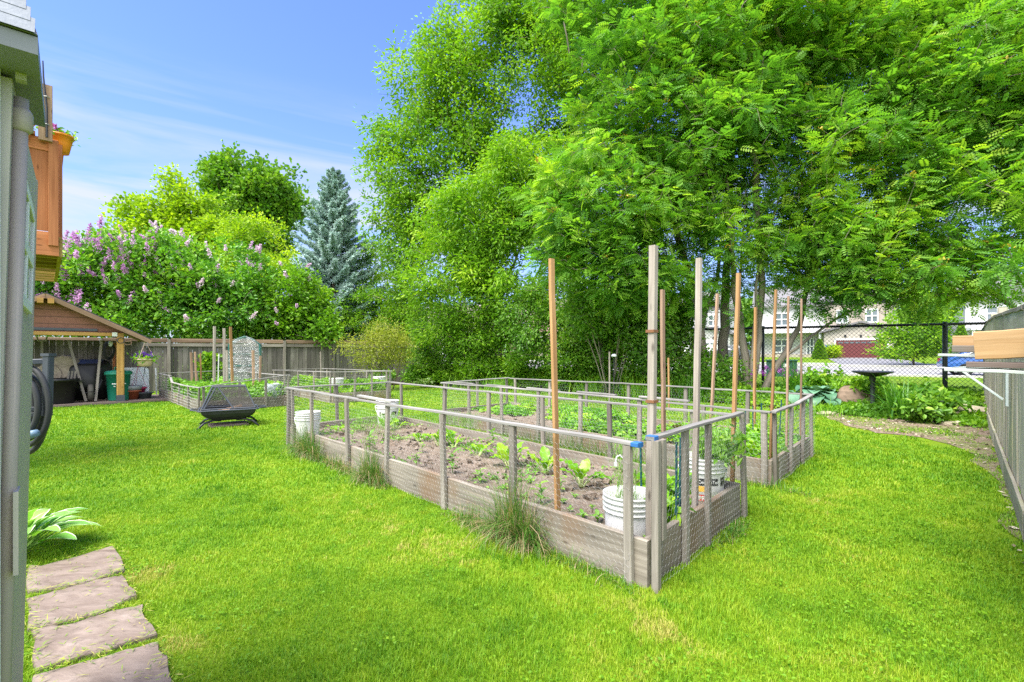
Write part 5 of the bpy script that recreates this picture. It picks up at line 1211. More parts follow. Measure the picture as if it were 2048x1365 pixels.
for lb, px, py, n, L in (('largest crinkled chard, right of the second front post', 1018, 935, 10, .24), ('pale-stemmed chard left of the largest one', 955, 915, 8, .19), ('wide spreading chard near the middle of the bed', 878, 893, 9, .22), ('chard with one leaf stretched to the right, beside the spreading one', 908, 896, 7, .20),
    ('small chard left of the spreading one', 838, 884, 6, .17), ('glossy chard right of the lone cedar stake', 1163, 975, 8, .21), ('chard just left of the lone cedar stake', 1092, 948, 9, .20), ('lone upright chard near the left bucket', 676, 868, 6, .17), ('chard in front of the far corner bucket', 772, 862, 7, .19), ('chard at the far side of the bed behind the corner bucket', 795, 858, 7, .18)):
    chard(lb, SG(px, py), n, L * .88, int(px))
chard('red-stemmed beet among the strawberry leaves', G(1350, 878, .16), 8, .20, 77, True)
def seedling(loc, h, seed, proto_mat='seedling_leaf', label=None, n=7, L=.06):
    rng = random.Random(seed); t = thing('seedling', label, 'seedling', (0, 0, 0), 'small seedlings in the nearest bed'); st = MB(); mb = MB()
    st.tube([(0, 0, 0), (.01, 0, h * .5), (0, .01, h)], [.0035, .003, .002], 4)
    random.seed(seed)
    for i in range(n):
        z = h * (.25 + .75 * i / n); az = i * 2.4; blade(mb, (0, 0, z), az, rng.uniform(.1, .8), L * rng.uniform(.7, 1.2), L * .5, rng.uniform(.4, 1.2), P_OVATE, .15, 0, 4, rng.random(), 0, .0)
    obj('stem', st, M['stalk'], t); obj('leaves', mb, M[proto_mat], t, smooth=True); t.location = tuple(float(x) for x in loc); return t
SL = 'small green seedling with a thin stem in the bare soil of the nearest bed'
protos = [seedling(SG(985, 895), .20, 1, label=SL, n=11, L=.085), seedling(SG(1125, 1010), .05, 2, label=SL, n=6, L=.05), seedling(SG(832, 935), .14, 3, label=SL, n=9, L=.07)]
sp = [(0, p) for p in ((1145, 925), (1060, 880), (905, 950), (740, 905), (860, 960), (1215, 905), (1010, 905), (930, 985))] + [(2, p) for p in ((750, 925), (800, 965), (1080, 1010), (705, 880), (905, 870), (960, 970), (1035, 1020), (1120, 985), (845, 905), (650, 855), (720, 858), (1340, 1010), (1350, 965))] + \
     [(1, p) for p in ((1140, 1025), (1165, 1040), (1185, 1020), (1010, 985), (1195, 1045), (880, 985), (940, 1000), (1060, 970), (780, 935), (690, 905), (1230, 930), (1200, 960), (1260, 930), (820, 990), (1320, 1030), (1370, 985), (1310, 985), (1150, 1000), (1050, 1000), (985, 965), (760, 950), (660, 890), (1090, 900), (1000, 1010))]
for i, (k, (px, py)) in enumerate(sp):
    if not inside(outline(BEDS['front'], -.12), SG(px, py)[None, :2])[0]: continue
    copy_tree(protos[k], loc=SG(px, py), rz=random.uniform(0, 6.28), scale=random.uniform(.7, 1.3))
# bean leaves near the right corner
for i, (px, py, L, lb) in enumerate(((1327, 1000, .10, 'broad-leaved bean plant behind the near corner post'), (1362, 990, .09, 'broad-leaved bean plant between the dark canes and the printed bucket'), (1318, 1050, .08, 'broad-leaved bean plant against the corner boards'), (1395, 960, .08, 'broad-leaved bean plant beside the slim grey stake'))):
    bushy('bean_plant', lb, SG(px, py), 200, .13, .12, 'chard_leaf', 40 + i, L, asp=.75)
# feathery dill-like plants
def feathery(label, loc, h, n, seed, mat='seedling_leaf', r=.10):
    rng = np.random.default_rng(seed); loc = np.asarray(loc, float); f = rng.random(n) ** .8; P = loc + np.stack([rng.normal(0, r * .4, n), rng.normal(0, r * .4, n), f * h], 1); mb = MB()
    add_blades(mb, P, rng.uniform(0, 6.28, n), rng.uniform(.4, 1.6, n), rng.uniform(.03, .08, n), np.full(n, .0035), np.clip(rng.normal(.5, .25, n), 0, 1), 2)
    st = MB(); st.tube([loc, loc + [.01, 0, h * .6], loc + [-.01, .01, h]], [.004, .003, .002], 4); t = thing('feathery_plant', label, 'plant', loc); obj('stem', st, M['stalk'], t); obj('leaves', mb, M[mat], t)
pc = W(1255, 0, 3.06); feathery('feathery plant growing out of the corner bucket', [pc[0], pc[1] + .02, .28], .46, 900, 1, r=.11)
pc = W(1405, 0, 3.82); feathery('tomato-like plant with drooping leaves in the printed bucket', [pc[0], pc[1], .38], .42, 500, 2, r=.22)
bushy('tomato_plant', 'leafy plant at the right edge of the printed bucket', [pc[0] + .12, pc[1] - .02, .36], 90, .40, .16, 'seedling_leaf', 61, .085, asp=.4)
for i, (px, py, h, lb) in enumerate(((720, 865, .30, 'feathery carrot-top plant left of the middle of the nearest bed'), (770, 872, .28, 'feathery carrot-top plant in front of the far corner bucket'), (885, 858, .25, 'feathery plant at the far edge of the nearest bed'), (930, 862, .22, 'feathery plant along the far board of the nearest bed'))):
    feathery(lb, SG(px, py), h, 900, 20 + i, r=.3)
mb = MB(); p = W(1243, 0, 3.0); pts = [(p[0] - .035, p[1], .62), (p[0] - .03, p[1], .66), (p[0] - .01, p[1], .67), (p[0] + .03, p[1], .63), (p[0] + .045, p[1], .52)]; mb.tube(pts, .005, 6); mb.box((p[0] - .037, p[1], .615), .009, .004, .012)
obj('plant_hook', mb, M['white_paint'], None, 'white curved plant hook above the corner bucket', 'hook', loc=p)
# leafy cover of the other beds
def cover(key, n, z, mat, seed, lo=.03, hi=.18, size=(.04, .08), dens=.45, label=''):
    rng = np.random.default_rng(seed); A, B, C, D = outline(BEDS[key], -.08); u = rng.random(n)[:, None]; v = rng.random(n)[:, None]; P2 = (A * (1 - u) + B * u) * (1 - v) + (D * (1 - u) + C * u) * v
    f = fbm(P2, 1.5, seed); P2 = P2[f > dens]; f = f[f > dens]; P2 = np.repeat(P2, 7, 0); f = np.repeat(f, 7); m = len(P2); P2 = P2 + rng.normal(0, .05, P2.shape)
    k = inside(outline(BEDS[key], -.03), P2); P2 = P2[k]; f = f[k]; m = len(P2); P = np.concatenate([P2, (z + lo + (hi - lo) * rng.random(m) * np.clip((f - dens) * 5, .2, 1))[:, None]], 1); mb = MB(); Ls = rng.uniform(*size, m)
    v3 = rng.normal(size=(m, 3)); v3[:, 2] *= .4; leaves(P, nrm(v3), nrm(rng.normal(size=(m, 3)) * .6 + [0, 0, 1]), Ls, Ls * .75, np.clip(.5 + (fbm(P2, 3, seed + 1) - .5) * 1.3 + rng.normal(0, .15, m), 0, 1), mb, 'ovate', .15)
    obj('leafy_cover', mb, M[mat], kind='stuff', label=label)
cover('middle', 4200, .16, 'straw_leaf', 91, dens=.46, hi=.17, label='strawberry leaves carpeting the second bed')
cover('front', 420, .17, 'seedling_leaf', 92, dens=.45, hi=.06, size=(.02, .045), label='scattered weed leaves on the nearest bed soil')
cover('far_left', 2200, .17, 'seedling_leaf', 93, dens=.42, hi=.40, size=(.06, .11), label='vegetable leaves filling the bed by the shelter')
cover('far_right', 2000, .17, 'shrub_mid', 94, dens=.45, hi=.36, size=(.06, .11), label='vegetable leaves in the farthest bed')
# tall dry grass tufts against the near bed
M['tuft_grass'] = leafmat('tuft_grass', [(.05, .16, .02), (.10, .24, .03), (.26, .24, .09), (.40, .30, .17), (.46, .34, .21)], trans=.3)
def tuft(label, cpx, n, L, spread, seed, dry=.5, off=.05, key='front', side=0, cat='grass tuft'):
    rng = np.random.default_rng(seed); Q = BEDS[key]; a = np.array([*Q[side], 0]); b = np.array([*Q[(side + 1) % 4], 0]); d = nrm(b - a); u = t_on(key, side, cpx); Ln = np.linalg.norm(b - a); nn = np.array([d[1], -d[0], 0]); ctr = np.array([*sum(Q) / 4, 0])
    if np.dot(nn, a - ctr) < 0: nn = -nn
    s_ = rng.normal(0, spread, n); P = a + d * (u * Ln + s_)[:, None] + nn * (off + np.abs(rng.normal(0, .045, n)))[:, None]; P[:, 2] = 0
    az = np.where(rng.random(n) < .6, math.atan2(nn[1], nn[0]), 0) + rng.normal(0, 1.0, n); f = np.exp(-(s_ / spread) ** 2 * .4); tl = rng.random(n)
    Ls = L * f * (.25 + .75 * tl ** 1.4); tint = np.clip(np.where(rng.random(n) < dry * (1.25 - tl * .8), rng.uniform(.55, 1, n), rng.uniform(0, .35, n)), 0, 1)
    mb = MB(); add_blades(mb, P, az, rng.uniform(.1, 2.5, n) * (1.3 - .8 * tl), Ls, np.full(n, .0048) * rng.uniform(.6, 1.3, n), tint, 5, rng.uniform(.6, 2, n)); t = thing('grass_tuft', label, cat, a + d * u * Ln); obj('leaves', mb, M['tuft_grass'], t)
tuft('big dry and green grass tuft around the second front post', 1045, 1500, .70, .16, 1, .5)
tuft('grass tuft low between the second and third front posts', 965, 500, .26, .2, 2, .55)
tuft('half-dry grass tuft at the fourth post of the near bed', 755, 1000, .58, .16, 3, .5)
tuft('green grass tuft at the far left corner of the near bed', 628, 1300, .66, .32, 4, .35)
tuft('dry grass tuft by the left corner post of the near bed', 690, 700, .30, .28, 5, .6)
tuft('short grass fringe along the corner boards', 1180, 500, .16, .25, 6, .25)
tuft('small grass fringe under the front corner side', 1440, 500, .14, .22, 7, .2, side=3)
tuft('brown dry grass tuft on the farthest bed side', 755, 700, .55, .25, 8, .8, key='far_right', side=3)
tuft('grass fringe on the second bed front', 1560, 260, .18, .25, 9, .3, key='middle', side=0)
tuft('green grass tuft along the inner side of the second bed', 1150, 900, .42, .9, 10, .3, key='middle', side=0)
# ---------------------------------------------------------------- grey resin shed at the left edge
M['shed_panel'] = plain('shed_panel', (.40, .37, .325), .55, var=.06, scale=3)
M['shed_trim'] = plain('shed_trim', (.72, .72, .735), .5, var=.04)
M['shed_brown'] = plain('shed_brown', (.36, .31, .275), .5, var=.06)
M['shed_green'] = plain('shed_green', (.40, .37, .335), .55, var=.06)
M['shed_roof'] = plain('shed_roof', (.19, .21, .24), .65, var=.12, scale=20, bmp=.3)
M['fascia'] = plain('fascia', (.19, .20, .225), .5, var=.08)
m, nt, out = newmat('dark_glass'); M['dark_glass'] = m; principled(nt, out, (.06, .075, .085), .08, spec=.8)
m, nt, out = newmat('house_glass'); M['house_glass'] = m; principled(nt, out, (.12, .15, .17), .1, spec=.8)
E0 = np.array([-1.668, 1.70, 0]); U1 = nrm(np.array([-.671, .741, 0])); N1 = np.array([U1[1], -U1[0], 0])      # wall end, along, outward (towards the yard)
def sw(s_, z, o=0.0, lean=True):
    """wall point: s_ metres back towards the camera from the far end"""
    return E0 - U1 * s_ + N1 * (o + (.022 * (z - 1.3) if lean else 0)) + ZZ * z
shed = thing('garden_shed', 'grey resin garden shed cut off by the left edge of the picture', 'shed', E0)
TOPZ = lambda s_: 1.93
mb = MB(); mb.prism([sw(0, 0), sw(.975, 0), sw(.975, 1.85), sw(0, 1.90)], -N1 * .05); obj('wall', mb, M['shed_green'], shed)
mb = MB(); mb.prism([sw(.0, .0, .001), sw(.0, 1.38, .001), sw(.86, 1.38, .001), sw(.86, 0, .001)], N1 * .003); obj('lower_panel', mb, M['shed_panel'], shed)
mb = MB(); mb.bar(sw(-.012, 0, -.012), sw(-.012, 1.90, -.012), .045, .030, up=N1, seg=4); obj('edge_trim', mb, M['shed_brown'], shed)
mb = MB(); mb.tube([sw(.93, 0, .010), sw(.93, .95, .010), sw(.93, 1.83, .010)], .0135, 12); mb.lathe([(.0135, 1.76), (.019, 1.765), (.019, 1.80), (.0135, 1.81)], sw(.93, 0, .022, False), 14); obj('downspout', mb, M['shed_brown'], shed, smooth=True)
Cb = sw(.985, 0, -.004, False)
mb = MB()
for k in range(6): mb.box(Cb - VV * (.010 + .021 * k) + ZZ * .93 - U1 * (.002 * (k % 2)), .0098, .012, .93, ax=VV)
obj('corner_trim', mb, M['shed_trim'], shed)
mb = MB(); mb.prism([Cb - VV * .14, Cb - VV * 1.6, Cb - VV * 1.6 + ZZ * 1.86, Cb - VV * .14 + ZZ * 1.86], U1 * .05); obj('front_wall', mb, M['shed_green'], shed)
mb = MB(); mb.box(sw(.985, 1.90, .012), .010, .008, .055, ax=U1); obj('gutter_bracket', mb, M['shed_panel'], shed)
mb = MB(); mb.box(sw(.93, .93, .024), .03, .004, .085, ax=U1); obj('door_plate', mb, M['shed_panel'], shed)
# window
win = MB(); s0, s1, z0, z1 = .24, .80, 1.435, 1.72
for (a, b) in (((s0, z0), (s1, z0)), ((s0, z1), (s1, z1)), ((s0, z0), (s0, z1)), ((s1, z0), (s1, z1)), (((s0 + s1) / 2, z0), ((s0 + s1) / 2, z1)), ((s0, (z0 + z1) / 2), (s1, (z0 + z1) / 2))):
    win.bar(sw(a[0], a[1], .003), sw(b[0], b[1], .003), .032, .012, up=N1)
wn = obj('window', win, M['white_paint'], shed); mb = MB(); mb.prism([sw(s0, z0, .001), sw(s1, z0, .001), sw(s1, z1, .001), sw(s0, z1, .001)], N1 * .003); obj('pane', mb, M['dark_glass'], wn)
# roof overhang: fascia, soffit and shingle courses
RC = np.array([-.890, .920, 1.858])          # right-hand end of the eave
mb = MB(); mb.prism([RC, RC - VV * 1.5, RC - VV * 1.5 + U1 * .4, RC + U1 * .4], ZZ * .033); rf_ = obj('roof', mb, M['fascia'], shed)
mb = MB(); mb.prism([RC + ZZ * .036 - U1 * .004, RC + ZZ * .036 + U1 * .40, RC + ZZ * .28 - VV * .06 + U1 * .40, RC + ZZ * .28 - VV * .06 + U1 * .14], -VV * 1.5); obj('roof_deck', mb, M['fascia'], rf_)
mb = MB()
for k in range(9):
    z = .036 + .026 * k; bk = .0142 * k; x = -.0065 * k
    for j in range(12):
        a = RC + ZZ * z + U1 * bk - VV * (.13 * j + .004 - x + (.05 if k % 2 and j else 0)); b = RC + ZZ * z + U1 * bk - VV * (.13 * (j + 1) - x + (.05 if k % 2 else 0))
        mb.prism([a - U1 * .010, b - U1 * .010, b + ZZ * .036 + U1 * .011, a + ZZ * .036 + U1 * .011], U1 * .004 + ZZ * .001)
obj('shingles', mb, M['shed_roof'], rf_)
# hose hanger and hose on the shed's far end
hang = thing('hose_hanger', 'dark slate metal hose hanger on the end of the grey shed', 'hose hanger', E0 + ZZ * 1.1)
def hp(px, py, Y): return W(px, py, Y)
HYp = 1.86; mb = MB()
def sq(mb, a, b, w=.026): mb.bar(a, b, w, w, up=(0, 1, .01), seg=2)
a, b = hp(97, 712, HYp), hp(94, 832, HYp); sq(mb, a, b, .026); mb.box(a + ZZ * .004, .016, .016, .005); obj('upright', mb, M['slate_metal'], hang)
for (y0, nm) in ((724, 'upper_arm'), (818, 'lower_arm'), (829, 'lower_arm')):
    mb = MB(); sq(mb, hp(50, y0 + 1, HYp - .03), hp(93, y0 - 1, HYp), .016 if y0 != 724 else .020); obj(nm, mb, M['slate_metal'], hang)
mb = MB(); sq(mb, hp(50, 712, HYp - .03), hp(50, 832, HYp - .03), .02); obj('wall_plate', mb, M['slate_metal'], hang)
hose = thing('garden_hose', 'thick black garden hose hanging in loops on the slate hanger', 'hose', hp(70, 800, HYp)); mb = MB()
M['hose_rubber'] = plain('hose_rubber', (.035, .037, .040), .55, var=.15)
for k, (dx, top, bot, o) in enumerate(((38, 742, 905, .03), (30, 752, 878, .0), (22, 764, 862, -.03), (14, 776, 850, .02), (44, 735, 890, -.015))):
    pts = []
    for i in range(25):
        th = -math.pi * .62 + math.pi * 1.24 * i / 24; pts.append(hp(54 + dx * math.cos(th) * (1 if math.cos(th) > 0 else .4), (top + bot) / 2 - (bot - top) / 2 * math.sin(th), HYp + o))
    mb.tube(pts, .0105, 8)
obj('loops', mb, M['hose_rubber'], hose, smooth=True)
mb = MB(); mb.tube([hp(52, 872, HYp - .05), hp(60, 870, HYp - .05), hp(74, 866, HYp - .05)], [.011, .016, .013], 10); obj('nozzle', mb, plain('nozzle_blue', (.16, .26, .36), .45), hose, smooth=True)
mb = MB(); mb.tube([hp(46, 874, HYp - .05), hp(52, 872, HYp - .05)], .008, 8); obj('brass_fitting', mb, plain('brass', (.35, .24, .10), .4, metal=.6), hose, smooth=True)
# ---------------------------------------------------------------- stone path
m, nt, out = newmat('flagstone'); M['flagstone'] = m
n1 = noise(nt, coords(nt, 'pos', (1, 2.2, 1)), 4.5, 7, .65, .6); n2 = noise(nt, coords(nt, 'pos'), 26, 5, .7)
c = ramp(nt, n1, [(.3, (.135, .10, .078)), (.5, (.20, .155, .125)), (.62, (.24, .19, .155)), (.76, (.31, .255, .215))])
c = mixc(nt, ramp(nt, n2, [(.55, (0, 0, 0)), (.75, (.55, .55, .55))]), c, (.105, .085, .07)); principled(nt, out, c, .8, normal=bump(nt, n1, .7, .02), spec=.2)
for i, (sw_, lb) in enumerate(zip(STONES_W, ('farthest reddish flagstone of the path, next to the hosta', 'second flagstone of the path with a diagonal ridge', 'third flagstone of the path, broad and smooth', 'nearest flagstone of the path, cut by the bottom edge'))):
    c_ = sw_.mean(0); pts = []
    for a, b in zip(sw_, np.roll(sw_, -1, 0)):
        for k in range(4): pts.append(a + (b - a) * k / 4 + RNG.normal(0, .006, 2))
    pts = np.array(pts); L = []
    for (s_, z) in ((1.0, -.02), (1.0, .016), (.985, .024), (.8, .027), (.5, .028), (.2, .028)): L.append([(c_[0] + (p[0] - c_[0]) * s_, c_[1] + (p[1] - c_[1]) * s_, z + (.006 * (vnoise(np.array([[p[0], p[1]]]) * 1.0, 7 * s_, i)[0] - .5) if z > .02 else 0)) for p in pts])
    mb = MB(); mb.loft(L, False, True); obj('flagstone', mb, M['flagstone'], None, lb, 'flagstone', 'flagstones of the path', loc=(c_[0], c_[1], 0), smooth=False)
# ---------------------------------------------------------------- cedar deck behind the shed
dk = np.array([-5.1, 5.5, 0]); deck = thing('wooden_deck', 'raised red-stained cedar deck with a solid board railing', 'deck', dk)
def dp(s_, d_, z): return dk - VV * s_ + UU * d_ + ZZ * z      # s_ left along the front, d_ back
zf = 2.38; zr = 3.66
mb = MB(); x = .0
while x < 2.4: mb.bar(dp(x + .05, 1.35, zf + .16), dp(x + .05, -.02, zf + .16), .135, .03); x += .14
obj('deck_boards', mb, M['deck_red'], deck)
for k in range(9): mb = MB(); mb.bar(dp(0, .15 + .32 * k, zf + .06), dp(2.4, .15 + .32 * k, zf + .06), .04, .14); obj('joist', mb, M['joist'], deck)
mb = MB(); mb.bar(dp(-.02, -.02, zf + .10), dp(-.02, 2.7, zf + .10), .04, .22, up=ZZ); obj('rim_board', mb, M['joist'], deck)
mb = MB(); mb.bar(dp(-.01, -.03, zf + .12), dp(2.4, -.03, zf + .12), .04, .26); obj('fascia_board', mb, M['deck_red'], deck)
for k in range(3): mb = MB(); mb.bar(dp(.14 + .27 * k, -.03, zf + .26), dp(.14 + .27 * k, -.03, zr - .10), .235, .02, up=UU, seg=3); obj('railing_board', mb, M['deck_red'], deck)
mb = MB(); mb.bar(dp(0, -.04, zr - .07), dp(2.4, -.04, zr - .07), .03, .14); obj('top_rail', mb, M['deck_red'], deck)
mb = MB(); mb.bar(dp(.18, -.03, zr + .02), dp(2.4, -.03, zr + .02), .14, .035); obj('handrail', mb, M['deck_red'], deck)
for s_ in (.035, .42): mb = MB(); mb.bar(dp(s_, -.065, zf + .1), dp(s_, -.065, zr - .02), .085, .04, up=UU); obj('baluster', mb, M['deck_red'], deck)
mb = MB(); mb.bar(dp(-.025, .06, zf + .18), dp(-.025, .06, zr - .02), .10, .03, up=VV); obj('corner_board', mb, M['deck_red'], deck)
for k in range(4): mb = MB(); mb.bar(dp(-.005, .35 + .6 * k, zf + .2), dp(-.005, .35 + .6 * k, zr - .03), .085, .04, up=VV); obj('baluster', mb, M['deck_red'], deck)
mb = MB(); mb.bar(dp(-.01, .05, zr), dp(-.01, 2.6, zr), .10, .035); obj('handrail', mb, M['deck_red'], deck)
mb = MB(); mb.bar(dp(.10, -.11, zr - .05), dp(.10, -.11, zr + .56), .115, .04, up=UU, seg=2); obj('post', mb, M['cedar_pink'], deck)
mb = MB(); mb.tube([dp(.09, -.145, zr - .02), dp(.09, -.145, zr + .3), dp(.115, -.145, zr + .62), dp(.12, -.145, zr + .80)], [.010, .010, .008, .006], 8)
rod = obj('antenna_rod', mb, M['black_metal'], None, 'black rod strapped to the bare post on the deck corner', 'rod', loc=dp(.09, -.145, zr)); mb = MB()
for z in (.12, .42): mb.tube([dp(.07, -.135, zr + z), dp(.09, -.16, zr + z), dp(.13, -.135, zr + z)], .006, 6)
obj('clamp', mb, M['wire'], rod)
M['pot_orange'] = plain('pot_orange', (.78, .26, .02), .4, var=.05); M['petal_pink'] = leafmat('petal_pink', [(.55, .05, .22), (.62, .2, .5), (.25, .05, .35)], trans=.25, tcol=(1, 1, 1))
def potflower(name, label, c, r, h, mat, leafm, petal, n=160, seed=0, group=None, cat='flower pot'):
    rng = np.random.default_rng(seed); c = np.asarray(c, float); t = thing(name, label, cat, c, group); mb = MB()
    mb.lathe([(r * .62, 0), (r * .8, h * .5), (r * .95, h * .9), (r * 1.06, h * .9), (r * 1.06, h), (r * .95, h), (r * .9, h * .85), (0, h * .85)], c, 20); obj('pot', mb, mat, t, smooth=True)
    P = c + ZZ * h + rng.normal(0, 1, (n, 3)) * [r * .55, r * .55, r * .25]; mb = MB(); leaves(P, nrm(rng.normal(size=(n, 3)) + [0, 0, .4]), nrm(rng.normal(size=(n, 3)) + [0, 0, 1]), np.full(n, r * .45), np.full(n, r * .25), rng.random(n), mb, 'ovate'); obj('leaves', mb, M[leafm], t)
    k = 9; C = c + ZZ * (h + r * .3) + rng.normal(0, 1, (k, 3)) * [r * .6, r * .6, r * .2]; q = np.repeat(C, 14, 0); q = q + rng.normal(0, r * .10, q.shape); tt = np.repeat(rng.random(k), 14)
    mb = MB(); leaves(q, rdir(len(q)), rdir(len(q)), np.full(len(q), r * .3), np.full(len(q), r * .26), tt, mb, 'quad4'); obj('flowers', mb, petal, t, kind='stuff'); return t
potflower('flower_pot', 'orange flower pot hooked on the deck rail left of the bare post', dp(.30, -.12, zr - .07), .115, .18, M['pot_orange'], 'straw_leaf', M['petal_pink'], seed=1, group='orange pots on the deck rail')
potflower('flower_pot', 'orange flower pot hooked on the deck corner right of the bare post', dp(-.03, .10, zr - .09), .115, .20, M['pot_orange'], 'straw_leaf', M['petal_pink'], seed=2, group='orange pots on the deck rail')
# ---------------------------------------------------------------- tool shelter
P0 = np.array([-9.9, 12.4, 0])
def sp_(s_, d_, z): return P0 + VV * s_ + UU * d_ + ZZ * z     # s_ right, d_ back
def spx(px, py, d_): return ray_plane(px, py, P0 + UU * d_, UU)
sh = thing('tool_shelter', 'open-fronted timber tool shelter with a reddish shingled gable', 'shelter', P0)
mb = MB(); mb.bar(sp_(0, .08, .11), sp_(0, .08, 1.72), .15, .15, up=UU, seg=3); obj('post', mb, M['post_yellow'], sh)
mb = MB(); mb.box(sp_(0, .08, .11), .082, .082, .11, ax=VV); obj('post_foot', mb, M['slate_metal'], sh)
mb = MB(); mb.bar(sp_(-4.2, .06, 1.745), sp_(.06, .06, 1.745), .10, .09, seg=4); obj('beam', mb, M['post_yellow'], sh)
mb = MB(); mb.box(sp_(-.12, 0, 1.75), .05, .012, .05, ax=VV); obj('bracket', mb, M['white_paint'], sh)
rs, rz = -1.38, 2.66; es, ez = .60, 1.62; ls, lz = -3.5, 1.52
m, nt, out = newmat('gable_shingle'); M['gable_shingle'] = m
tcn = nt.nodes.new('ShaderNodeTexCoord'); rt = nt.nodes.new('ShaderNodeMapping'); rt.inputs['Rotation'].default_value = (R(90), 0, -math.atan2(VV[1], VV[0])); rt.vector_type = 'TEXTURE'
nt.links.new(tcn.outputs['Object'], rt.inputs[0])
bt = nt.nodes.new('ShaderNodeTexBrick'); bt.inputs['Scale'].default_value = 1; bt.inputs['Brick Width'].default_value = .52; bt.inputs['Row Height'].default_value = .165; bt.inputs['Mortar Size'].default_value = .010
bt.inputs['Color1'].default_value = (.27, .115, .085, 1); bt.inputs['Color2'].default_value = (.21, .09, .07, 1); bt.inputs['Mortar'].default_value = (.06, .03, .025, 1); nt.links.new(rt.outputs[0], bt.inputs[0])
nn_ = noise(nt, coords(nt, 'pos'), 14, 5, .7); c = mixc(nt, .35, bt.outputs[0], ramp(nt, nn_, [(.3, (.12, .055, .04)), (.7, (.33, .16, .12))])); principled(nt, out, c, .85, normal=bump(nt, nn_, .4, .01))
mb = MB(); mb.prism([sp_(ls + .3, .07, 1.79), sp_(.06, .07, 1.79), sp_(.20, .07, 1.80), sp_(rs, .07, rz - .09), sp_(ls, .07, 1.56)], UU * .03); obj('gable_wall', mb, M['gable_shingle'], sh)
mb = MB(); mb.bar(sp_(-3.4, .055, 1.85), sp_(-.45, .055, 1.85), .02, .06); obj('trim_strip', mb, M['slate_metal'], sh)
M['roof_felt'] = plain('roof_felt', (.045, .05, .055), .8, var=.2, scale=30)
for nm, (a, b) in (('right', ((rs, rz), (es, ez))), ('left', ((rs, rz), (ls, lz)))):
    dz = np.array([0, 0, .06]); mb = MB(); mb.prism([sp_(a[0], -.18, a[1]), sp_(b[0], -.18, b[1]), sp_(b[0], -.18, b[1]) + dz * .5, sp_(a[0], -.18, a[1]) + dz * .5], UU * 1.75); obj('roof_slope', mb, M['roof_felt'], sh)
    mb = MB(); mb.bar(sp_(a[0], -.20, a[1] - .055), sp_(b[0], -.20, b[1] - .055), .03, .10, up=ZZ, seg=3); obj('barge_board', mb, M['cedar_pink'], sh)
    mb = MB(); x = .0
    while x < 1.7: mb.bar(sp_(a[0], -.15 + x, a[1] - .02), sp_(b[0], -.15 + x, b[1] - .02), .11, .02); x += .13
    obj('soffit_boards', mb, M['joist'], sh)
for o in (-.09, .09): mb = MB(); mb.box(sp_(rs + o, -.12, rz - .17), .055, .16, .055, ax=VV); obj('rafter_block', mb, M['post_yellow'], sh)
mb = MB()
for k in range(14): mb.bar(sp_(-4.2, .02 + .14 * k, .03), sp_(1.15, .02 + .14 * k, .03), .13, .055, seg=4, wob=.003)
obj('floor', mb, M['floor_wood'], sh)
mb = MB(); x = -4.2
while x < .62:
    w = random.choice((.125, .14, .15)); mb.bar(sp_(x + w / 2, 1.50 + random.choice((0, .018)), .06), sp_(x + w / 2, 1.50, 1.62), w - .008, .02, up=UU, seg=3, wob=.003); x += w
obj('back_boards', mb, M['fence_wood'], sh)
for k, (o, z) in enumerate(((-.11, 1.62), (.11, 1.60), (.11, 1.52))):
    sg = -1 if o < 0 else 1; mb = MB(); mb.tube([sp_(o * .6, 0, z), sp_(o, -.05, z - .03), sp_(o + sg * .08, -.10, z - .02), sp_(o + sg * .10, -.10, z + .05)], .012, 6); obj('hook', mb, M['cedar_pink'], sh, smooth=True)
mb = MB(); mb.tube([sp_(.0 + .07 * math.cos(a), -.02, 1.60 + .07 * math.sin(a)) for a in np.linspace(0, 6.28, 18)], .009, 5, cap=False); obj('hanging_ring', mb, M['slate_metal'], None, 'dark ring hanging on the front of the shelter post', 'ring', loc=sp_(0, -.02, 1.6))
# things stored in it
mb = MB(); mb.prism([spx(136, 734, 1.25) * 1.0, spx(217, 734, 1.25), spx(217, 797, 1.10), spx(100, 806, 1.10), spx(100, 740, 1.25)], UU * .03); M['panel_pale'] = plain('panel_pale', (.62, .66, .68), .5, var=.05)
obj('leaning_panel', mb, M['panel_pale'], None, 'pale grey panel leaning behind the upturned wheelbarrow', 'panel', loc=spx(217, 797, 1.1))
def rrect(c, ax, ay, hx, hy, r, n=6):
    out = []
    for (sx, sy, a0) in ((1, 1, 0), (-1, 1, 90), (-1, -1, 180), (1, -1, 270)):
        for i in range(n + 1):
            a = R(a0 + 90 * i / n); out.append(np.asarray(c) + ax * (sx * (hx - r) + r * math.cos(a)) + ay * (sy * (hy - r) + r * math.sin(a)))
    return out
a = spx(241, 733, 1.2); b = spx(299, 795, 1.05); cc = (a + b) / 2; ayp = nrm(np.array([*(UU * .12)[:2], 1.0])); hw = abs(np.dot(b - a, VV)) / 2
mb = MB(); l0 = rrect(cc, VV, ayp, hw, .40, .10); mb.loft([l0, [p + UU * .035 for p in l0]]); obj('leaning_panel', mb, M['panel_pale'], None, 'pale grey table top with rounded corners leaning on the fence', 'panel', loc=cc)
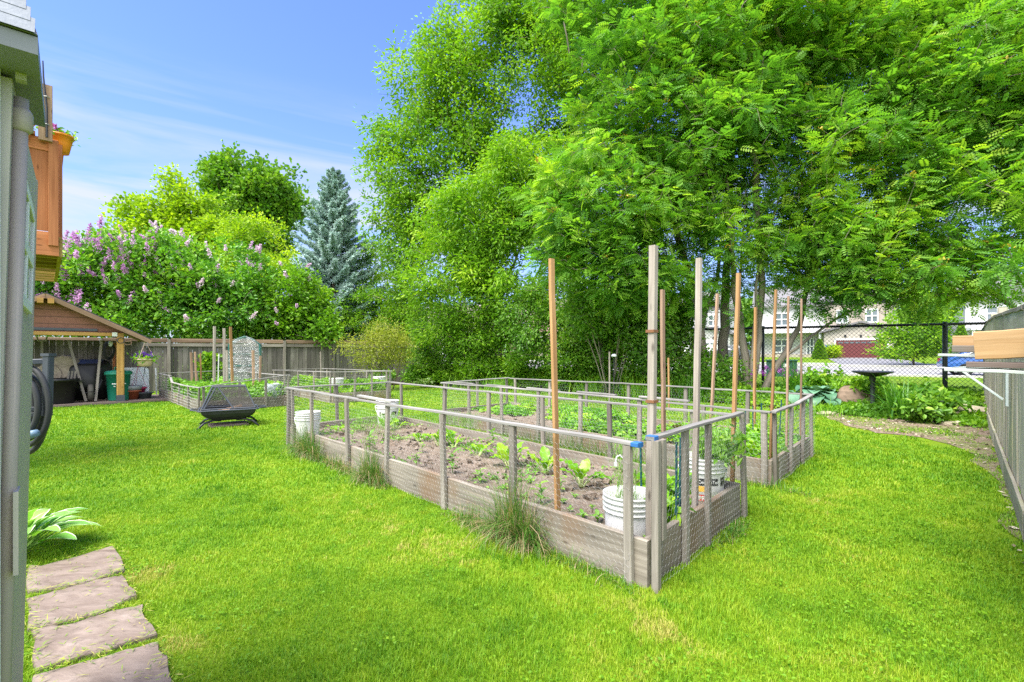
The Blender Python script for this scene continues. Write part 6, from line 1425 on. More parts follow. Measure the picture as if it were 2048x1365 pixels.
# wheelbarrow
c = spx(174, 760, 1.0); wb = thing('wheelbarrow', 'upturned black wheelbarrow leaning with its wheel down in the shelter', 'wheelbarrow', [c[0], c[1], .06])
vt = nrm(np.array([*(UU * .16)[:2], 1.0])); nf = nrm(np.cross(VV, vt)); nf = nf if np.dot(nf, UU) < 0 else -nf
L = [rrect(c, VV, vt, .47, .50, .2), rrect(c + nf * .03, VV, vt, .50, .53, .22), rrect(c + nf * .05, VV, vt, .47, .50, .2), rrect(c + nf * .16 + vt * .01, VV, vt, .42, .44, .17), rrect(c + nf * .33 + vt * .05, VV, vt, .33, .32, .12), rrect(c + nf * .37 + vt * .05, VV, vt, .27, .26, .1)]
mb = MB(); mb.loft(L, False, True); obj('tray', mb, M['black_plastic'], wb, smooth=True)
M['handle_wood'] = wood('handle_wood', (.22, .19, .16), (.42, .38, .33), knots=False)
for (x0, y0, x1, y1) in ((137, 681, 172, 803), (203, 681, 191, 803)):
    mb = MB(); mb.bar(spx(x0, y0, .72), spx(x1, y1, .34), .055, .06, up=UU, seg=3); obj('handle', mb, M['handle_wood'], wb)
wc = spx(181, 785, .40); whl = MB()
for k in range(25): pass
whl.tube([wc + (nf * math.cos(a) + ZZ * math.sin(a)) * .15 for a in np.linspace(0, 6.2832, 25)], .06, 8, cap=False); w_ = obj('wheel', whl, plain('tyre', (.085, .078, .07), .8), wb, smooth=True)
mb = MB(); mb.lathe([(0, -.03), (.10, -.03), (.11, 0), (.10, .03), (0, .03)], wc, 16, ax=VV); obj('rim', mb, M['slate_metal'], w_)
mb = MB(); mb.tube([spx(166, 786, .42), spx(196, 786, .42)], .014, 6); obj('axle', mb, M['black_metal'], wb)
for (xa, ya, xb, yb) in ((153, 762, 166, 786), (204, 760, 192, 786)):
    mb = MB(); mb.bar(spx(xa, ya, .62), spx(xb, yb, .45), .04, .02, up=UU); obj('leg', mb, M['black_metal'], wb)
# tubs, bin, pots
c = spx(116, 806, .42); c[2] = .06; tb = thing('storage_tub', 'black tapered plastic tub left of the wheelbarrow', 'tub', c); mb = MB()
mb.lathe([(.29, 0), (.30, .02), (.36, .54), (.40, .54), (.40, .60), (.36, .60), (.345, .54), (.28, .03), (0, .03)], c, 24); obj('body', mb, M['black_plastic'], tb, smooth=True)
mb = MB(); mb.box(c + VV * .42 + ZZ * .53, .07, .06, .02, ax=VV); obj('handle', mb, M['black_plastic'], tb)
mb = MB()
for k in range(3): mb.bar(c + VV * (.12 + .06 * k) + ZZ * .1, c + VV * (.20 + .06 * k) + ZZ * .78, .035, .012, up=UU)
obj('wood_slats', mb, M['grey_wood'], None, 'pale slats sticking out of the black tub', 'slats', loc=c + ZZ * .1)
c = spx(131, 700 + 55, .95); c[2] = .93; mb = MB(); mb.lathe([(0, -.16), (.27, -.16), (.29, -.12), (.29, .12), (.27, .16), (0, .16)], c, 22, ax=nrm(UU + VV * .4), wob=.02); obj('log_round', mb, M['bark_pale'], None, 'sawn log round propped above the black tub', 'log', loc=c)
c = spx(95, 752, .9); mb = MB(); mb.lathe([(0, -.12), (.25, -.12), (.27, .12), (0, .12)], [c[0], c[1], .75], 18, ax=nrm(UU), wob=.03); obj('log_round', mb, M['bark_pale'], None, 'sawn log round half hidden behind the hose hanger', 'log', loc=c)
c = spx(237, 800, .45); c[2] = .06; gb = thing('rubbish_bin', 'dark green plastic bin with a lid behind the shelter post', 'bin', c); mb = MB(); M['bin_green'] = plain('bin_green', (.012, .19, .125), .42, var=.06)
mb.lathe([(.21, 0), (.215, .02), (.255, .66), (.29, .66), (.29, .72), (.25, .72), (.245, .64), (0, .64)], c, 26); obj('body', mb, M['bin_green'], gb, smooth=True)
mb = MB(); mb.lathe([(.285, .722), (.27, .75), (.10, .78), (0, .785)], c, 26); lid = obj('lid', mb, M['bin_green'], gb, smooth=True); mb = MB(); mb.tube([c + VV * -.08 + ZZ * .77, c + VV * -.08 + ZZ * .84, c + VV * .08 + ZZ * .84, c + VV * .08 + ZZ * .77], .018, 6); obj('handle', mb, M['bin_green'], lid)
mb = MB(); f = math.atan2(-c[1], -c[0]); wrap(mb, c, .215, .255, .66, f, -.14, .16, .42, .445); wrap(mb, c, .215, .255, .66, f, -.10, -.06, .36, .38); obj('white_marking', mb, M['white_paint'], gb)
for (px, py, d_, r, h, col, nm, lb) in ((264, 797, .50, .20, .24, (.30, .075, .035), 'flower_pot', 'terracotta-red round pot beside the green bin'), (289, 794, .55, .20, .17, (.07, .08, .09), 'flower_pot', 'dark grey low pot at the end of the shelter floor'), (276, 786, .75, .19, .30, (.42, .03, .10), 'flower_pot', 'pink hanging pot behind the red and grey ones')):
    c = spx(px, py, d_); c[2] = .06; t = thing(nm, lb, 'flower pot', c, 'empty pots on the shelter floor'); mb = MB(); mb.lathe([(r * .62, 0), (r * .9, h * .85), (r * 1.05, h * .86), (r * 1.05, h), (r * .93, h), (r * .6, .03), (0, .03)], c, 22); obj('body', mb, plain('pot_%d' % px, col, .5, var=.08), t, smooth=True)
    if px != 264:
        mb = MB(); tp = c + ZZ * (h + .55)
        for k in range(3): a = 2.1 * k + .4; mb.tube([c + [math.cos(a) * r, math.sin(a) * r, h], tp], .005, 4)
        hk = tp + ZZ * .0; mb.tube([hk, hk + ZZ * .08, hk + ZZ * .14 + VV * .03, hk + ZZ * .15 + VV * .07, hk + ZZ * .11 + VV * .09], .011, 5); obj('hanger', mb, plain('hk_%d' % px, col, .5), t)
c = spx(264, 797, .50); c[2] = .30; t = thing('flower_pot', 'grey pot stacked on the terracotta-red one', 'flower pot', c, 'empty pots on the shelter floor'); mb = MB(); mb.lathe([(.18, 0), (.215, .06), (.22, .12), (.20, .12), (.15, .02), (0, .02)], c, 22); obj('body', mb, plain('pot_grey', (.22, .24, .26), .5), t, smooth=True)
# boards standing at the back, hanging tools, cable
for (x0, x1, mt, lb) in ((216, 223, 'cedar_pink', 'tan board standing against the fence in the shelter'), (225, 231, 'deck_red', 'orange-red board standing against the fence in the shelter')):
    a = spx(x0, 795, 1.2); b = spx(x1, 795, 1.2); m_ = (a + b) / 2; mb = MB(); mb.bar([m_[0], m_[1], .06], [m_[0], m_[1], 1.55 if mt == 'deck_red' else 1.0], np.linalg.norm(b - a), .03, up=UU, seg=3); obj('standing_board', mb, M[mt], None, lb, 'board', loc=[m_[0], m_[1], .06])
a = spx(84, 682, .9); mb = MB(); mb.bar(a, a - ZZ * .75, .05, .04, up=UU); mb.tube([a + VV * -.09 + ZZ * .10, a + VV * -.07, a, a + VV * .07, a + VV * .09 + ZZ * .10], .018, 6); obj('hanging_spade', mb, M['handle_wood'], None, 'wooden tool handle hanging under the shelter beam', 'tool', loc=a)
a = spx(218, 702, 1.1); mb = MB()
for k in range(4): mb.tube([a + VV * (.12 - .012 * k) * math.cos(q) + ZZ * (.24 - .02 * k) * math.sin(q) - UU * .02 * k for q in np.linspace(0, 6.283, 20)], .014, 5, cap=False)
obj('cable_coil', mb, M['black_plastic'], None, 'black cable coil hanging at the back of the shelter', 'cable', loc=a)
mb = MB(); a = spx(221, 694, .9); mb.lathe([(0, 0), (.035, .02), (.05, .10), (.04, .14), (0, .15)], a, 12); obj('lamp_bulb', mb, M['white_paint'], None, 'white bulb hanging inside the shelter', 'bulb', loc=a)
# hanging basket
c = spx(290, 733, -.12); hb = potflower('hanging_basket', 'beige hanging basket of purple petunias under the shelter eave', c, .205, .19, plain('basket_beige', (.55, .42, .32), .6), 'straw_leaf', leafmat('petunia', [(.10, .03, .38), (.22, .06, .5), (.35, .18, .55)], trans=.2, tcol=(1, 1, 1)), 200, 5, cat='hanging basket')
mb = MB(); tp = spx(290, 683, -.12)
for k in range(3): a = 2.1 * k + .5; mb.tube([c + [math.cos(a) * .21, math.sin(a) * .21, .19], tp], .006, 4)
obj('hanger', mb, plain('cord_pink', (.55, .40, .34), .7), hb)
# vine on the fence
q = np.array([ray_plane(px, py, FB0 + np.array([0, 0, 0]), np.array([nrm(FB1 - FB0)[1], -nrm(FB1 - FB0)[0], 0])) for px, py in zip(RNG.normal(418, 11, 300), RNG.uniform(708, 770, 300))]) - UU * .12
mb = MB(); leaves(q, rdir(len(q), -.3), rdir(len(q)) * .6 + [0.5, -.8, .3], np.full(len(q), .17), np.full(len(q), .13), RNG.random(len(q)), mb, 'ovate'); t = thing('climbing_vine', 'leafy vine climbing the board fence behind the short stakes', 'vine', [q[:, 0].mean(), q[:, 1].mean(), 0]); obj('leaves', mb, M['shrub_mid'], t)
# ---------------------------------------------------------------- plastic greenhouse
gY = 14.6; gh = thing('mini_greenhouse', 'small greenhouse of wrinkled clear plastic on a green tube frame', 'greenhouse', W(491, 775, gY) * [1, 1, 0])
m, nt, out = newmat('clear_plastic'); M['clear_plastic'] = m
wv = noise(nt, coords(nt, 'pos', (3, 3, 13)), 1.6, 5, .6, 1.2)
p = principled(nt, None, (.50, .53, .53), .14, spec=.9, normal=bump(nt, wv, 1.0, .14)); tr = nt.nodes.new('ShaderNodeBsdfTransparent'); mx = nt.nodes.new('ShaderNodeMixShader')
nt.links.new(ramp(nt, wv, [(.35, (.30, .30, .30)), (.68, (.85, .85, .85))]), mx.inputs[0]); nt.links.new(tr.outputs[0], mx.inputs[1]); nt.links.new(p.outputs[0], mx.inputs[2]); nt.links.new(mx.outputs[0], out.inputs[0])
M['green_tube'] = plain('green_tube', (.03, .15, .13), .45)
gc_ = W(491, 0, gY); gx, gy = np.array([.92, .39, 0]), np.array([-.39, .92, 0])
def gp(x, y, z): q = gc_ + gx * x + gy * y; return np.array([q[0], q[1], z])
wg, dg_, hg, rg = .40, .28, 1.52, 1.76
for (x, y) in ((-wg, -dg_), (wg, -dg_), (-wg, dg_), (wg, dg_)): mb = MB(); mb.tube([gp(x, y, 0), gp(x, y, hg)], .022, 6); obj('leg', mb, M['green_tube'], gh)
mb = MB()
for y in (-dg_, dg_): mb.tube([gp(-wg, y, hg), gp(-wg * .5, y, hg + .16), gp(0, y, rg), gp(wg * .5, y, hg + .16), gp(wg, y, hg)], .020, 6)
for x, z in ((-wg, hg), (wg, hg), (0, rg)): mb.tube([gp(x, -dg_, z), gp(x, dg_, z)], .018, 6)
for z in (.45, .9, 1.25):
    for y in (-dg_, dg_): mb.tube([gp(-wg, y, z), gp(wg, y, z)], .012, 5)
obj('frame', mb, M['green_tube'], gh)
mb = MB(); o = .025; nz = 16; pr = [(-wg - o, z) for z in np.linspace(.05, hg, nz)] + [(-wg * .5, hg + .185), (0, rg + .03), (wg * .5, hg + .185)] + [(wg + o, z) for z in np.linspace(hg, .05, nz)]
P = [[gp(x, y, z) + RNG.normal(0, .008, 3) for y in np.linspace(-dg_ - o, dg_ + o, 6)] for x, z in pr]; mb.add(np.array(P).reshape(-1, 3), [(i * 6 + j, i * 6 + j + 1, i * 6 + 7 + j, i * 6 + 6 + j) for i in range(len(pr) - 1) for j in range(5)])
for y in (-dg_ - o, ):
    P = []; xs = np.linspace(-wg, wg, 14)
    for x in xs:
        top = np.interp(abs(x), [0, wg * .5, wg], [rg + .02, hg + .175, hg])
        for z in np.linspace(.05, top, 20): P.append(gp(x, y + .03 * math.sin(x * 17 + z * 5) + .02 * math.sin(z * 23) + RNG.normal(0, .006), z))
    mb.add(P, [(i * 20 + j, i * 20 + j + 1, i * 20 + 21 + j, i * 20 + 20 + j) for i in range(13) for j in range(19)])
obj('plastic_cover', mb, M['clear_plastic'], gh, smooth=True)
# ---------------------------------------------------------------- fire pit
fc = G(458, 851); fp = thing('fire_pit', 'black metal fire pit with a mesh spark cover on the lawn', 'fire pit', fc)
th = R(30); fx = np.array([math.cos(th), math.sin(th), 0]); fy = np.array([-math.sin(th), math.cos(th), 0])
def fq(x, y, z): return fc + fx * x + fy * y + ZZ * z
hl, hw_ = .42, .33; zr_ = .30
L = [rrect(fq(0, 0, zr_), fx, fy, hl, hw_, .03, 3), rrect(fq(0, 0, zr_ - .06), fx, fy, hl * .96, hw_ * .97, .04, 3), rrect(fq(0, 0, zr_ - .11), fx, fy, hl * .86, hw_ * .86, .06, 3), rrect(fq(0, 0, zr_ - .165), fx, fy, hl * .66, hw_ * .66, .08, 3), rrect(fq(0, 0, zr_ - .19), fx, fy, hl * .42, hw_ * .42, .08, 3)]
L2 = [[q * 1.0 for q in l] for l in L]; inn = [rrect(fq(0, 0, zr_ - .17), fx, fy, hl * .4, hw_ * .42, .08, 3), rrect(fq(0, 0, zr_ - .10), fx, fy, hl * .8, hw_ * .82, .06, 3), rrect(fq(0, 0, zr_), fx, fy, hl - .012, hw_ - .012, .03, 3)]
mb = MB(); mb.loft(L2[::-1] + inn[::-1], True, True); obj('bowl', mb, M['black_metal'], fp, smooth=False)
mb = MB(); l = rrect(fq(0, 0, zr_ + .005), fx, fy, hl + .03, hw_ + .03, .05, 4); mb.tube(l + [l[0]], .013, 6, cap=False)
for sg in (-1, 1): mb.tube([fq(sg * (hl + .02), -.16, zr_), fq(sg * (hl + .15), -.11, zr_ + .01), fq(sg * (hl + .15), .11, zr_ + .01), fq(sg * (hl + .02), .16, zr_)], .012, 6)
obj('rim_handles', mb, M['slate_metal'], fp, smooth=True)
for (sx, sy) in ((1, 1), (1, -1), (-1, 1), (-1, -1)):
    mb = MB(); mb.tube([fq(sx * .12, sy * .14, .115), fq(sx * .24, sy * .20, .125), fq(sx * .37, sy * .27, .09), fq(sx * .46, sy * .33, .0)], .019, 8); obj('leg', mb, M['black_metal'], fp, smooth=True)
M['spark_mesh'] = plain('spark_mesh', (.12, .105, .09), .6, metal=.2)
cb = [fq(sx * hl * .96, sy * hw_ * .95, zr_ + .03) for sx, sy in ((-1, -1), (1, -1), (1, 1), (-1, 1))]; ct = [fq(sx * .25, sy * .18, zr_ + .40) for sx, sy in ((-1, -1), (1, -1), (1, 1), (-1, 1))]
cov = MB()
for i in range(4):
    for a, b in ((cb[i], ct[i]), (cb[i], cb[(i + 1) % 4]), (ct[i], ct[(i + 1) % 4])): cov.tube([a, b], .012, 6)
cv = obj('spark_cover', cov, M['slate_metal'], fp)
sm = MB(); Pn, Qn = [], []
for i in (1, 2, 3):
    a0, a1, b0, b1 = cb[i], cb[(i + 1) % 4], ct[i], ct[(i + 1) % 4]
    for k in range(1, 34): f = k / 34; Pn.append(a0 + (a1 - a0) * f); Qn.append(b0 + (b1 - b0) * f)
    for k in range(1, 30): f = k / 30; Pn.append(a0 + (b0 - a0) * f); Qn.append(a1 + (b1 - a1) * f)
for k in range(1, 30): f = k / 30; Pn.append(ct[0] + (ct[1] - ct[0]) * f); Qn.append(ct[3] + (ct[2] - ct[3]) * f); Pn.append(ct[0] + (ct[3] - ct[0]) * f); Qn.append(ct[1] + (ct[2] - ct[1]) * f)
# front side: left part open, right part a mesh door
a0, a1, b0, b1 = cb[0] + (cb[1] - cb[0]) * .58, cb[1], ct[0] + (ct[1] - ct[0]) * .16, ct[1]
for k in range(1, 20): f = k / 20; Pn.append(a0 + (a1 - a0) * f); Qn.append(b0 + (b1 - b0) * f)
for k in range(1, 30): f = k / 30; Pn.append(a0 + (b0 - a0) * f); Qn.append(a1 + (b1 - a1) * f)
sm.segs(Pn, Qn, .0032); obj('mesh_panel', sm, M['spark_mesh'], cv)
mb = MB(); mb.tube([a0, b0], .012, 6); mb.tube([cb[0] + (cb[1] - cb[0]) * .04, ct[0] + (ct[1] - ct[0]) * .12], .012, 6); obj('door_bar', mb, M['slate_metal'], cv)
M['split_wood'] = wood('split_wood', (.34, .19, .11), (.58, .38, .25), knots=False)
for (a, b, lb) in ((fq(-.16, -.08, .26), fq(.20, -.02, .33), 'split log lying on top in the fire pit'), (fq(-.20, -.16, .24), fq(.02, -.20, .29), 'short split log at the front of the fire pit'), (fq(-.2, .1, .22), fq(.25, .08, .22), 'split log under the others in the fire pit')):
    mb = MB(); mb.bar(a, b, .085, .07, seg=3, wob=.006, bev=.02); obj('firewood', mb, M['split_wood'], None, lb, 'firewood', 'logs in the fire pit', loc=a)
mb = MB(); mb.bar(fq(-.30, -.05, .022), fq(.28, .02, .022), .42, .04, seg=4); obj('wood_slab', mb, M['floor_wood'], None, 'worn wooden slab under the fire pit', 'board', loc=fq(0, 0, .02))
# ---------------------------------------------------------------- bird bath, rocks
bc = G(1745, 829); bb = thing('bird_bath', 'black cast bird bath on a slim pedestal by the planting bed', 'bird bath', bc)
mb = MB(); mb.lathe([(0, .79), (.08, .79), (.20, .82), (.33, .87), (.36, .89), (.36, .905), (.33, .90), (.2, .865), (0, .845)], bc, 36); obj('bowl', mb, M['black_metal'], bb, smooth=True)
mb = MB(); mb.lathe([(.055, .06), (.065, .10), (.05, .14), (.042, .20), (.042, .62), (.05, .70), (.065, .74), (.06, .78), (.085, .80)], bc, 18); obj('pedestal', mb, M['black_metal'], bb, smooth=True)
mb = MB(); mb.lathe([(.23, 0), (.235, .02), (.17, .05), (.09, .06), (.07, .09), (0, .09)], bc, 28)
for k in range(8): a = 6.283 * k / 8; mb.tube([bc + [math.cos(a) * .08, math.sin(a) * .08, .07], bc + [math.cos(a + .3) * .17, math.sin(a + .3) * .17, .05], bc + [math.cos(a) * .24, math.sin(a) * .24, .01]], .018, 6)
obj('base', mb, M['black_metal'], bb, smooth=True)
m, nt, out = newmat('water'); M['water'] = m; principled(nt, out, (.20, .22, .16), .06, spec=.7)
mb = MB(); mb.lathe([(.30, .886), (0, .886)], bc, 30); obj('water', mb, M['water'], bb)
M['rock_brown'] = plain('rock_brown', (.19, .135, .095), .9, var=.35, scale=6, bmp=.9, dirt=(.13, .09, .06)); M['rock_tan'] = plain('rock_tan', (.38, .33, .24), .9, var=.3, scale=7, bmp=.8)
def rock(name, label, c, r, mat, seed, group=None):
    c = np.asarray(c, float); V = []; n, m_ = 22, 14
    for i in range(m_ + 1):
        ph = math.pi * i / m_
        for j in range(n):
            a = 6.2832 * j / n; V.append((math.sin(ph) * math.cos(a), math.sin(ph) * math.sin(a), math.cos(ph)))
    V = np.array(V); k = .72 + .56 * fbm(V * 1.0, 1.5, seed, 4); V = V * k[:, None]; V = np.sign(V) * np.abs(V) ** .9 * r; V[:, 2] = np.maximum(V[:, 2], -.25 * r[2])
    mb = MB(); mb.add(V + c, [(i * n + j, i * n + (j + 1) % n, (i + 1) * n + (j + 1) % n, (i + 1) * n + j) for i in range(m_) for j in range(n)]); return obj(name, mb, M[mat], None, label, 'rock', group, loc=c)
rock('boulder', 'brown boulder between the big hosta and the bird bath', G(1716, 824) + [0, .1, .18], np.array([.38, .32, .40]), 'rock_brown', 3)
rock('flat_rock', 'flat tan rock at the foot of the right fence', G(1938, 838) + [0, .05, .08], np.array([.42, .34, .20]), 'rock_tan', 5)
for i, (px, py, lb) in enumerate(((1690, 828, 'flat edging stone at the lawn edge before the boulder'), (1655, 830, 'flat edging stone below the big hosta'), (1905, 850, 'small edging stone left of the flat tan rock'))):
    rock('edging_stone', lb, G(px, py) + [0, 0, .02], np.array([.22, .12, .055]), 'rock_tan', 11 + i, 'stones along the planting bed')
mb = MB(); c = G(1228, 760) * [1, 1, 0]; c = np.array([W(1228, 0, 13.2)[0], 13.2, 0]); sl_ = thing('garden_light', 'small white dome garden light on a stem under the shrubs', 'garden light', c); mb.tube([c, c + ZZ * 1.18], .012, 6); obj('stem', mb, M['black_metal'], sl_); mb = MB(); mb.lathe([(.075, 1.18), (.07, 1.22), (.04, 1.25), (0, 1.26)], c, 14); obj('dome', mb, M['white_paint'], sl_, smooth=True)
# ---------------------------------------------------------------- across the street
M['siding_white'] = plain('siding_white', (.44, .44, .44), .7, var=.04); M['siding_taupe'] = plain('siding_taupe', (.34, .295, .25), .75, var=.05); M['stucco_cream'] = plain('stucco_cream', (.44, .40, .34), .8, var=.05); M['siding_grey'] = plain('siding_grey', (.38, .39, .41), .7, var=.04)
M['brick_pink'] = plain('brick_pink', (.40, .27, .22), .85, var=.12, scale=3); M['roof_grey'] = plain('roof_grey', (.16, .155, .16), .85, var=.15, scale=4); M['roof_brown'] = plain('roof_brown', (.20, .16, .14), .85, var=.15, scale=4); M['garage_red'] = plain('garage_red', (.135, .035, .035), .5, var=.05); M['stone_wall'] = plain('stone_wall', (.42, .37, .31), .9, var=.3, scale=3)
WF = 57.6; GZ = .75
def hb_(mb, s0, s1, z0, z1, w0, w1):
    a = S((s0 + s1) / 2, (w0 + w1) / 2); mb.box([a[0], a[1], GZ + (z0 + z1) / 2], (s1 - s0) / 2, (w1 - w0) / 2, (z1 - z0) / 2, ax=SD)
def sp2(s_, w, z): p = SD * s_ + SN * w; return np.array([p[0], p[1], GZ + z])
def gable(mb, s0, s1, z, h, w0, w1, ov=.35, along='w'):
    th = np.array([0, 0, .18])
    if along == 'w':      # ridge runs back, gable faces the street
        m_ = (s0 + s1) / 2
        for a, b in (((s0 - ov, z), (m_, z + h)), ((m_, z + h), (s1 + ov, z))): mb.prism([sp2(a[0], w0 - ov, a[1]), sp2(b[0], w0 - ov, b[1]), sp2(b[0], w0 - ov, b[1]) + th, sp2(a[0], w0 - ov, a[1]) + th], SN * (w1 - w0 + 2 * ov))
    else:
        m_ = (w0 + w1) / 2
        for a, b in (((w0 - ov, z), (m_, z + h)), ((m_, z + h), (w1 + ov, z))): mb.prism([sp2(s0 - ov, a[0], a[1]), sp2(s0 - ov, b[0], b[1]), sp2(s0 - ov, b[0], b[1]) + th, sp2(s0 - ov, a[0], a[1]) + th], SD * (s1 - s0 + 2 * ov))
def window(h, s_, z, w_, hh, wf):
    mb = MB()
    for (a, b) in (((s_ - w_ / 2, z), (s_ + w_ / 2, z)), ((s_ - w_ / 2, z + hh), (s_ + w_ / 2, z + hh)), ((s_ - w_ / 2, z), (s_ - w_ / 2, z + hh)), ((s_ + w_ / 2, z), (s_ + w_ / 2, z + hh)), ((s_, z), (s_, z + hh)), ((s_ - w_ / 2, z + hh * .5), (s_ + w_ / 2, z + hh * .5))): mb.bar(sp2(a[0], wf - .06, a[1]), sp2(b[0], wf - .06, b[1]), .11, .08, up=SN)
    f = obj('window', mb, M['white_paint'], h); mb = MB(); mb.prism([sp2(s_ - w_ / 2, wf - .03, z), sp2(s_ + w_ / 2, wf - .03, z), sp2(s_ + w_ / 2, wf - .03, z + hh), sp2(s_ - w_ / 2, wf - .03, z + hh)], SN * .02); obj('pane', mb, M['house_glass'], f)
def house(label, s0, wing, gar, low, high, roofm, garm, wingm=None):
    """two-storey house: garage block gar=(a,b) in front, main block wing=(a,b) behind"""
    t = thing('house', label, 'house', S(s0, WF), 'houses across the street'); a, b = s0 + gar[0], s0 + gar[1]; c, d = s0 + wing[0], s0 + wing[1]
    mb = MB(); hb_(mb, a, b, -1, 2.5, WF, WF + 6.2); mb.prism([sp2(a, WF + .02, 2.5), sp2(b, WF + .02, 2.5), sp2((a + b) / 2, WF + .02, 3.35)], SN * .2); obj('garage', mb, M[low], t)
    mb = MB(); gable(mb, a, b, 2.45, .95, WF, WF + 6); obj('garage_roof', mb, M[roofm], t)
    m_ = (a + b) / 2; mb = MB(); hb_(mb, m_ - 2.0, m_ + 2.0, -.05, 1.72, WF - .05, WF - .01)
    dr = obj('garage_door', mb, M[garm], t); mb = MB()
    for k in range(8): hb_(mb, m_ - 1.8 + .46 * k, m_ - 1.8 + .46 * k + .36, 1.42, 1.56, WF - .065, WF - .052)
    obj('pane', mb, M['house_glass'], dr); mb = MB()
    for (x0, x1, z0, z1) in ((m_ - 2.15, m_ - 2.0, 0, 1.9), (m_ + 2.0, m_ + 2.15, 0, 1.9), (m_ - 2.15, m_ + 2.15, 1.73, 1.9)): hb_(mb, x0, x1, z0, z1, WF - .07, WF - .012)
    obj('door_trim', mb, M['white_paint'], t)
    for x in (-1.25, 0, 1.25):
        mb = MB(); hb_(mb, m_ + x - .08, m_ + x + .08, 2.02, 2.25, WF - .13, WF - .01); obj('wall_lamp', mb, M['black_metal'], t)
    mb = MB(); hb_(mb, c, d, -1, 5.4, WF + 2.2, WF + 10); obj('wall', mb, M[wingm or high], t); mb = MB(); gable(mb, c, d, 5.35, 2.4, WF + 2.2, WF + 10, along='s'); obj('roof', mb, M[roofm], t)
    mb = MB(); hb_(mb, a + .2, b - .2, 2.9, 5.3, WF + 1.6, WF + 4); obj('upper_wall', mb, M[high], t); mb = MB(); gable(mb, a + .2, b - .2, 5.2, 1.7, WF + 1.6, WF + 6); obj('upper_roof', mb, M[roofm], t)
    for x in (-1.35, 1.05): window(t, m_ + x, 3.5, .95, 1.25, WF + 1.58)
    lft = c < a - .5
    w0_, w1_ = (c, a) if lft else (b, d)
    if w1_ - w0_ > 2:
        window(t, (w0_ * .6 + w1_ * .4), .55, 1.7, 1.35, WF + 2.18); window(t, (w0_ * .6 + w1_ * .4), 3.4, 1.5, 1.3, WF + 2.18); window(t, (w0_ * .18 + w1_ * .82), .3, .6, 1.7, WF + 2.18)
        mb = MB(); hb_(mb, w0_, w1_, -1, .35, WF + 1.9, WF + 2.17); obj('stone_base', mb, M['stone_wall'], t)
        mb = MB(); hb_(mb, w0_ + .1, w1_ - .05, 2.55, 2.75, WF + .9, WF + 2.17)
        for x in (w0_ + .2, w1_ - .4): hb_(mb, x, x + .2, -.6, 2.55, WF + 1.0, WF + 1.2)
        obj('porch', mb, M['white_paint'], t)
house('two-storey house with a cream garage front and maroon garage door', 3.4, (-6.2, 6.2), (.0, 5.95), 'stucco_cream', 'siding_taupe', 'roof_grey', 'garage_red', 'siding_white')
house('two-storey grey-white house partly hidden by the rowan stems', -11.5, (-6.5, 6.5), (.5, 6.3), 'siding_white', 'siding_grey', 'roof_grey', 'white_paint')
house('pinkish brick house glimpsed left of the rowan trunks', -27.5, (-6.5, 6.5), (.5, 6.3), 'brick_pink', 'brick_pink', 'roof_brown', 'white_paint')
house('cream house at the far right behind the street tree', 19.5, (-5, 7), (.5, 6.3), 'stucco_cream', 'siding_white', 'roof_grey', 'white_paint')
house('taupe house farthest left across the street, mostly behind shrubs', -45, (-6.5, 6.5), (.5, 6.3), 'siding_taupe', 'siding_taupe', 'roof_brown', 'white_paint')
# cars
def car(label, s_, w, col, flip=1, name='parked_car'):
    c = S(s_, w); c[2] = hgt(c[0], c[1]) + .01; t = thing(name, label, 'car', c)
    def cp(x, y, z): return c + SD * x * flip + SN * y + ZZ * z
    prof = [(-2.1, .32), (-2.15, .62), (-2.02, .92), (-1.75, .98), (-1.25, 1.38), (-.5, 1.47), (.25, 1.42), (.95, .98), (1.85, .84), (2.1, .62), (2.12, .32)]
    L = []
    for y, k in ((-.86, .965), (-.83, 1.0), (.83, 1.0), (.86, .965)): L.append([cp(x * (k if z < 1 else k * .97), y * (1 if z < 1.0 else .84), z if z > .4 else z) for x, z in prof])
    mb = MB(); mb.loft(L[::-1] if flip > 0 else L); obj('body', mb, col, t, smooth=False)
    for sg in (-1, 1):
        for pts in (([-1.55, 1.0], [-1.15, 1.33], [-.55, 1.40], [-.55, 1.0]), ([-.47, 1.0], [-.47, 1.40], [.20, 1.36], [.72, 1.0])):
            mb = MB(); mb.prism([cp(x, sg * (.842 if z > 1.05 else .868) * (.86 if z > 1.05 else 1), z) for x, z in pts], SN * sg * .006); obj('side_window', mb, M['dark_glass'], t)
    mb = MB(); mb.prism([cp(-1.72, -.66, 1.02), cp(-1.72, .66, 1.02), cp(-1.30, .58, 1.36), cp(-1.30, -.58, 1.36)], SD * -.03 * flip + ZZ * .02); obj('rear_window', mb, M['dark_glass'], t)
    for sg in (-1, 1): mb = MB(); mb.box(cp(-2.06, sg * .68, .80), .05, .14, .10, ax=SD); obj('tail_light', mb, M['tail_red'], t)
    for x in (-1.32, 1.32):
        for sg in (-1, 1):
            mb = MB(); q = cp(x, sg * .80, .32); mb.lathe([(.20, -.10), (.30, -.10), (.32, -.06), (.32, .06), (.30, .10), (.20, .10)], q, 24, ax=SN, close=True); w_ = obj('wheel', mb, M['black_plastic'], t)
            mb = MB(); mb.lathe([(.21, -.09), (.21, .09), (.19, .09), (.19, -.09)], q, 20, ax=SN, close=True)
            for k in range(6): a = 6.283 * k / 6; mb.bar(q + SN * sg * .08, q + SN * sg * .07 + (SD * math.cos(a) + ZZ * math.sin(a)) * .2, .05, .03)
            mb.lathe([(.05, -.09), (.05, .09)], q, 12, ax=SN); obj('rim', mb, M['rim_silver'], w_)
M['tail_red'] = plain('tail_red', (.30, .02, .02), .3); M['rim_silver'] = plain('rim_silver', (.52, .53, .55), .35, metal=.6)
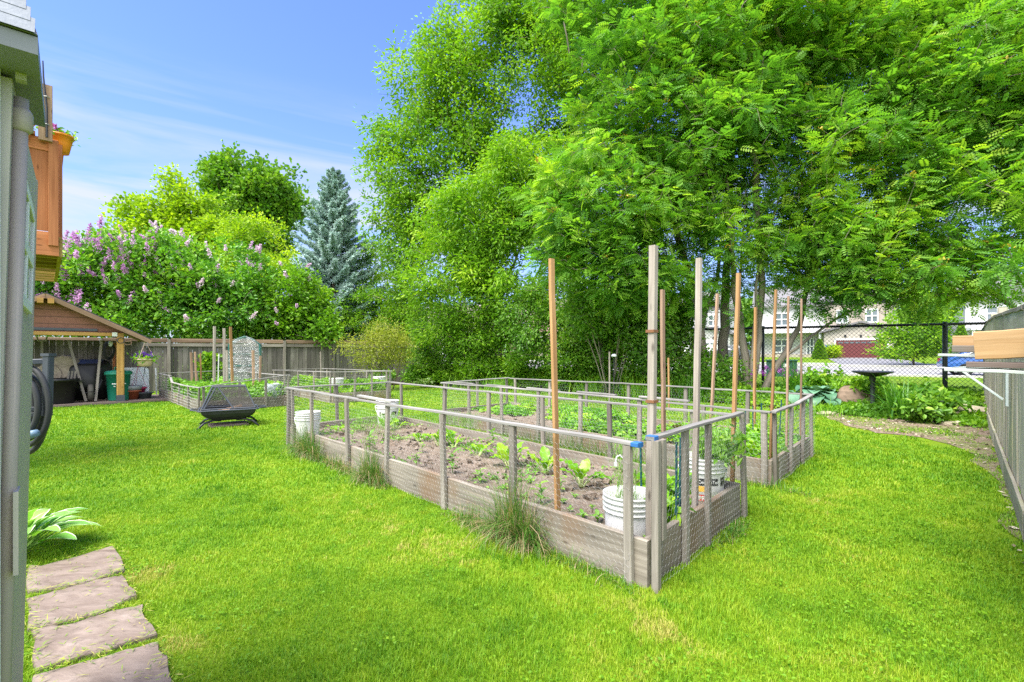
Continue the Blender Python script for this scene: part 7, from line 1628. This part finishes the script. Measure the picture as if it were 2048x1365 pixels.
def paint(nm, col):
    m, nt, out = newmat(nm); principled(nt, out, col, .3, spec=.5, Coat_Weight=.8, Coat_Roughness=.05); return m
s_c = np.dot(W(1872, 0, 27.2), SD) + 2.2
car('blue hatchback parked on the street beyond the mesh fence', s_c, 34.6, paint('car_blue', (.015, .09, .36)))
p_ = W(1452, 0, 44); car('grey car in the driveway behind the rowan stems', np.dot(p_, SD), 49.5, paint('car_grey', (.10, .11, .12)), -1)
# utility box, blue bin, evergreens, street tree
p = S(np.dot(W(1563, 0, 26), SD), 30.2); mb = MB(); t = thing('utility_box', 'dark green utility box on the verge beyond the mesh fence', 'utility box', p); M['box_green'] = plain('box_green', (.03, .10, .075), .55)
mb.box(p + ZZ * .42, .72, .45, .42, ax=SD); obj('body', mb, M['box_green'], t); mb = MB(); mb.box(p + ZZ * .87, .77, .50, .03, ax=SD); obj('lid', mb, M['box_green'], t); mb = MB(); mb.box(p - SN * .455 + SD * .2 + ZZ * .6, .10, .008, .09, ax=SD); obj('notice', mb, M['white_paint'], t)
p = S(np.dot(W(1659, 0, 47), SD), 56.6); p[2] = GZ; t = thing('recycling_box', 'blue recycling box beside the garage wall', 'bin', p); mb = MB(); mb.box(p + ZZ * 1.05, .3, .22, .22, ax=SD); mb.box(p + ZZ * .45, .26, .2, .4, ax=SD); obj('body', mb, plain('box_blue', (.02, .08, .35), .5), t)
def conifer(label, px, w, h, r, seed):
    p = S(np.dot(W(px, 0, 46), SD) if False else 0, 0); d = np.array([(px - CX) / F, 1, 0]); k = w / np.dot(d, SN); p = d * k; p[2] = hgt(p[0], p[1]); rng = np.random.default_rng(seed)
    n = 2600; f = rng.random(n); a = rng.uniform(0, 6.283, n); rr = r * (1 - f) ** .75 * (.75 + .4 * rng.random(n)); P = p + np.stack([np.cos(a) * rr, np.sin(a) * rr, f * h], 1); mb = MB(); D = nrm(np.stack([np.cos(a), np.sin(a), np.full(n, 1.6)], 1) + rng.normal(0, .3, (n, 3)))
    leaves(P, D, rdir(n), np.full(n, .22), np.full(n, .10), np.clip(rng.normal(.5, .25, n), 0, 1), mb, 'diamond'); t = thing('conical_evergreen', label, 'evergreen', p, 'clipped evergreens by the houses'); obj('foliage', mb, M['maple_dark'], t); mb = MB(); mb.tube([p, p + ZZ * h * .8], .06, 6); obj('trunk', mb, M['bark_brown'], t)
conifer('small cone-shaped evergreen left of the maroon garage door', 1639, 54.5, 1.75, .55, 1)
conifer('cone-shaped evergreen in front of the cream house at the far right', 1922, 53.5, 2.9, .7, 2)
d = np.array([(1828 - CX) / F, 1, 0]); b = d * (44 / np.dot(d, SN)); b[2] = hgt(b[0], b[1])
bs = b[1]
tree('street_tree', 'young yellow-green street tree with a slim trunk on the opposite verge', 'tree', [path(b, b + [0, 0, 1.6], b + [.1, 0, 3.2], b + [.05, 0, 5])], [E(1828, 655, bs, 62, 50, 2.0), E(1800, 690, bs, 45, 28, 1.4), E(1850, 610, bs, 48, 40, 1.6), E(1870, 680, bs, 30, 30, 1.1)], 330, ('ovate', .20, .13), 34, .24, 'ash_light', bark='bark_grey', gap=.36, gscale=.5, tip=.009, rmax=.12, seed=93)
shrub('round_shrub', 'clipped round shrub right of the maroon garage door', 'shrub', 1788, 44, [E(1788, 712, 44, 12, 14, .6)], 60, 'shrub_mid', 95, leaf=('ovate', .14, .09), per=60, spread=.2, stems=3)
shrub('round_shrub', 'yellow shrub against the garage wall beside the blue box', 'shrub', 1664, 47, [E(1664, 704, 47, 13, 12, .6)], 50, 'yellow_leaf', 96, leaf=('ovate', .14, .09), per=60, spread=.2, stems=3)
# foliage far behind the houses and behind the board fence, which reads as one mass
n = 24000; s_ = RNG.uniform(-75, 60, n); w = RNG.uniform(78, 92, n); h = RNG.random(n) ** .7 * (5 + 7 * fbm(np.stack([s_, w], 1), .09, 3)); P = np.array([SD * a + SN * b_ for a, b_ in zip(s_, w)]) + ZZ * (h + .7)[:, None]; mb = MB()
leaves(P, rdir(n), rdir(n, .8), RNG.uniform(.7, 1.3, n), RNG.uniform(.5, .9, n), np.clip(.4 + (fbm(P, .2, 4) - .5) + RNG.normal(0, .15, n), 0, 1), mb, 'diamond'); obj('distant_woods', mb, M['maple_dark'], kind='stuff', label='distant tree belt behind the houses')
n = 26000; t_ = RNG.random(n); P = FB0 * (1 - t_[:, None] * 1.25) + FB1 * t_[:, None] * 1.25 + UU * RNG.uniform(2.4, 6, n)[:, None]; P[:, 2] = RNG.random(n) * (2.4 + 2.2 * fbm(P[:, :2], .5, 7)); mb = MB()
leaves(P, rdir(n), rdir(n, .8), RNG.uniform(.10, .2, n), RNG.uniform(.08, .13, n), np.clip(.35 + (fbm(P, .8, 4) - .5) + RNG.normal(0, .15, n), 0, 1), mb, 'ovate'); obj('hedge_undergrowth', mb, M['shrub_mid'], kind='stuff', label='leafy undergrowth behind the board fence')
